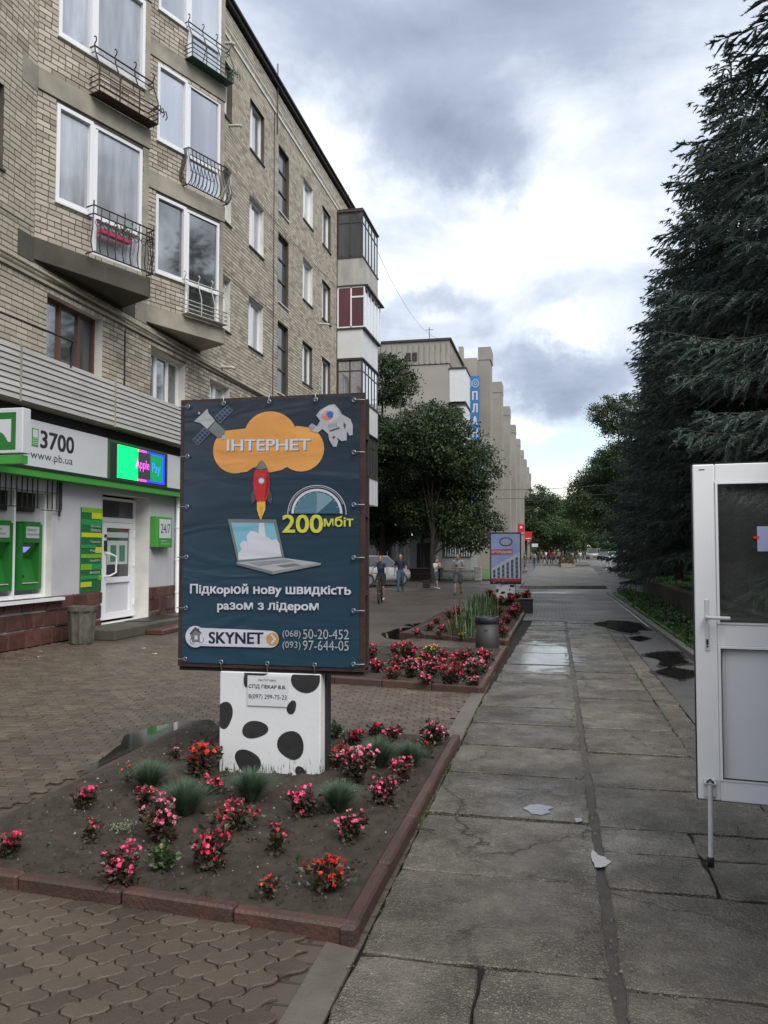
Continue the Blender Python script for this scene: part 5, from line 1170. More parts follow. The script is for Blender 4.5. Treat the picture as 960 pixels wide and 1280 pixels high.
def door_glass():
    M = bpy.data.materials.new('door_glass'); M.use_nodes = True; nt = M.node_tree; N = nt.nodes; L = nt.links; N.remove(N['Principled BSDF'])
    t = N.new('ShaderNodeBsdfTransparent'); t.inputs[0].default_value = (.72, .73, .72, 1); g = N.new('ShaderNodeBsdfGlossy'); g.inputs['Roughness'].default_value = .02; g.inputs['Color'].default_value = (.9, .9, .9, 1)
    f = N.new('ShaderNodeFresnel'); f.inputs['IOR'].default_value = 1.75; m = N.new('ShaderNodeMixShader'); L.new(f.outputs[0], m.inputs[0]); L.new(t.outputs[0], m.inputs[1]); L.new(g.outputs[0], m.inputs[2]); d = N.new('ShaderNodeBsdfDiffuse'); d.inputs[0].default_value = (.5, .5, .48, 1); m2 = N.new('ShaderNodeMixShader'); tn = N.new('ShaderNodeTexNoise'); tn.inputs['Scale'].default_value = 3; tn.inputs['Detail'].default_value = 8; mr = N.new('ShaderNodeMapRange'); L.new(tn.outputs['Fac'], mr.inputs[0]); mr.inputs[3].default_value = .02; mr.inputs[4].default_value = .11; L.new(mr.outputs[0], m2.inputs[0]); L.new(m.outputs[0], m2.inputs[1]); L.new(d.outputs[0], m2.inputs[2]); L.new(m2.outputs[0], N['Material Output'].inputs[0]); return M  # patchy pale diffuse layer: thin dust, also painting in reflected haze
q = MB(); q.box(fw+.01, W_-fw-.01, -.006, .006, .99, HH-.11); q.build('pane', door_glass(), KD)
q = MB(); q.bbox(.052, .074, -.043, -.034, .83, 1.12, .004); q.tube([(.063, -.044, 1.02), (.063, -.085, 1.02), (.085, -.09, 1.02), (.18, -.088, 1.018)], [.012, .011, .010, .011], 10); q.build('handle', mat('handle_white', (.60, .60, .62), .35), KD)
q = MB(); q.box(.057, .069, -.0475, -.045, .865, .895); q.lathe([(0, 0), (.006, 0)], (0, 0, 0), 8); q.v[8:] = [(.063+a*.9, -.0475, .855+b*.9) for a, b, c in q.v[8:]]; q.build('keyhole', M_black, KD)
q = MB(); q.bbox(.335, .62, -.0095, -.007, 1.39, 1.53, .001); ntc = q.build('paper_notice', mat('lilac_paper', (.42, .43, .66), .5), KD)
q = MB(); 
q.box(.315, .345, -.012, -.0105, 1.462, 1.475); q.box(.47, .49, -.012, -.0105, 1.385, 1.405); q.build('red_tape', mat('red_tape', (.8, .03, .03), .5), ntc)
q = MB(); q.lathe([(0, 0), (.006, 0)], (0, 0, 0), 8); q.v = [(.40+a, -.0135, .72+b) for a, b, c in q.v]; q.build('red_dot', mat('red_tape', (.8, .03, .03), .5), KD)
q = MB(); q.box(.035, .065, -.0365, -.035, HH-.032, HH-.027); q.build('stamp', M_black, KD)
q = MB(); q.box(-.006, -.0005, -.03, .03, .0, HH); q.box(-.004, W_, -.02, .02, -.006, -.0005); q.box(-.004, W_, -.025, .025, HH+.0005, HH+.008); q.build('rubber_seal', M_black, KD)
q = MB(); q.tube([(.062, -.055, .10), (.062, -.060, -.05), (.058, -.062, -.33)], .013, 12); q.bbox(.03, .094, -.052, -.034, .02, .12, .004); q.tube([(.03, -.06, .10), (.094, -.06, .10)], .012, 8); pr_ = q.build('prop_leg', mat('prop_white', (.6, .61, .62), .4, var=.15, vscale=20), KD)
q = MB(); q.lathe([(0, 0), (.018, 0), (.019, .05), (.016, .055)], (.058, -.062, -.356), 12); q.build('rubber_foot', M_black, pr_)
q = MB(); q.tube([(.045, -.068, .105), (.062, -.075, .125), (.08, -.068, .105)], .006, 6); q.build('bolt', M_rust, pr_)
# kiosk the door belongs to (outside the picture on the right)
KS = thing('kiosk', (2.6, 3.6, 0), 'grey kiosk body that the open white door is hinged to, right of the picture', 'kiosk')
q = MB(); q.box(1.63, 1.70, 2.0, 3.85, .0, 2.5); q.box(1.63, 1.70, 4.70, 4.80, .35, 2.5); q.box(1.63, 1.70, 3.85, 4.70, 2.26, 2.5); q.box(1.70, 3.6, 4.74, 4.80, 0, 2.5); q.box(3.6, 3.66, 2, 4.8, 0, 2.5); q.box(1.70, 3.6, 2.0, 2.06, 0, 2.5); q.build('wall', M_white, KS, world=True)
q = MB(); q.box(1.5, 3.8, 1.9, 4.74, 2.5, 2.62); q.build('roof', M_roof, KS, world=True)
q = MB(); q.box(1.63, 3.6, 2.06, 4.74, .01, .33); q.build('floor', M_conc, KS, world=True)
# ------------------------------------------------------------------ litter bins
def bin_round(x, y, r, h, label, m, name='litter_bin'):
    t = thing(name, (x, y, 0), label, 'litter bin'); q = MB(); q.lathe([(0, .0), (r*.96, .0), (r, .02), (r*.97, h*.80), (r*.95, h*.80)], (0, 0, 0), 28); q.build('body', m, t)
    q = MB(); q.lathe([(r*.97, h*.79), (r*1.03, h*.80), (r*1.03, h*.97), (r*.98, h), (r*.75, h), (r*.72, h*.9), (r*.70, h*.82), (0, h*.8)], (0, 0, 0), 28); q.build('lid_rim', M_black, t)
    q = MB(); q.tube([(-.03, -r*1.0, h*.60), (.03, -r*1.0, h*.60)], .006, 5); q.build('lock', M_iron, t); return t
bx, by = gnd(608, 812); bin_round(bx, by+.2, .21, .56, 'dark grey cylindrical litter bin with black rim at the corner of the third flower bed', mat('bin_grey', (.035, .035, .037), .62, var=.2, vscale=3))
t = thing('litter_bin', (-.78, 22.6, 0), 'small square black litter bin beside the spotted base of the far billboard', 'litter bin')
q = MB(); q.bbox(-.2, .16, -.15, .15, 0, .36, .01); q.build('body', M_black, t); q = MB(); q.bbox(-.215, .175, -.165, .165, .362, .395, .006); q.build('rim', M_iron, t)
for sgn, (px, py) in enumerate(((2.95, 15.6), (3.0, 14.3))):
    t = thing('planter_tub', (px, py, 0), ('dark square concrete tub on the green verge beside the retaining wall', 'second dark concrete tub on the verge, half hidden by the open door')[sgn], 'tub'); q = MB(); q.prism([(-.30, -.3), (.3, -.3), (.3, .3), (-.3, .3)], 0, .55, 'xy'); q.v = [(x*(.85+.25*z/.55), y*(.85+.25*z/.55), z) for x, y, z in q.v]; q.build('tub', M_concd, t); q = MB(); q.bbox(-.35, .35, -.35, .35, .552, .60, .01); q.build('rim', M_concd, t)
# wire loop lying on the slab
wl = MB(); gx_, gy_ = gnd(530, 1041); wl.tube([(gx_-.05, gy_, .02), (gx_+.05, gy_-.012, .02), (gx_+.065, gy_, .02), (gx_+.05, gy_+.012, .02), (gx_-.05, gy_+.022, .02), (gx_-.06, gy_+.01, .02), (gx_-.05, gy_, .02)], .003, 5); tag(wl.build('wire_loop', M_iron), 'small bent wire loop lying on the slab beside the near flower bed kerb', 'wire')
# ------------------------------------------------------------------ plants
def leafcloud(P, D, S, wr=.55, fold=.25, rs=None, up=None):
    """P base points, D unit directions, S lengths -> four-point folded leaves (two triangles each)"""
    rs = rs or npr; n = len(P); A = rs.normal(size=(n, 3))
    Sd = np.cross(D, A); Sd /= np.linalg.norm(Sd, axis=1, keepdims=True)+1e-9; Nn = np.cross(Sd, D)
    S = np.asarray(S).reshape(-1, 1)*np.ones((n, 1))
    V = np.stack([P, P+D*S*.5+Sd*S*wr*.5+Nn*S*fold*.5, P+D*S, P+D*S*.5-Sd*S*wr*.5+Nn*S*fold*.5], 1)
    F = np.arange(n)[:, None, None]*4+np.array([[0, 1, 2], [0, 2, 3]])[None]
    return V.reshape(-1, 3), F.reshape(-1, 3)
def unit(a): return a/(np.linalg.norm(a, axis=1, keepdims=True)+1e-9)
M_bleaf = mat('begonia_leaf', (.05, .04, .03), .45, isl_cols=[(.030, .040, .018), (.055, .022, .020), (.045, .055, .022), (.060, .030, .022), (.028, .030, .016)], isl_var=.2, spec=.5)
M_gleaf = mat('green_leaf', (.03, .06, .02), .5, isl_cols=[(.022, .045, .016), (.035, .065, .02), (.05, .075, .025), (.03, .05, .02)], isl_var=.2)
def bm_(name, cs): return mat('bloom_'+name, cs[0], .5, isl_cols=cs, isl_var=.18, spec=.3)
BL = {'bright pink': bm_('pink', [(.72, .05, .16), (.80, .12, .26), (.55, .03, .10), (.85, .22, .36)]),
      'pale pink': bm_('pale', [(.70, .20, .30), (.68, .07, .17), (.78, .36, .42), (.52, .04, .12)]),
      'red': bm_('red', [(.60, .015, .012), (.70, .04, .02), (.45, .01, .015), (.75, .08, .05)]),
      'crimson': bm_('crimson', [(.55, .02, .06), (.70, .06, .14), (.40, .01, .04), (.78, .14, .24)]),
      'yellow': bm_('yellow', [(.70, .42, .02), (.75, .52, .05), (.60, .30, .01)])}
def make_bush(r, h, nleaf, nbl, seed, spiky=0):
    rs = np.random.RandomState(seed)
    # stems fan out from the foot; leaves and blooms sit along them
    ns = 7+rs.randint(4); az = rs.uniform(0, 2*pi, ns); lean = rs.uniform(.1, 1.0, ns); L_ = h*rs.uniform(.55, 1.08, ns)
    tips = np.stack([np.cos(az)*lean*r*.85, np.sin(az)*lean*r*.85, L_], 1)
    k = rs.randint(0, ns, nleaf); t = rs.uniform(.12, 1.0, nleaf)[:, None]; P = tips[k]*t+rs.normal(size=(nleaf, 3))*[r*.22, r*.22, h*.10]
    P[:, 2] = np.abs(P[:, 2])+.004; D = unit(P*[1.2, 1.2, .3]+rs.normal(size=P.shape)*.05+[0, 0, .02])
    V1, F1 = leafcloud(P, D, rs.uniform(.022, .046, nleaf), .8, .3, rs)
    k = rs.randint(0, ns, nbl); t = rs.uniform(.35, 1.06, nbl)[:, None]**.6; C = tips[k]*t+rs.normal(size=(nbl, 3))*[r*.20, r*.20, h*.09]; C[:, 2] = np.abs(C[:, 2])+.015
    C += unit(C-[0, 0, h*.3])*.012
    ax = unit(C-[0, 0, h*.2]+rs.normal(size=C.shape)*.03); a1 = unit(np.cross(ax, rs.normal(size=ax.shape))); a2 = np.cross(ax, a1)
    PP = []; DD = []; SS = []
    for q in range(5):
        an = q*2*pi/5; d = unit(a1*cos(an)+a2*sin(an)+ax*.55); PP.append(C); DD.append(d); SS.append(rs.uniform(.013, .023, nbl))
    V2, F2 = leafcloud(np.concatenate(PP), np.concatenate(DD), np.concatenate(SS), 1.15, .1, rs)
    return (V1, F1), (V2, F2)
bush_var = {}
for i, (r, h, nl, nb_) in enumerate([(.115, .17, 380, 36), (.10, .20, 340, 40), (.13, .15, 380, 30), (.07, .13, 160, 7), (.085, .12, 210, 18), (.08, .13, 260, 2)]):
    (V1, F1), (V2, F2) = make_bush(r, h, nl, nb_, 40+i); bush_var[i] = (npmesh('bush_leaves', V1, F1), npmesh('bush_blooms', V2, F2), r)
def bush(x, y, z, w, col, var, label, leafm=None, group='begonias in the flower beds', name='begonia', cat='flower', rz=0):
    t = thing(name, (x, y, z), label, cat, group, rz); s = w/2/bush_var[var][2]*1.0
    t.scale = (s, s, s*rnd.uniform(.9, 1.1))
    for nm, me, m in (('foliage', bush_var[var][0], leafm or M_bleaf), ('blooms', bush_var[var][1], BL[col])):
        o = bpy.data.objects.new(nm, me); COL.objects.link(o); o.parent = t
        if len(me.materials) == 0: me.materials.append(m)
        o.material_slots[0].link = 'OBJECT'; o.material_slots[0].material = m
    return t
near = [(8, 1070, 38, 'crimson', 4, 'crimson begonia cut by the left picture edge in the near bed'),
 (104, 1008, 32, 'bright pink', 4, 'low pink begonia near the left kerb of the near bed'), (115, 1050, 24, 'crimson', 3, 'small sparse crimson begonia left of the low white-speckled weed'),
 (154, 1105, 56, 'bright pink', 0, 'large bright pink begonia nearest the front red kerb, left part'), (203, 1047, 54, 'pale pink', 0, 'pale pink begonia in front of the second grass tuft'),
 (183, 1003, 30, 'crimson', 4, 'small crimson begonia just below the leftmost grass tuft'), (160, 976, 18, 'red', 3, 'tiny red begonia against the left kerb beside the puddle'),
 (265, 1086, 48, 'crimson', 1, 'upright crimson begonia in the middle front of the near bed'), (293, 1036, 56, 'crimson', 2, 'wide crimson-pink begonia in front of the spotted base'),
 (250, 969, 50, 'red', 0, 'dense red begonia touching the left side of the spotted base'), (268, 992, 32, 'crimson', 4, 'dark crimson begonia below the left corner of the spotted base'),
 (348, 1066, 32, 'crimson', 3, 'dark-leaved begonia with few crimson blooms right of centre'), (334, 1122, 26, 'red', 3, 'dark little begonia with one red bloom near the front kerb'),
 (407, 1110, 58, 'red', 2, 'wide bright red begonia near the right front corner of the near bed'), (382, 1018, 42, 'bright pink', 4, 'pink begonia just right of the foot of the spotted base'),
 (438, 1049, 38, 'pale pink', 1, 'upright pale-topped pink begonia near the right kerb'), (428, 956, 38, 'red', 2, 'red begonia immediately right of the spotted base'),
 (445, 977, 48, 'pale pink', 0, 'big light pink begonia between red begonia and two grass tufts'), (481, 1004, 34, 'bright pink', 1, 'upright pink begonia below the rightmost grass tufts near the right kerb'),
 (502, 974, 34, 'bright pink', 4, 'round pink begonia at the foot of the rightmost grass tuft'), (441, 934, 28, 'crimson', 4, 'dull pink begonia behind the red one right of the base'),
 (468, 919, 20, 'crimson', 4, 'small purple-pink begonia at the back edge of the near bed'), (490, 927, 22, 'bright pink', 1, 'small upright pink begonia at the back edge of the near bed'),
 (543, 928, 38, 'pale pink', 2, 'pale pink begonia at the far right back corner of the near bed'), (534, 946, 20, 'red', 3, 'withered small red begonia beside the right kerb near the back'),
 (219, 949, 16, 'pale pink', 3, 'tiny pale pink begonia by the left kerb beside the puddle end'), (312, 1112, 10, 'crimson', 3, 'tiny seedling with a crimson bloom in front of the middle')]
def wpx(u, v, w, zz=.05):
    x, y = gnd(u, v, zz); t = (Vector((x, y, zz))-cam.location).dot(FW); return x, y, w*t/F_PX
for (u, v, w, c, vr, lb) in near[:-1]:
    x, y, ww = wpx(u, v, w); bush(x, y, .045, ww, c, vr, lb, rz=rnd.uniform(0, 6))
for (u, v, w, lb) in ((204, 1086, 34, 'dark green marigold with two tiny yellow buds in the front of the near bed'), (416, 922, 24, 'dark green marigold behind the right edge of the spotted base')):
    x, y, ww = wpx(u, v, w); bush(x, y, .045, ww, 'yellow', 5, lb, M_gleaf, None, 'marigold', 'flower')
# second bed, then the farther ones
bed2 = [(463, 827, 26, 'crimson', 4), (473, 840, 22, 'crimson', 4), (497, 820, 20, 'crimson', 4), (511, 826, 28, 'crimson', 0), (497, 836, 24, 'crimson', 2), (490, 851, 22, 'crimson', 4), (515, 846, 26, 'pale pink', 0), (532, 828, 18, 'crimson', 4),
        (539, 846, 24, 'pale pink', 1), (553, 828, 24, 'crimson', 2), (562, 856, 32, 'crimson', 0), (533, 856, 20, 'bright pink', 4), (577, 834, 24, 'crimson', 1), (592, 848, 28, 'pale pink', 0), (602, 840, 22, 'pale pink', 2), (590, 859, 20, 'pale pink', 4), (607, 828, 22, 'crimson', 4), (548, 838, 22, 'bright pink', 4), (525, 838, 20, 'crimson', 4), (572, 848, 22, 'crimson', 1)]
bed3 = [(523, 795, 12, 'crimson', 4), (537, 788, 12, 'crimson', 4), (546, 780, 11, 'crimson', 4), (555, 791, 13, 'crimson', 4), (563, 774, 14, 'crimson', 0), (572, 768, 16, 'crimson', 2), (575, 779, 13, 'crimson', 4), (590, 784, 12, 'crimson', 4), (567, 783, 11, 'crimson', 4), (549, 796, 8, 'red', 3), (622, 769, 17, 'red', 2), (641, 773, 18, 'crimson', 0), (632, 781, 15, 'crimson', 4), (628, 796, 16, 'crimson', 1), (646, 765, 15, 'crimson', 4), (627, 788, 14, 'crimson', 4), (606, 766, 12, 'red', 4)]
bed4 = [(612, 745, 11, 'red', 4), (652, 757, 12, 'red', 4), (657, 751, 12, 'red', 1), (636, 757, 16, 'crimson', 4), (622, 757, 13, 'crimson', 4), (655, 762, 11, 'crimson', 4), (616, 752, 12, 'red', 4), (640, 750, 11, 'red', 4)]
ordw = ['first', 'second', 'third', 'fourth', 'fifth', 'sixth', 'seventh', 'eighth', 'ninth', 'tenth', 'eleventh']
def bedrows(lst, nm, splits):
    rows = {}
    for e in lst:
        k = sum(e[1] < s for s in splits); rows.setdefault(k, []).append(e)
    names = ['front', 'middle', 'back', 'rearmost']
    for k, es in rows.items():
        es.sort(key=lambda e: e[0])
        for i, (u, v, w, c, vr) in enumerate(es):
            x, y, ww = wpx(u, v, w); bush(x, y, .045, ww, c, vr, f"{c} begonia, {ordw[i]} from the left in the {names[k]} row of the {nm} bed", rz=rnd.uniform(0, 6))
bedrows(bed2, 'second', (843, 831)); bedrows(bed3, 'third', (786, 776)); bedrows(bed4, 'farthest', (755,))
for (u, v, w, lb) in ((538, 822, 20, 'tall yellow marigold at the back of the second bed'), (520, 832, 12, 'small yellow marigold left of the middle of the second bed'), (577, 798, 10, 'small yellow marigold in front of the tall green stalks'),
                      (618, 753, 9, 'yellow marigold at the left foot of the far spotted base'), (628, 757, 9, 'yellow marigold right below the far spotted base'), (640, 754, 9, 'yellow marigold by the right corner of the far spotted base'), (646, 748, 10, 'green and yellow marigold right of the far spotted base'), (648, 759, 8, 'yellow marigold nearest the kerb in the farthest bed')):
    x, y, ww = wpx(u, v, w); bush(x, y, .045, ww, 'yellow', 4, lb, M_gleaf, None, 'marigold', 'flower')
# ornamental blue-green grass tufts
def tuft_mesh(n, r, h, seed, droop=.9):
    rs = np.random.RandomState(seed); az = rs.uniform(0, 2*pi, n); ln = rs.uniform(.05, 1, n)**.8; L_ = h*rs.uniform(.75, 1.15, n)
    b = np.stack([np.cos(az)*ln*.02, np.sin(az)*ln*.02, np.zeros(n)], 1); out = np.stack([np.cos(az), np.sin(az), np.zeros(n)], 1)
    V = []; ts = [0, .35, .7, 1.0]; wd = [.0011, .0011, .0008, .0002]; side = np.stack([-np.sin(az), np.cos(az), np.zeros(n)], 1)
    for t, w in zip(ts, wd):
        c = b+out*(r*ln*(t**1.3))[:, None]+np.array([0, 0, 1])*(L_*(t-droop*.45*ln*t*t))[:, None]
        V.append(c+side*w); V.append(c-side*w)
    V = np.stack(V, 1); F = np.array([[0, 1, 3, 2], [2, 3, 5, 4], [4, 5, 7, 6]]); F = (np.arange(n)[:, None, None]*8+F[None]).reshape(-1, 4)
    return V.reshape(-1, 3), F
M_gr = mat('blue_green_grass', (.04, .085, .05), .6, isl_cols=[(.05, .095, .058), (.068, .125, .078), (.095, .155, .10), (.055, .10, .055), (.13, .145, .085)], spec=.3)
tv = [npmesh('tuft', *tuft_mesh(1150, .175, .185, s)) for s in (1, 2, 3)]
for i, (u, v, w, lb) in enumerate([(186, 985, 50, 'leftmost blue-green grass tuft in the near bed'), (232, 1018, 62, 'large blue-green grass tuft between pale pink begonia and red begonia'), (313, 1000, 56, 'grass tuft right in front of the spotted base'),
                                   (423, 1012, 52, 'grass tuft just right of the pink begonia beside the base'), (474, 957, 50, 'grass tuft behind the light pink begonia at the right'), (512, 958, 44, 'rightmost grass tuft in the near bed')]):
    x, y, ww = wpx(u, v, w); t = link('grass_tuft', tv[i % 3], M_gr, loc=(x, y, .04), rot=(0, 0, i*1.3), scale=(ww/.24,ww/.24,ww/.24)); tag(t, lb, 'grass tuft', 'blue-green grass tufts in the near bed')
# low speckled weed
(V1, F1) = leafcloud(np.c_[npr.normal(size=(160, 2))*.045, np.abs(npr.normal(size=160))*.02+.005], unit(np.c_[npr.normal(size=(160, 2)), np.abs(npr.normal(size=160))+.4]), npr.uniform(.01, .022, 160), .6)
x, y, ww = wpx(155, 1037, 34); t = link('low_weed', npmesh('weed', V1, F1), mat('grey_weed', (.12, .14, .08), .7, isl_cols=[(.08, .11, .05), (.16, .18, .11), (.30, .30, .24), (.10, .12, .06)]), loc=(x, y, .045)); tag(t, 'low grey-white speckled weed left of the pale pink begonia', 'plant')
# tall iris-like stalks in the third and fourth beds
def stalks(n, spread, h, seed):
    rs = np.random.RandomState(seed); P0 = rs.normal(size=(n, 2))*spread; az = rs.uniform(0, 2*pi, n); ln = rs.uniform(.05, .35, n)*h; L_ = h*rs.uniform(.5, 1.1, n); V = []
    side = np.stack([-np.sin(az), np.cos(az), np.zeros(n)], 1); out = np.stack([np.cos(az), np.sin(az), np.zeros(n)], 1); b = np.c_[P0, np.zeros(n)]
    for t, w in ((0, .012), (.4, .014), (.75, .010), (1, .001)):
        c = b+out*(ln*t*t)[:, None]+np.array([0, 0, 1])*(L_*t)[:, None]; V += [c+side*w, c-side*w]
    V = np.stack(V, 1); F = np.array([[0, 1, 3, 2], [2, 3, 5, 4], [4, 5, 7, 6]]); return V.reshape(-1, 3), (np.arange(n)[:, None, None]*8+F[None]).reshape(-1, 4)
M_stalk = mat('stalk_green', (.045, .08, .03), .55, isl_cols=[(.035, .07, .025), (.06, .10, .035), (.08, .12, .05), (.04, .065, .03)])
sv = [npmesh('stalks', *stalks(70, .17, .46, s)) for s in (1, 2)]
for i, (u, v, w) in enumerate([(578, 796, 1.0), (588, 786, 1.0), (594, 778, 1.1), (600, 771, 1.1), (604, 764, 1.2), (607, 760, .8), (598, 765, 1.0), (614, 768, .6)]):
    x, y = gnd(u, v, .05); t = link('iris_clump', sv[i % 2], M_stalk, loc=(x, y, .04), rot=(0, 0, i*1.1), scale=(w, w, w)); tag(t, f"clump of tall green stalks in the third bed, {ordw[i]} going away from the bin", 'plant', 'tall green stalks in the third bed')
# clods of earth
q = MB(); r_ = random.Random(18)
for i in range(1500):
    x, y = r_.uniform(-3.4, -1.0), 3.75+r_.random()**1.3*3.5; s = r_.uniform(.004, .017); a = r_.uniform(0, 6); z = .040; P = []
    for k in range(5): P.append((x+s*r_.uniform(.7, 1.2)*cos(a+k*1.257), y+s*r_.uniform(.7, 1.2)*sin(a+k*1.257), z))
    P.append((x+s*r_.uniform(-.3, .3), y+s*r_.uniform(-.3, .3), z+s*r_.uniform(.6, 1.1)+.008)); q.add(P, [(k, (k+1) % 5, 5) for k in range(5)])
tag(q.build('soil_clods', M_soil, kind='stuff'), 'small dark clods lying all over the soil of the near bed', 'soil')
# pebbles and fallen petals on the soil: too small to count
q = MB(); r_ = random.Random(8)
for i in range(420):
    x, y = r_.uniform(-3.4, -1.0), r_.uniform(3.8, 7.2); s = r_.uniform(.003, .011); a = r_.uniform(0, 6)
    q.add([(x+s*cos(a), y+s*sin(a), .070), (x-s*sin(a), y+s*cos(a), .070), (x-s*cos(a), y-s*sin(a), .070), (x+s*sin(a), y-s*cos(a), .070), (x, y, .070+s*1.1)], [(0, 1, 4), (1, 2, 4), (2, 3, 4), (3, 0, 4)])
tag(q.build('bed_pebbles', mat('pebble', (.14, .12, .10), .8, isl_cols=[(.06, .05, .04), (.10, .085, .07), (.07, .06, .05), (.34, .32, .29)]), kind='stuff'), 'tiny pale pebbles and crumbs scattered over the soil of the near bed', 'pebbles')
q = MB()
for i in range(60):
    x, y = r_.uniform(-3.3, -1.0), r_.uniform(3.8, 7.2); s = r_.uniform(.006, .012); a = r_.uniform(0, 6)
    q.add([(x, y, .078), (x+s*cos(a), y+s*sin(a), .084), (x+s*cos(a+1), y+s*sin(a+1), .079)], [(0, 1, 2)])
tag(q.build('fallen_petals', BL['pale pink'], kind='stuff'), 'fallen pink petals on the soil of the near bed', 'petals')
for i, (u, v, lb) in enumerate([(190, 818, 'white paper scrap on the paving left of the urn'), (335, 0, ''), (83+5, 812+3, 'cigarette-size white scrap in front of the urn'), (152, 808, 'small white scrap in front of the steps'), (176, 811, 'flat white scrap by the lower step'), (52, 815, 'small white scrap near the stone base at the left'), (48, 822, 'second white scrap near the stone base at the left')]):
    if not lb: continue
    x, y = gnd(u, v); q = MB(); a = r_.uniform(0, 3); q.add([(x, y, .006), (x+.09*cos(a), y+.05*sin(a), .012), (x+.07, y+.03, .02), (x-.01, y+.04, .006)], [(0, 1, 2, 3)]); tag(q.build('paper_scrap', M_white), lb, 'litter')

# ------------------------------------------------------------------ trees
M_bark = mat('bark', (.045, .035, .028), .9, var=.4, vscale=12, bump=.8, bscale=30, stretch=(1, 1, .25))
M_needle = mat('spruce_needles', (.03, .045, .038), .6, isl_cols=[(.038, .055, .046), (.068, .094, .082), (.10, .136, .122), (.055, .076, .066), (.13, .17, .155)], spec=.3)
def spruce_mesh(seed, hgt, R, zlow):
    rs = np.random.RandomState(seed); TP = []; TD = []; TL = []; limb = MB(); z = zlow
    while z < hgt-.25:
        f_ = (z-zlow)/(hgt-zlow); Rz = R*((1-f_)**.58)*(1-.15*math.exp(-f_*14))+.08; nb = 11 if f_ < .8 else 7; a0 = rs.uniform(0, 6)
        for k in range(nb):
            a = a0+2*pi*k/nb+rs.normal()*.25; L_ = Rz*rs.uniform(.50, 1.28); zz = z+rs.uniform(-.2, .2); dr = -.16-.22*(1-f_)+rs.normal()*.06; up = .30*(1-f_)+.25*f_
            if f_ > .75: dr += .25*(f_-.75)*4
            m_ = max(3, int(L_/.19)); pts = []
            dirv = np.array([cos(a), sin(a), 0]); sdv = np.array([-sin(a), cos(a), 0]); tw = rs.normal()*.12
            for i in range(m_+1):
                t = i/m_; p = dirv*(L_*t)+sdv*(L_*tw*t*t)+np.array([0, 0, zz+L_*(dr*t*1.6+up*t*t*1.1)]); pts.append(p)
            limb.tube([tuple(p) for p in pts[::2]], [.022*(1-f_)*(1-i_/len(pts[::2]))+.005 for i_ in range(len(pts[::2]))], 4, 0, True, False)
            for i in range(1, m_+1):
                t = i/m_; tl = (.16+L_*.36*(1-t)**.7)*rs.uniform(.75, 1.2)
                if i == m_: TP.append(pts[i]-dirv*.1); TD.append(dirv+[0, 0, .1]); TL.append(.24); 
                for sg in (-1, 1):
                    d = dirv*rs.uniform(.55, .85)+sdv*sg*rs.uniform(.6, .95)+np.array([0, 0, rs.uniform(-.42, -.02)]); TP.append(pts[i]); TD.append(d); TL.append(tl)
                    if tl > .35:
                        d2 = dirv*rs.uniform(.6, 1.)+sdv*sg*rs.uniform(.1, .5)+np.array([0, 0, rs.uniform(-.6, -.1)]); TP.append(pts[i]+d*tl*.45); TD.append(d2); TL.append(tl*.5)
                if rs.rand() < .5: TP.append(pts[i]); TD.append(dirv*.4+sdv*rs.normal()*.2+np.array([0, 0, -1.])); TL.append(tl*.6)
        z += .27+.08*(1-f_)
    for i in range(8): TP.append(np.array([0, 0, hgt-.7+.08*i])); TD.append(np.array([rs.normal()*.5, rs.normal()*.5, .9])); TL.append(.25)
    TP = np.array(TP); TD = unit(np.array(TD)); TL = np.array(TL)
    # needles along each twig
    K = np.clip((TL/.034).astype(int), 5, 15); idx = np.repeat(np.arange(len(TL)), K); off = np.concatenate([np.arange(k)/k for k in K])+rs.uniform(0, .06, K.sum())
    base = TP[idx]+TD[idx]*(TL[idx]*off)[:, None]+np.array([0, 0, -1.])*(TL[idx]*off*off*.22)[:, None]
    B = []; D = []
    for j in range(3):
        rd = unit(np.cross(TD[idx], rs.normal(size=base.shape))); B.append(base); D.append(unit(TD[idx]*.8+rd*.65))
    B = np.concatenate(B); D = np.concatenate(D); n = len(B); sd = unit(np.cross(D, rs.normal(size=D.shape))); ln = rs.uniform(.045, .075, n)[:, None]; w = .013
    V = np.stack([B-sd*w*.6, B+sd*w*.6, B+D*ln], 1).reshape(-1, 3)
    s1 = unit(np.cross(TD, rs.normal(size=TD.shape))); s2 = np.cross(TD, s1); C = []
    for s_ in (s1, s2):      # dense body of each twig: two crossed slivers that sag with it
        e = TP+TD*TL[:, None]+np.array([0, 0, -.22])*TL[:, None]; md = TP+TD*(TL*.5)[:, None]+np.array([0, 0, -.06])*TL[:, None]
        C.append(np.stack([TP, md-s_*.026, e, TP, e, md+s_*.026], 1).reshape(-1, 3))
    V = np.concatenate([V]+C); F = np.arange(len(V)).reshape(-1, 3)
    return V, F, limb
def tree_parts(t, crown, trunk_mb, cm, limb_me=None):
    c = link('crown', crown, cm, t); 
    tr = link('trunk', trunk_mb, M_bark, t)
    if limb_me is not None: link('limbs', limb_me, M_bark, t)
SPR = []
for sd, (hh, R, zl) in enumerate([(15.4, 3.1, 1.9), (14.6, 2.9, 1.9), (14.8, 2.9, .8)]):
    V, F, lm = spruce_mesh(20+sd, hh, R, zl); cme = npmesh('spruce_crown', V, F); cme.materials.append(M_needle)
    q = MB(); q.tube([(0, 0, -.1), (0.02, 0, hh*.5), (0, 0, hh-.1)], [.19, .11, .02], 10); 
    def mk(mb, nm, m):
        me = bpy.data.meshes.new(nm); me.from_pydata(mb.v, [], mb.f); me.polygons.foreach_set('use_smooth', [True]*len(mb.f)); me.materials.append(m); return me
    SPR.append((cme, mk(q, 'spruce_trunk', M_bark), mk(lm, 'spruce_limbs', M_bark))); print('spruce tris', len(F))
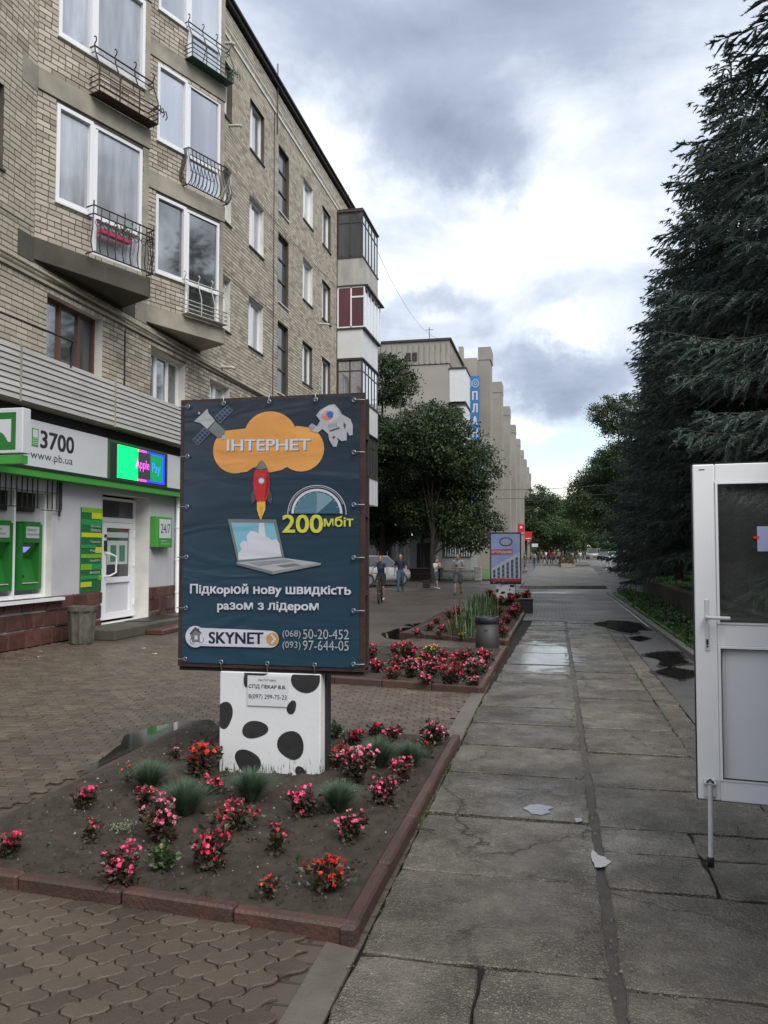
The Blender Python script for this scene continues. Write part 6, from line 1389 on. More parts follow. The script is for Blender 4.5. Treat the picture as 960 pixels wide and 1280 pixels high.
spots = [(5.0, 23.6, 1.0, 0, 0, 'spruce tree whose pointed top stands highest behind the open door'), (6.15, 15.6, 1.32, 0, 2.1, 'nearest spruce tree, cut by the right picture edge'),
         (5.0, 29.6, .99, 1, 1.0, 'spruce tree with its bare trunk showing just left of the door'), (5.2, 36.5, 1.0, 1, 4.0, 'spruce tree in the middle of the row on the right'),
         (5.6, 44, .98, 2, 3.0, 'spruce tree fifth along the row on the right'), (6.3, 51.5, .88, 2, 5.0, 'low-hanging spruce tree near the far end of the row'), (8.6, 20, 1.25, 1, .5, 'dark spruce tree behind the front row, seen through the door glass'),
         (8.6, 27.5, 1.05, 1, 1.7, 'dark spruce tree standing behind the second and third of the row'), (8.9, 35, 1.02, 2, 2.9, 'dark spruce tree in the back row behind the middle of the row'), (7.6, 60, .85, 2, 2, 'small spruce tree last in the row beside the loose leafy tree')]
for (x, y, s, k, rz, lb) in spots:
    t = thing('spruce_tree', (x, y, .25), lb, 'tree', 'spruce trees along the right side', rz); t.scale = (s*1.0, s*1.0, s)
    for nm, me in zip(('crown', 'trunk', 'limbs'), SPR[k]): link(nm, me, None, t)
def leafy_mesh(seed, hgt, R, trunk_h, nclump, per, leaf=.12, clump=.42, shape=1.0, gap=.0):
    rs = np.random.RandomState(seed); limb = MB(); tr = [(0, 0, -.1), (rs.normal()*.08, rs.normal()*.08, trunk_h), (rs.normal()*.15, rs.normal()*.15, hgt*.62), (0, 0, hgt*.9)]
    limb.tube(tr, [.17*hgt/10, .13*hgt/10, .07*hgt/10, .01], 9)
    lobes = []
    for i in range(11):
        a = rs.uniform(0, 2*pi); zf = rs.uniform(0, 1); rr = R*rs.uniform(.30, .68)*math.sin(pi*(.25+.62*zf))**.7; c = np.array([cos(a)*rr, sin(a)*rr, trunk_h+(hgt-trunk_h)*(.16+.68*zf)]); lr = R*rs.uniform(.32, .50)
        lobes.append((c, lr)); s0 = np.array(tr[1])*1.0+[0, 0, rs.uniform(0, (c[2]-trunk_h)*.5)]
        mid = (s0+c)/2+[0, 0, -.2]; limb.tube([tuple(s0), tuple(mid), tuple(c), tuple(c+(c-mid)*.6)], [.05*hgt/10+.02, .04*hgt/10, .02, .005], 5, 0, True, False)
        for j in range(5):
            e = c+rs.normal(size=3)*lr*.55; limb.tube([tuple(c-(c-mid)*.3*rs.rand()), tuple(e)], [.015, .004], 4, 0, True, False)
    lobes.append((np.array([0, 0, hgt*.86]), R*.42))
    C = []
    for i in range(nclump):
        c, lr = lobes[rs.randint(len(lobes))]; d = rs.normal(size=3); d /= np.linalg.norm(d); C.append(c+d*lr*(rs.uniform(.25, 1.12)**.6)*np.array([1, 1, .8]))
    C = np.array(C); idx = np.repeat(np.arange(nclump), per); cs = rs.uniform(.5, 1.25, nclump)*clump
    P = C[idx]+rs.normal(size=(len(idx), 3))*cs[idx][:, None]*np.array([.5, .5, .28]); D = unit(rs.normal(size=P.shape)+[0, 0, -.35])
    V, F = leafcloud(P, D, rs.uniform(.7, 1.3, len(P))*leaf, .7, .15, rs); return V, F, limb
M_leafd = mat('dark_leaves', (.03, .05, .02), .5, isl_cols=[(.019, .034, .013), (.030, .052, .019), (.044, .072, .024), (.024, .042, .015), (.058, .088, .030)], spec=.35)
M_leafm = mat('mid_green_leaves', (.045, .08, .025), .5, isl_cols=[(.028, .052, .016), (.042, .08, .024), (.060, .105, .032), (.034, .062, .02), (.075, .12, .045)], spec=.35)
def leafy(x, y, rz, lb, prm, m, cat='tree', name='leafy_tree', group=None, scl=1.0):
    V, F, lm = leafy_mesh(*prm); t = thing(name, (x, y, 0), lb, cat, group, rz); t.scale = (scl,)*3; me = npmesh('crown', V, F); link('crown', me, m, t); lm.build('trunk', M_bark, t); return t
leafy(-9.6, 44.5, 0, 'dark dense leafy tree right behind the glazed balcony stack', (31, 13.2, 4.6, 1.1, 1500, 95, .13, .55), M_leafd)
leafy(-6.3, 42, 1, 'spreading leafy tree in front of the long concrete building and porch', (32, 9.4, 4.2, 1.4, 1400, 80, .12, .52), M_leafd)
leafy(-8.0, 49, 1, 'lower leafy tree between the two big ones above the porch roof', (35, 8.8, 3.6, 2.2, 450, 80, .13, .5), M_leafd)
leafy(6.3, 84, 2, 'loose leafy tree at the far end of the spruce row', (33, 17.8, 6.0, 1.2, 1700, 85, .17, .8), M_leafd)
leafy(8.6, 100, 2, 'broad dark tree behind the parked cars', (36, 13, 6, 1.8, 500, 70, .22, .9), M_leafd)
leafy(-3.2, 160, 2, 'dark leafy tree at the far end of the long building', (37, 15, 5.2, 2, 420, 60, .28, 1.0), M_leafd)
cen = [(1.2, 185, 13, 6.4, 'bright green leafy tree closing the street in the middle'), (-1.8, 200, 12, 5.5, 'green leafy tree left of the middle at the street end'), (6.5, 195, 11, 6, 'green leafy tree right of the middle at the street end'), (5, 240, 17, 6.5, 'tall pale green tree farthest away behind the street end')]
for i, (x, y, hh, R, lb) in enumerate(cen): leafy(x, y, i, lb, (50+i, hh, R, 1.2, 420, 60, .30, 1.2), M_leafm, group='trees closing the end of the street')
for i, (x, y, hh, R) in enumerate([(14, 130, 14, 7), (13.5, 72, 13, 5), (13, 50, 13, 5), (16, 38, 13, 5.5)]): leafy(x, y, i, ['dark leafy tree beyond the parked cars on the right', 'dark leafy tree behind the far end of the spruce row', 'dark leafy tree filling the gap behind the fifth spruce', 'dark leafy tree far behind the spruce trunks'][i], (60+i, hh, R, 1.5, 300, 60, .24, 1.1), M_leafd)
# verge, lawn and wall on the right
M_lawn = mat('lawn', (.07, .15, .026), .8, col2=(.045, .10, .02), vscale=1.5, bump=1, bscale=20, space='World')
sheet('lawn', [(3.56, 5), (40, 5), (40, 80), (9, 80), (3.9, 33.6), (3.56, 33.4)], .34, M_lawn); sheet('far_lawn', [(3.4, 33.95), (4.3, 37.8), (5.3, 53), (6.9, 65), (13.6, 150), (80, 150), (80, 33.95)], .01, M_lawn)
sheet('verge', [(2.42, 6), (3.40, 6), (3.40, 33.3), (2.22, 33.3)], .02, M_lawn)
sheet('left_lawn', [(-6.6, 46), (-3.2, 46), (-3.5, 80), (-12, 80)], .05, M_lawn)
def grass_stuff(name, x0f, x1f, y0, y1, n, h, m, lb, seed, z=.0, wide=.02):
    rs = np.random.RandomState(seed); y = y0+(y1-y0)*rs.rand(n)**1.0; x = np.array([x0f(v) for v in y])+rs.rand(n)*np.array([x1f(v)-x0f(v) for v in y]); hh = h*rs.uniform(.4, 1.2, n)*(1+.5*np.sin(x*3+y*1.7)*np.sin(y*2.3))
    P = np.c_[x, y, np.full(n, z)]; D = unit(np.c_[rs.normal(size=(n, 2))*.45, np.ones(n)]); V, F = leafcloud(P, D, hh, wide/h, .1, rs); o = link(name, npmesh(name, V, F), m, kind='stuff'); tag(o, lb, 'grass'); return o
M_grass = mat('grass_blades', (.04, .09, .02), .6, isl_cols=[(.030, .075, .016), (.050, .115, .024), (.075, .15, .034), (.04, .095, .02)])
grass_stuff('verge_grass', lambda y: 2.42, lambda y: 3.38, 11, 33.2, 26000, .10, M_grass, 'thick green grass and ground cover on the verge below the retaining wall', 5, .02, .03)
grass_stuff('lawn_grass', lambda y: 3.6, lambda y: 9, 14, 44, 16000, .14, M_grass, 'bright lawn grass under the spruce trees', 6, .33, .04)
for i in range(15):
    yy = 13+i*1.38; x = 2.62+rnd.uniform(-.08, .12); n = 260; rs = np.random.RandomState(i)
    C = rs.normal(size=(n, 3))*[.15, .28, .08]+[0, 0, .10]; C[:, 2] = np.abs(C[:, 2]); V, F = leafcloud(C, unit(rs.normal(size=(n, 3))+[0, 0, .8]), rs.uniform(.05, .09, n), .6)
    o = link('verge_shrub', npmesh('shrub', V, F), M_gleaf if i % 3 else M_grass, loc=(x, yy, .02), scale=(1, 1, rnd.uniform(.8, 1.3))); tag(o, 'low leafy plant on the verge kerb, number '.replace(', number ', ', ')+['nearest the door', *[w_+' from the door end' for w_ in ordw[1:]], 'twelfth from the door end', 'thirteenth from the door end', 'fourteenth from the door end', 'last before the wall end'][i], 'plant', 'low plants along the verge kerb')
RW = thing('retaining_wall', (3.48, 24, 0), 'low stained concrete retaining wall with vertical ribs below the spruces', 'wall')
q = MB()
for i in range(19):
    y0 = 9+i*1.283; q = MB(); q.bbox(3.41, 3.54, y0, y0+1.27, 0, .585, .012); o = q.build('panel', mat('wall_concrete', (.27, .245, .19), .85, col2=(.13, .12, .09), vscale=2.2, bump=.5, bscale=30, stretch=(1, 1, .25), space='World', obj_var=.2), RW, world=True)
    q = MB(); 
    for j in range(5): q.box(3.385, 3.409, y0+.08+j*.25, y0+.17+j*.25, .02, .56)
    q.build('rib', M_concd, o, world=True)
q = MB(); q.bbox(3.36, 3.58, 9, 33.4, .587, .65, .01); q.build('coping', M_concd, RW, world=True)
# ------------------------------------------------------------------ long concrete building with blue banner
M_far = mat('far_brick', (.31, .292, .258), .9, var=.12, vscale=.6, space='World', bump=.2, bscale=4); M_far2 = mat('far_fin', (.275, .26, .232), .9, col2=(.21, .198, .178), vscale=.35, space='World')
PB = thing('long_building', (-8, 90, 0), 'long pale concrete building with projecting wall fins and a blue vertical banner', 'building')
q = MB(); q.box(-24, -7.9, 61, 70.6, 0, 16.1); q.box(-24, -8.4, 70.6, 200, 0, 17.0); q.build('wall', M_far, PB, world=True)
q = MB(); q.box(-24, -7.85, 60.92, 70.7, 16.15, 17.95); q.build('parapet_band', M_far, PB, world=True)
q = MB(); 
for i in range(38): q.box(-24+i*.43, -23.93+i*.43, 60.86, 60.915, 16.2, 17.8)
for i in range(22): q.box(-7.845, -7.80, 61.2+i*.43, 61.27+i*.43, 16.2, 17.8)
q.build('parapet_ribs', M_conc, PB, world=True)
q = MB(); q.box(-24.1, -7.7, 60.8, 70.8, 17.955, 18.12); q.build('roof_edge', M_roof, PB, world=True)
for i, x in enumerate((-11.25, -10.75)): q = MB(); q.box(x, x+.36, 60.84, 60.90, 16.45, 17.1); q.build('window', M_black, PB, world=True)
for i, (x, z) in enumerate([(-17, 13.5), (-13.2, 13.4), (-17, 10.5), (-13.2, 10.5), (-17, 7.5), (-13.2, 7.5)]):
    q = MB(); q.box(x, x+1.3, 60.95, 60.995, z, z+1.5); w = q.build('window', M_pvc, PB, world=True); q = MB(); q.box(x+.08, x+1.22, 60.93, 60.949, z+.08, z+1.42); q.build('pane', G_dark, w, world=True)
for k in range(5):
    z1 = 15.7-k*2.85; q = MB(); q.box(-7.87, -6.62, 61.0, 64.2, z1-2.55, z1); o = q.build('balcony', mat('white_siding', (.6, .61, .62), .5), PB, world=True)
    q = MB(); q.box(-7.9, -6.55, 60.9, 64.3, z1, z1+.1); q.build('balcony_roof', M_roof, PB, world=True)
    q = MB(); 
    if k > 0: q.box(-7.7, -6.8, 60.975, 60.995, z1-1.3, z1-.2); q.build('pane', G_dark, o, world=True)
for i, y in enumerate([70.7+15.1*k for k in range(9)]):
    q = MB(); q.box(-8.3, -5.5 if i == 0 else -5.45, y, y+2.6, 0, 18.6 if i else 18.6); fin = q.build('fin', M_far2, PB, world=True)
    q = MB(); q.box(-6.55 if i == 0 else -8.3, -5.42, y-.05, y+2.65, 18.6, 19.75); q.build('fin_head', M_far2, PB, world=True)
    for j in range(1, 4):
        yy = y+3.1*j+.6
        q = MB(); q.box(-8.3, -6.0, yy, yy+.5, 0, 16.4); q.build('small_fin', M_far2, PB, world=True)
    for j in range(4):
        for z in (3.5, 6.7, 9.9, 13.1):
            q = MB(); q.box(-8.36, -8.30, y+3+j*3.1, y+5+j*3.1, z, z+1.9)
            if i < 4: q.build('window', G_dark, PB, world=True)
q = MB(); q.box(-8.0, -6.6, 70.2, 70.69, 17.0, 18.7); q.build('wall_return', M_far, PB, world=True)
q = MB(); q.box(-8.15, -7.75, 69.5, 70.2, 17.9, 19.6); q.build('chimney', M_far, PB, world=True)
q = MB(); q.box(-6.3, -6.2, 100, 130, 3.4, 3.6); q.box(-6.3, -5.0, 74, 80, 3.6, 3.8); q.build('canopy', M_roof, PB, world=True)
q = MB(); q.box(-6.4, -5.35, 73.4, 85.5, 0, 3.2); q.build('shop_front', mat('cream_wall', (.40, .36, .20), .8, var=.2, vscale=1), PB, world=True)
BNR = thing('wall_banner', (-7, 69.9, 9.5), 'tall blue vertical banner with white letters on the long building', 'banner')
q = MB(); q.box(-7.62, -6.36, 69.86, 69.90, 5.5, 17.0); bl = q.build('cloth', mat('banner_blue', (.035, .17, .42), .5, var=.15, vscale=.6), BNR, world=True)
for k, ch in enumerate('ПЛАНЕТА'):
    text('lettering', ch, (lambda zz: (lambda a, z: (-6.98+a, 69.845, zz+z)))(14.9-1.10*k), .42, .74, M_white, bl, bold=.03)
for cx in (-7.35, -6.72):
    q = MB(); 
    for r0, r1 in ((.24, .32), (.08, .15)):
        P = []
        for i in range(21):
            t = 2*pi*i/20
            for r in (r0, r1): P.append((cx+r*cos(t), 69.845, 16.35+r*1.2*sin(t)))
        q.add(P, [(2*i, 2*i+1, 2*i+3, 2*i+2) for i in range(20)])
    q.build('round_emblem', mat('emblem_pale', (.3, .42, .55), .5), bl, world=True)
# porch with gable roof, its wall, steps and the picket fence
PO = thing('porch_building', (-9, 52, 0), 'low white building with a dark gabled entrance porch and a small lit lamp', 'building')
q = MB(); q.box(-16, -5.35, 52, 56, 0, 3.1); q.build('wall', mat('pale_wall', (.30, .30, .31), .8, var=.2, vscale=1), PO, world=True)
q = MB(); q.box(-16.2, -5.2, 51.8, 56.2, 3.1, 3.3); q.build('roof', M_roof, PO, world=True)
q = MB(); q.add([(-10.3, 49.6, 2.9), (-8.55, 49.6, 4.15), (-6.9, 49.6, 2.9), (-10.3, 52, 2.9), (-8.55, 52, 4.15), (-6.9, 52, 2.9)], [(0, 2, 1), (0, 1, 4, 3), (1, 2, 5, 4), (3, 4, 5), (0, 3, 5, 2)]); q.build('gable_roof', mat('brown_roof', (.06, .04, .035), .8), PO, world=True)
for x in (-9.9, -9.35, -9.15, -7.3): q = MB(); q.box(x, x+.13, 49.8, 49.93, 0, 2.9); q.build('post', M_plasterw, PO, world=True)
q = MB(); q.box(-8.9, -7.9, 51.93, 51.99, 0, 2.2); q.build('door', M_black, PO, world=True)
for x in (-11.6, -7.1, -6.2): q = MB(); q.box(x, x+.9, 51.9, 51.99, 1.3, 2.3); w = q.build('window', G_dark, PO, world=True); q = MB(); [q.box(x+.1+.16*j, x+.13+.16*j, 51.86, 51.89, 1.3, 2.3) for j in range(5)]; q.build('window_bars', M_pvc, w, world=True)
q = MB(); q.ball((-8.85, 49.9, 2.72), .10, 10, sc=(1.3, 1, .6)); q.build('lamp', mat('lamp_lit', (.9, .85, .7), .5, emit=(1, .9, .7), estr=2.5), PO, world=True)
LW = thing('low_wall', (-8.3, 47, 0), 'low brown wall in front of the porch building', 'wall'); q = MB(); q.bbox(-10.9, -6.4, 46.2, 46.5, 0, .62, .02); q.build('wall', mat('brown_wall', (.10, .075, .055), .8, var=.3, vscale=3), LW, world=True)
q = MB(); q.bbox(-11, -6.35, 46.15, 46.55, .622, .68, .01); q.build('coping', M_conc, LW, world=True)
PF = thing('picket_fence', (-5.4, 45, 0), 'short white concrete picket fence beside the lawn', 'fence')
for i in range(22): q = MB(); q.box(-6.35+i*.085, -6.30+i*.085, 45, 45.06, .04, .62); q.build('picket', M_whiteiron, PF, world=True)
q = MB(); q.box(-6.4, -4.4, 45.061, 45.10, .5, .56); q.box(-6.4, -4.4, 45.061, 45.10, .1, .16); q.build('rail', M_whiteiron, PF, world=True); q = MB(); q.bbox(-4.45, -4.05, 44.9, 45.3, 0, .8, .03); q.build('end_post', M_whiteiron, PF, world=True)
# red signs on a pole, small white sign, wires
RS = thing('street_sign', (-2.75, 70, 0), 'pair of small red signs on a pole at the left side of the street', 'sign')
q = MB(); q.tube([(-3.1, 70.1, 0), (-3.1, 70.1, 4)], .06, 8); q.build('pole', M_iron, RS, world=True)
M_rs = mat('sign_red', (.50, .02, .03), .4)
for (x0, x1, z0, z1) in ((-3.15, -2.6, 3.25, 3.95), (-2.55, -1.95, 2.55, 3.3)):
    q = MB(); q.box(x0, x1, 69.95, 70.05, z0, z1); o = q.build('panel', M_rs, RS, world=True)
    q = MB(); q.box(x0+.1, x1-.1, 69.94, 69.949, z0+.12, z0+.2) if z0 < 3 else q.ball(((x0+x1)/2, 69.95, (z0+z1)/2+.05), .12, 8, sc=(1, .2, 1)); q.build('panel_mark', M_white, o, world=True)
q = MB(); q.box(-3.05, -2.0, 70.03, 70.06, 3.0, 3.06); q.build('arm', M_iron, RS, world=True)
PP_ = thing('advert_column', (-3.3, 66, 0), 'pink-orange column at the left side of the street behind the far billboard', 'column'); q = MB(); q.bbox(-3.35, -2.9, 65.8, 66.2, 0, 2.5, .02); q.build('shaft', mat('pink_orange', (.42, .17, .11), .6), PP_, world=True); q = MB(); q.bbox(-3.4, -2.85, 65.75, 66.25, 2.502, 2.6, .02); q.build('cap', M_white, PP_, world=True)
WS = thing('street_sign', (-1.9, 75, 0), 'small white direction sign on a thin pole beyond the red signs', 'sign'); q = MB(); q.tube([(-1.9, 75, 0), (-1.9, 75, 2.9)], .035, 6); q.build('pole', M_iron, WS, world=True); q = MB(); q.box(-2.1, -1.55, 74.93, 74.96, 2.0, 2.3); q.build('panel', M_white, WS, world=True)
def wire(p0, p1, sag, r, lb):
    q = MB(); P = []
    for i in range(17): t = i/16; P.append((p0[0]+(p1[0]-p0[0])*t, p0[1]+(p1[1]-p0[1])*t, p0[2]+(p1[2]-p0[2])*t-sag*4*t*(1-t))); 
    q.tube(P, r, 4); tag(q.build('wire', M_black), lb, 'wire')
wire((-5.4, 72, 7.1), (12, 72, 8.2), .35, .022, 'upper black wire crossing the street above the trees'); wire((-5.4, 72, 6.3), (12, 72, 7.4), .35, .022, 'lower black wire crossing the street above the trees')
wire((-8.4, 36.2, 16.6), (-8.5, 61, 18.1), 1.2, .010, 'thin cable from the glazed balconies to the long building roof')
q = MB(); q.tube([(-9.5, 61.5, 18), (-9.5, 61.5, 19.2)], .03, 5); q.tube([(-9.8, 61.5, 19.0), (-9.2, 61.5, 19.0)], .02, 5); q.build('aerial', M_iron, PB, world=True)
# planter in the centre island
CP = thing('island_planter', (1.1, 88, .1), 'flower planter with red blooms in the middle of the centre island', 'planter')
q = MB(); q.bbox(.5, 1.75, 76, 100, .09, .42, .02); q.build('box', M_conc, CP, world=True)
rs = np.random.RandomState(9); n = 1500; P = np.c_[rs.uniform(.5, 1.75, n), rs.uniform(75.9, 100, n)**1, rs.uniform(.4, .95, n)]; V, F = leafcloud(P-np.array([1.1, 88, .1]), unit(rs.normal(size=(n, 3))+[0, 0, 1]), .22, .6); link('foliage', npmesh('pf', V, F), M_gleaf, CP)
n = 160; P = np.c_[rs.uniform(.5, 1.75, n), rs.uniform(75.8, 100, n), rs.uniform(.45, 1.0, n)]; V, F = leafcloud(P-np.array([1.1, 88, .1]), unit(rs.normal(size=(n, 3))), .16, 1); link('blooms', npmesh('pb', V, F), BL['red'], CP)
# ------------------------------------------------------------------ cars
M_tyre = mat('tyre', (.02, .02, .02), .8); M_rim = mat('rim', (.35, .36, .38), .35, metal=.7); M_cglass = mat('car_glass', (.02, .025, .03), .05, coat=1); M_tail = mat('tail_light', (.4, .01, .01), .3); M_head = mat('head_light', (.6, .62, .65), .15)
def car(x, y, rz, lb, paint, kind='sedan', L_=4.4, Wd=1.75):
    t = thing('parked_car', (x, y, 0), lb, 'car', None, rz); hw = Wd/2
    if kind == 'van': st = [(-.5, .45, .95, .90), (-.46, .30, 1.05, .97), (-.30, .27, 1.12, 1), (.0, .27, 1.15, 1), (.35, .27, 1.15, 1), (.49, .32, 1.1, .95)]; cab = [(-.36, 1.10, .9), (-.24, 1.92, .80), (.45, 1.94, .82), (.49, 1.1, .92)]
    else: st = [(-.5, .42, .68, .82), (-.46, .28, .78, .94), (-.22, .24, .92, 1), (.0, .24, .95, 1), (.30, .24, .97, 1), (.46, .28, .95, .95), (.5, .42, .90, .84)]; cab = [(-.23, .93, .92), (-.08, 1.42, .74), (.24, 1.44, .74), (.40, .96, .9)]
    q = MB(); V = []
    for (a, zb, zt, w) in st:
        for (yy, zz) in ((-w*hw*.92, zb), (-w*hw, zb+.15), (-w*hw*.99, zt-.12), (-w*hw*.88, zt), (w*hw*.88, zt), (w*hw*.99, zt-.12), (w*hw, zb+.15), (w*hw*.92, zb)): V.append((a*L_, yy, zz))
    n = len(st); F = [(i*8+k, i*8+(k+1) % 8, (i+1)*8+(k+1) % 8, (i+1)*8+k) for i in range(n-1) for k in range(8)]+[tuple(range(7, -1, -1)), tuple((n-1)*8+k for k in range(8))]
    q.add(V, F, 0, True); bd = q.build('body', paint, t)
    q = MB(); V = []
    for (a, z, w) in cab: V += [(a*L_, -w*hw, z), (a*L_, w*hw, z)]
    q.add(V, [(0, 1, 3, 2), (2, 3, 5, 4), (4, 5, 7, 6), (0, 2, 4, 6), (1, 7, 5, 3)]); q.build('windows', M_cglass, t)
    q = MB(); a1, a2 = cab[1], cab[2]; q.bbox(a1[0]*L_-.04, a2[0]*L_+.04, -a1[2]*hw-.015, a1[2]*hw+.015, a1[1]-.03, a1[1]+.035, .015)
    for s in (-1, 1):
        for i in range(3): p, r = cab[i], cab[i+1]; q.tube([(p[0]*L_, s*(p[2]*hw+.0), p[1]), (r[0]*L_, s*(r[2]*hw), r[1])], .035, 5)
        q.tube([(.08*L_, s*.9*hw, .95), (.08*L_, s*.76*hw, a1[1])], .03, 5)
    q.build('roof', paint, t)
    for a in (-.31, .30):
        for s in (-1, 1):
            q = MB(); q.tube([(a*L_, s*(hw-.20), .31), (a*L_, s*(hw+.005), .31)], .31, 18); w = q.build('wheel', M_tyre, t); q = MB(); q.tube([(a*L_, s*(hw-.02), .31), (a*L_, s*(hw+.02), .31)], .19, 12); q.build('rim', M_rim, w)
    for s in (-1, 1):
        q = MB(); q.ball((-.475*L_, s*hw*.68, .62), .13, 8, sc=(.6, 1.2, .6)); q.build('headlight', M_head, t); q = MB(); q.ball((.485*L_, s*hw*.72, .75), .12, 8, sc=(.4, 1.2, .7)); q.build('tail_light', M_tail, t)
        q = MB(); q.ball((-.17*L_, s*(hw+.08), 1.0), .09, 8, sc=(.6, 1, .7)); q.build('mirror', paint, t)
    q = MB(); q.box(-.502*L_, -.497*L_, -.26, .26, .36, .47); q.build('number_plate', M_white, t); return t
P_dark = mat('paint_dark', (.02, .022, .025), .3, coat=1); P_sil = mat('paint_silver', (.42, .45, .48), .3, metal=.3, coat=1); P_wht = mat('paint_white', (.62, .63, .65), .3, coat=1); P_bl = mat('paint_pale_blue', (.30, .40, .50), .3, coat=1); P_bwn = mat('paint_grey_beige', (.26, .25, .23), .35, coat=1)
car(-8.6, 37.9, radians(-125), 'silver car parked behind the man in navy, half hidden by him', P_sil, 'sedan', 3.6)
car(6.8, 152, radians(80), 'beige-grey van parked farthest left in the row of cars under the trees', P_bwn, 'van', 4.6, 2.1); car(9.4, 146, radians(80), 'pale blue car parked in the row under the trees', P_bl, 'sedan', 4.5, 2.4); car(12.6, 148, radians(85), 'dark minivan parked right of the pale blue car', P_dark, 'van', 4.5, 2.6)
car(8.3, 143, radians(75), 'dark car parked between the beige van and the pale blue car', P_dark, 'sedan', 4.3, 1.8)
# background vehicles glimpsed between the spruce trunks
car(11.5, 62, radians(0), 'white car glimpsed between the spruce trunks beyond the lawn', P_wht, 'sedan', 4.4); car(16.5, 62, radians(0), 'second white car glimpsed beyond the lawn right of the trunk', P_wht, 'van', 4.6)
# ------------------------------------------------------------------ people
def remesh(mb, vox, name):
    me = bpy.data.meshes.new('t'); me.from_pydata(mb.v, [], mb.f); ob = bpy.data.objects.new('t', me); COL.objects.link(ob)
    md = ob.modifiers.new('r', 'REMESH'); md.mode = 'VOXEL'; md.voxel_size = vox; md.use_smooth_shade = True
    sm = ob.modifiers.new('s', 'SMOOTH'); sm.factor = .5; sm.iterations = 2
    dg = bpy.context.evaluated_depsgraph_get(); out = bpy.data.meshes.new_from_object(ob.evaluated_get(dg)); out.name = name; bpy.data.objects.remove(ob); return out
def chain(mb, pts, rs, sc=(1, 1, 1), n=9, k=4):
    for i in range(len(pts)-1):
        a, b = Vector(pts[i]), Vector(pts[i+1])
        for j in range(k+1):
            t = j/k; p = a.lerp(b, t); mb.ball(tuple(p), rs[i]+(rs[i+1]-rs[i])*t, n, sc=sc)
def limb(mb, pts, rs): mb.tube(pts, rs, 9); [mb.ball(p, r*1.0, 9) for p, r in zip(pts, rs)]
SK = mat('skin', (.36, .20, .14), .55)
def make_person(J, vox, short_sleeve=True, short_pants=True):
    """J: joint positions in units of body height; returns meshes for body, shirt, trousers, hair, shoes"""
    hipc, ch, nk, hd = J['hip'], J['chest'], J['neck'], J['head']; B_ = MB(); SH = MB(); TR = MB(); HA = MB(); SO = MB()
    v = Vector
    mid = lambda a, b, t: tuple(v(a).lerp(v(b), t))
    chain(B_, [hipc, mid(hipc, ch, .5), ch], [.075, .07, .085], (1, .62, 1)); limb(B_, [mid(ch, nk, .6), nk, mid(nk, hd, .5)], [.036, .032, .034])
    B_.ball(hd, .060, 12, sc=(.80, .95, 1.14)); B_.ball((hd[0], hd[1]-.056, hd[2]-.008), .011, 6, sc=(.8, 1.2, 1.2)); B_.ball((hd[0], hd[1]-.025, hd[2]-.045), .034, 8)
    for s in ('L', 'R'):
        sx = -1 if s == 'L' else 1; B_.ball((hd[0]+sx*.050, hd[1]+.002, hd[2]-.004), .013, 6, sc=(.5, .8, 1.2))
        sh, el, wr, hp, kn, an = J['sh'+s], J['el'+s], J['wr'+s], J['hip'+s], J['kn'+s], J['an'+s]
        limb(B_, [sh, mid(sh, el, .5), el, mid(el, wr, .35), wr], [.033, .029, .022, .023, .015]); limb(B_, [hp, mid(hp, kn, .5), kn, mid(kn, an, .35), an], [.058, .048, .032, .033, .019])
        d = (v(wr)-v(el)).normalized(); side = v((1, 0, 0)) if abs(d.x) < .7 else v((0, 1, 0)); c = v(wr)+d*.028; B_.ball(tuple(c), .020, 8, sc=(.7, .9, 1.1))
        for f in range(4):
            o = c+side*(f-1.5)*.009; e = o+d*(.045-.004*abs(f-1.5)); B_.tube([tuple(o), tuple(e), tuple(e+d*.006+v((0, -.010, 0)))], [.0065, .0055, .005], 6)
        B_.tube([tuple(c-d*.01+v((0, -.012, 0))), tuple(c+d*.018+v((0, -.026, 0)))], .0065, 6)
        # clothes
        limb(SH, [sh, mid(sh, el, .55 if short_sleeve else .95)], [.042, .036 if short_sleeve else .028]); 
        e_ = .85 if short_pants == 'knee' else (.62 if short_pants else 1.0)
        if short_pants: limb(TR, [hp, mid(hp, kn, e_)], [.066, .056])
        else: limb(TR, [hp, mid(hp, kn, .5), kn, mid(kn, an, .95)], [.066, .055, .043, .034])
        ft = J.get('ft'+s, (0, -1, 0)); a = v(an); f_ = v(ft); limb(SO, [tuple(a+v((0, 0, -.012))-f_*.012), tuple(a+f_*.045+v((0, 0, -.026))), tuple(a+f_*.095+v((0, 0, -.030)))], [.028, .024, .019])
    chain(SH, [mid(hipc, ch, .05), mid(hipc, ch, .5), ch, mid(ch, nk, .45)], [.088, .084, .096, .060], (1, .66, 1)); limb(SH, [J['shL'], J['shR']], [.040, .040])
    chain(TR, [hipc, mid(hipc, ch, .25)], [.088, .080], (1, .68, 1)); limb(TR, [J['hipL'], J['hipR']], [.06, .06])
    HA.ball((hd[0], hd[1]+.012, hd[2]+.018), .061, 12, sc=(.86, .92, 1.06))
    return [remesh(m, vox, nm) for m, nm in ((B_, 'body'), (SH, 'shirt'), (TR, 'trousers'), (HA, 'hair'), (SO, 'shoes'))]
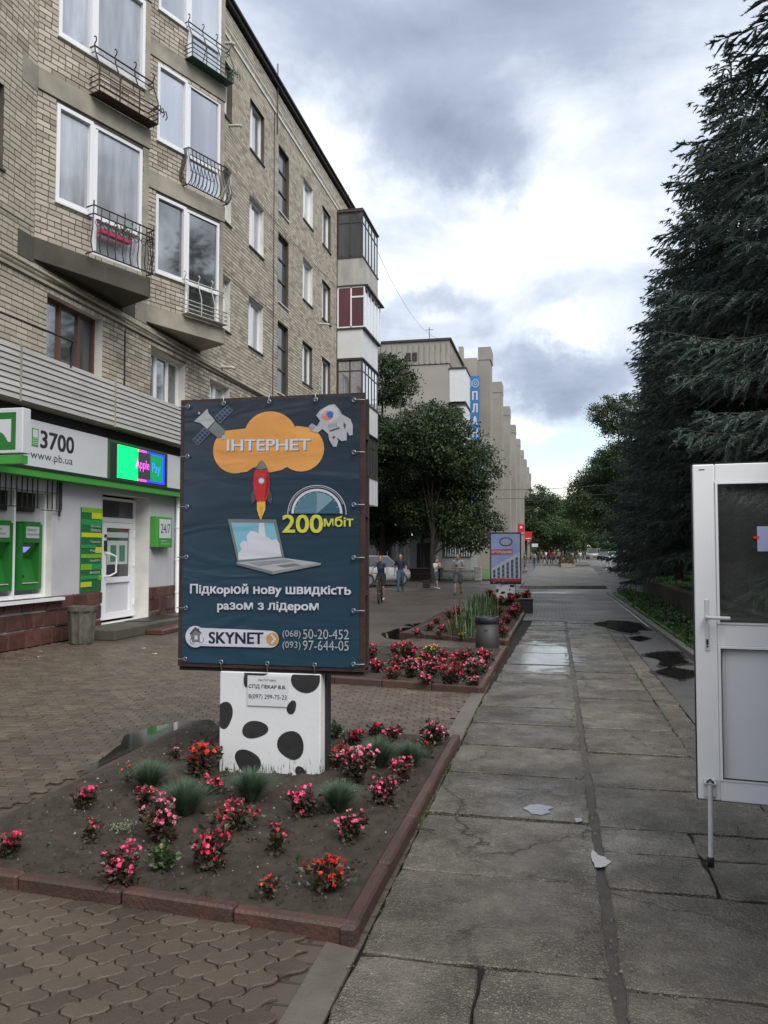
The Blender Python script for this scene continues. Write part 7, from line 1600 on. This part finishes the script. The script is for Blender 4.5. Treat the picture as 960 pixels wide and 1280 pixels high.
def joints(stride=.0, armsw=.0, hands=None, lean=0):
    J = dict(hip=(0, 0, .53), chest=(0, lean, .74), neck=(0, lean*1.3, .855), head=(0, lean*1.5-.01, .925))
    for s, sx, ph in (('L', -1, 1), ('R', 1, -1)):
        J['sh'+s] = (sx*.108, lean*1.1, .80); J['hip'+s] = (sx*.048, 0, .51)
        st = stride*ph; J['kn'+s] = (sx*.050, -.5*st-.02-.03*abs(stride)*4*(ph < 0), .285); J['an'+s] = (sx*.052, -st, .048+(.05*abs(stride)*4 if ph < 0 else 0)); a = armsw*ph
        J['el'+s] = (sx*.150, lean+.5*a+.02, .635); J['wr'+s] = (sx*.158, lean+a-.03, .485)
    if hands == 'phone':
        for s, sx in (('L', -1), ('R', 1)): J['el'+s] = (sx*.150, lean+.0, .645); J['wr'+s] = (sx*.035, lean-.14, .665)
    if hands == 'chest':
        for s, sx in (('L', -1), ('R', 1)): J['el'+s] = (sx*.140, lean-.05, .66); J['wr'+s] = (sx*.06, lean-.13, .75)
    return J
def person(loc, rz, h, ms, cols, lb, cap=None):
    t = thing('person', loc, lb, 'person', None, rz); t.scale = (h, h, h)
    for nm, me, m in zip(('body', 'shirt', 'trousers', 'hair', 'shoes'), ms, cols):
        if m is None: continue
        o = bpy.data.objects.new(nm, me); COL.objects.link(o); o.parent = t
        if len(me.materials) == 0: me.materials.append(m)
        o.material_slots[0].link = 'OBJECT'; o.material_slots[0].material = m
    return t
cl_ = lambda n, c, **k: mat('cloth_'+n, c, .85, var=.12, vscale=6, **k)
navy = cl_('navy', (.018, .022, .04)); jeans = cl_('jeans', (.05, .09, .15)); grey = cl_('grey', (.26, .28, .30)); dgrey = cl_('shorts_grey', (.09, .10, .10)); wht = cl_('white', (.58, .58, .56)); blk = cl_('black', (.02, .02, .022)); redc = cl_('red', (.38, .03, .03)); dblu = cl_('denim_blue', (.05, .07, .11)); brn = cl_('brown', (.09, .07, .055)); hairm = mat('hair_dark', (.02, .015, .012), .7); hairb = mat('hair_brown', (.07, .045, .03), .7); shoe = mat('shoe_dark', (.025, .022, .022), .6); shw = mat('shoe_white', (.5, .5, .5), .6); pink = cl_('pink', (.45, .2, .24)); grn = cl_('olive', (.07, .085, .05)); blu = cl_('blue', (.06, .12, .28))
pA = make_person(joints(.10, .08), .011, True, False); pB = make_person(joints(.13, .0, 'phone', -.012), .011, True, 'knee'); pC = make_person(joints(.10, .05, 'chest'), .011, True, 'knee')
person((-6.35, 33.0, 0), radians(5), 1.58, pA, (SK, navy, jeans, hairm, shoe), 'man in navy t-shirt and blue jeans walking past the silver car')
t = person((-3.68, 30.9, 0), radians(-5), 1.60, pB, (SK, grey, dgrey, hairm, shoe), 'man in grey t-shirt and shorts looking at his phone while walking')
q = MB(); q.bbox(-.022, .022, -.175, -.165, .66, .73, .003); ph = q.build('phone', M_black, None); tag(ph, 'dark phone held by the man in grey shorts', 'phone'); ph.location = (-3.68, 30.9, 0); ph.rotation_euler = (0, 0, radians(-5)); ph.scale = (1.6,)*3
person((-5.2, 35.4, 0), radians(60), 1.36, pC, (SK, wht, dblu, hairm, shw), 'woman in white t-shirt and short jeans carrying a child')
q = MB(); q.ball((0, -.14, .80), .055, 10, sc=(.9, 1, 1.2)); q.ball((0, -.16, .74), .06, 10, sc=(1, .8, 1.1)); ch_ = link('baby', remesh(q, .012, 'baby'), SK); tag(ch_, 'baby held against the shoulder of the woman in white', 'child'); ch_.location = (-5.2, 35.4, 0); ch_.rotation_euler = (0, 0, radians(60)); ch_.scale = (1.36,)*3
q = MB(); q.bbox(-.15, .15, -.1, .1, .03, .38, .03); q.tube([(-.12, 0, .38), (-.12, 0, .5), (.12, 0, .5), (.12, 0, .38)], .015, 6); bg = q.build('bag', blk, None); tag(bg, 'dark bag standing on the ground beside the woman in white', 'bag'); bg.location = (-5.65, 35.5, 0)
person((-1.95, 31.3, 0), radians(10), 1.55, pC, (SK, blk, dblu, hairm, shw), 'person in white shoes mostly hidden behind the far billboard')
# cyclist
Jc = dict(hip=(0, .18, .60), chest=(0, .08, .80), neck=(0, .02, .905), head=(0, -.005, .97))
for s, sx, kd in (('L', -1, 0), ('R', 1, 1)):
    Jc['sh'+s] = (sx*.105, .05, .855); Jc['el'+s] = (sx*.165, -.06, .74); Jc['wr'+s] = (sx*.155, -.19, .66); Jc['hip'+s] = (sx*.05, .16, .58)
    Jc['kn'+s] = (sx*.065, -.02 if kd else -.04, .34 if kd else .47); Jc['an'+s] = (sx*.065, .06 if kd else .02, .10 if kd else .24)
pD = make_person(Jc, .011, True, 'knee'); cx_, cy_ = -5.66, 25.9
person((cx_, cy_, 0), radians(6), 1.50, pD, (SK, dblu, blk, hairb, shw), 'boy in a dark blue t-shirt riding a bicycle toward the camera')
BK = thing('bicycle', (cx_, cy_, 0), 'dark mountain bicycle ridden by the boy in dark blue', 'bicycle', None, radians(6))
for y in (-.42, .55):
    q = MB(); P = [(0, y+.31*cos(2*pi*i/24), .32+.31*sin(2*pi*i/24)) for i in range(25)]; q.tube(P, .024, 7); w = q.build('wheel', M_tyre, BK)
    q = MB(); [q.tube([(0, y, .32), (0, y+.3*cos(2*pi*i/10), .32+.3*sin(2*pi*i/10))], .004, 3) for i in range(10)]; q.tube([(-.05, y, .32), (.05, y, .32)], .02, 6); q.build('spokes', M_met, w)
q = MB()
for a, b in (((0, .10, .30), (0, .25, .82)), ((0, .10, .30), (0, -.30, .78)), ((0, .22, .76), (0, -.30, .80)), ((0, .10, .30), (.04, .55, .32)), ((0, .22, .74), (.04, .55, .32)), ((0, -.28, .88), (0, -.32, .66))): q.tube([a, b], .018, 6)
for s in (-.05, .05): q.tube([(0, -.31, .70), (s, -.32, .66), (s, -.42, .32)], .014, 6)
q.build('frame', M_iron, BK); q = MB(); q.tube([(0, -.28, .88), (0, -.30, .97)], .015, 6); q.tube([(-.29, -.26, .98), (-.12, -.31, .97), (.12, -.31, .97), (.29, -.26, .98)], .013, 6); q.build('handlebar', M_iron, BK)
q = MB(); q.ball((0, .27, .86), .10, 8, sc=(.7, 1.2, .4)); q.build('saddle', M_black, BK); q = MB(); q.tube([(-.14, .03, .36), (-.06, .03, .36), (-.05, .10, .30), (.05, .10, .30), (.06, .17, .20), (.14, .17, .20)], .012, 6); q.build('pedals', M_iron, BK)
# walker far right and the crowd down the street
pW = make_person(joints(.17, .1), .02, True, False)
person((4.55, 72, 0), radians(-70), 1.45, pW, (SK, wht, cl_('pale_trousers', (.40, .40, .38)), hairm, shw), 'person in white striding across the side road under the spruces')
r_ = random.Random(21); shirts = [('red', redc), ('white', wht), ('black', blk), ('blue', blu), ('pink', pink), ('olive', grn), ('grey', grey)]
gl_ = 'crowd of pedestrians far down the street'
spec = [(656, 'olive', 62), (667, 'white', 95), (672, 'black', 100), (676, 'pink', 105), (680, 'blue', 98), (686, 'red', 92), (690, 'red', 94), (692, 'grey', 105), (697, 'white', 110), (699, 'pink', 96), (708, 'black', 100), (712, 'black', 98), (715, 'white', 92), (718, 'red', 104), (722, 'grey', 115), (663, 'grey', 110), (703, 'blue', 118), (682, 'white', 120), (725, 'white', 122), (729, 'black', 125)]
D = dict(shirts)
for i, (u, c, dist) in enumerate(spec):
    d = FW+RT*((u-480)/F_PX); k = dist/d.y; x, y = d.x*k, d.y*k
    nm = {'olive': 'pedestrian in an olive top by the pink-orange column'}.get(c, f"pedestrian in a {c} top in the far crowd down the street")
    z0 = .10 if -1.8 < x < 3.5 else 0
    t = person((x, y, z0), r_.uniform(-3, 3), r_.uniform(1.45, 1.62), pW if i % 3 else pC, (SK, D[c], r_.choice([blk, dblu, dgrey]), r_.choice([hairm, hairb]), shoe), nm); t['group'] = gl_

# houses and trees across the square behind the photographer, mirrored in the door glass and windows
OB = thing('opposite_building', (2, -24, 0), 'grey four-storey building behind the viewer, mirrored in the door glass', 'building')
q = MB(); q.box(-16, 26, -30, -24, 0, 13); q.build('wall', M_far, OB, world=True)
for i in range(12):
    for j in range(4): q = MB(); q.box(-14+i*3.3, -12.4+i*3.3, -23.99, -23.95, 1.4+j*3.0, 3.2+j*3.0); q.build('window', G_dark, OB, world=True)
for i, (x, y, s_) in enumerate([(7.5, -12, .85), (11.5, -9, .95), (2.5, -16, .8), (-5, -17, .9)]):
    t = thing('spruce_tree', (x, y, 0), ['spruce behind the viewer right of the kiosk', 'farther spruce behind the viewer beyond the kiosk', 'spruce behind the viewer in line with the path', 'spruce behind the viewer facing the bank'][i], 'tree', None, i); t.scale = (s_,)*3
    for nm, me in zip(('crown', 'trunk', 'limbs'), SPR[i % 3]): link(nm, me, None, t)
# wood closing the view at the end of the street
rs = np.random.RandomState(77); n = 52000; x = rs.uniform(-90, 120, n); y = rs.uniform(262, 300, n); top = 9+3.5*np.sin(x*.21)+2.5*np.sin(x*.53+1)+1.5*np.sin(x*1.3); P = np.c_[x, y, rs.uniform(0, 1, n)**.8*top]
V, F = leafcloud(P, unit(rs.normal(size=(n, 3))), rs.uniform(.7, 1.5, n), .8, .2, rs); tag(link('far_wood', npmesh('far_wood', V, F), M_leafm, kind='stuff'), 'far green wood closing the view at the end of the street', 'wood')

# crumbs and leaf bits lying along the joints of the path: too small to count
q = MB(); r_ = random.Random(31)
for i in range(520):
    y = 2.4+r_.random()**1.6*9; x = r_.choice([r_.gauss(.23, .05), r_.uniform(-.8, 1.3), -.87+abs(r_.gauss(0, .03))]); s_ = r_.uniform(.002, .006)*(1.6 if x > .15 and x < .3 else 1); a = r_.uniform(0, 6); z = .003
    q.add([(x+s_*cos(a), y+s_*sin(a), z), (x-s_*sin(a), y+s_*cos(a), z), (x-s_*cos(a), y-s_*sin(a), z), (x+s_*sin(a), y-s_*cos(a), z), (x, y, z+s_)], [(0, 1, 4), (1, 2, 4), (2, 3, 4), (3, 0, 4)])
tag(q.build('path_grit', mat('grit', (.14, .12, .10), .8, isl_cols=[(.05, .04, .03), (.16, .14, .11), (.08, .06, .04), (.30, .28, .25)]), kind='stuff'), 'grit and leaf crumbs lying along the joints of the concrete path', 'grit')
# moss and low weeds rooted along the kerb foot and the slab joints
rs = np.random.RandomState(5); n = 2600; y = rs.uniform(3.6, 14, n); x = np.where(rs.rand(n) < .5, -.868+np.abs(rs.normal(size=n))*.012, np.where(rs.rand(n) < .5, .165+rs.normal(size=n)*.012, 1.10+rs.normal(size=n)*.012)); keep = (np.sin(y*2.3+1)+np.sin(y*5.1)+rs.normal(size=n)*.5) > .8; x, y = x[keep], y[keep]
P = np.c_[x, y, np.full(len(x), -.008)]; V, F = leafcloud(P, unit(rs.normal(size=P.shape)*.6+[0, 0, 1.]), rs.uniform(.012, .03, len(x)), .35, .1, rs); tag(link('joint_weeds', npmesh('joint_weeds', V, F), M_grass, kind='stuff'), 'tiny weeds and moss growing along the kerb foot and path joints', 'weeds')

# seedling weeds between the begonias
rs = np.random.RandomState(15); c = np.c_[rs.uniform(-3.35, -1.05, 46), rs.uniform(3.85, 7.2, 46)]; idx = np.repeat(np.arange(46), 12)
P = np.c_[c[idx]+rs.normal(size=(len(idx), 2))*.012, np.full(len(idx), .045)]; V, F = leafcloud(P, unit(rs.normal(size=P.shape)+[0, 0, 1.0]), rs.uniform(.012, .038, len(P)), .4, .2, rs); tag(link('seedling_weeds', npmesh('seedlings', V, F), M_gleaf, kind='stuff'), 'little green seedling weeds dotted over the soil of the near bed', 'weeds')
# rust and rain streak boards are left to the materials; laundry line and cables on the facade
for i, (a0, z0_, a1, z1_) in enumerate([(9.2, 7.9, 12.6, 7.6), (19.8, 9.9, 25.2, 9.75), (20.0, 12.9, 33.0, 13.2)]):
    q = MB(TF); P_ = [(a0+(a1-a0)*t/10, .03, z0_+(z1_-z0_)*t/10-.12*sin(pi*t/10)) for t in range(11)]; q.tube(P_, .009, 4); q.build('wall_cable', M_iron, APT, world=True)
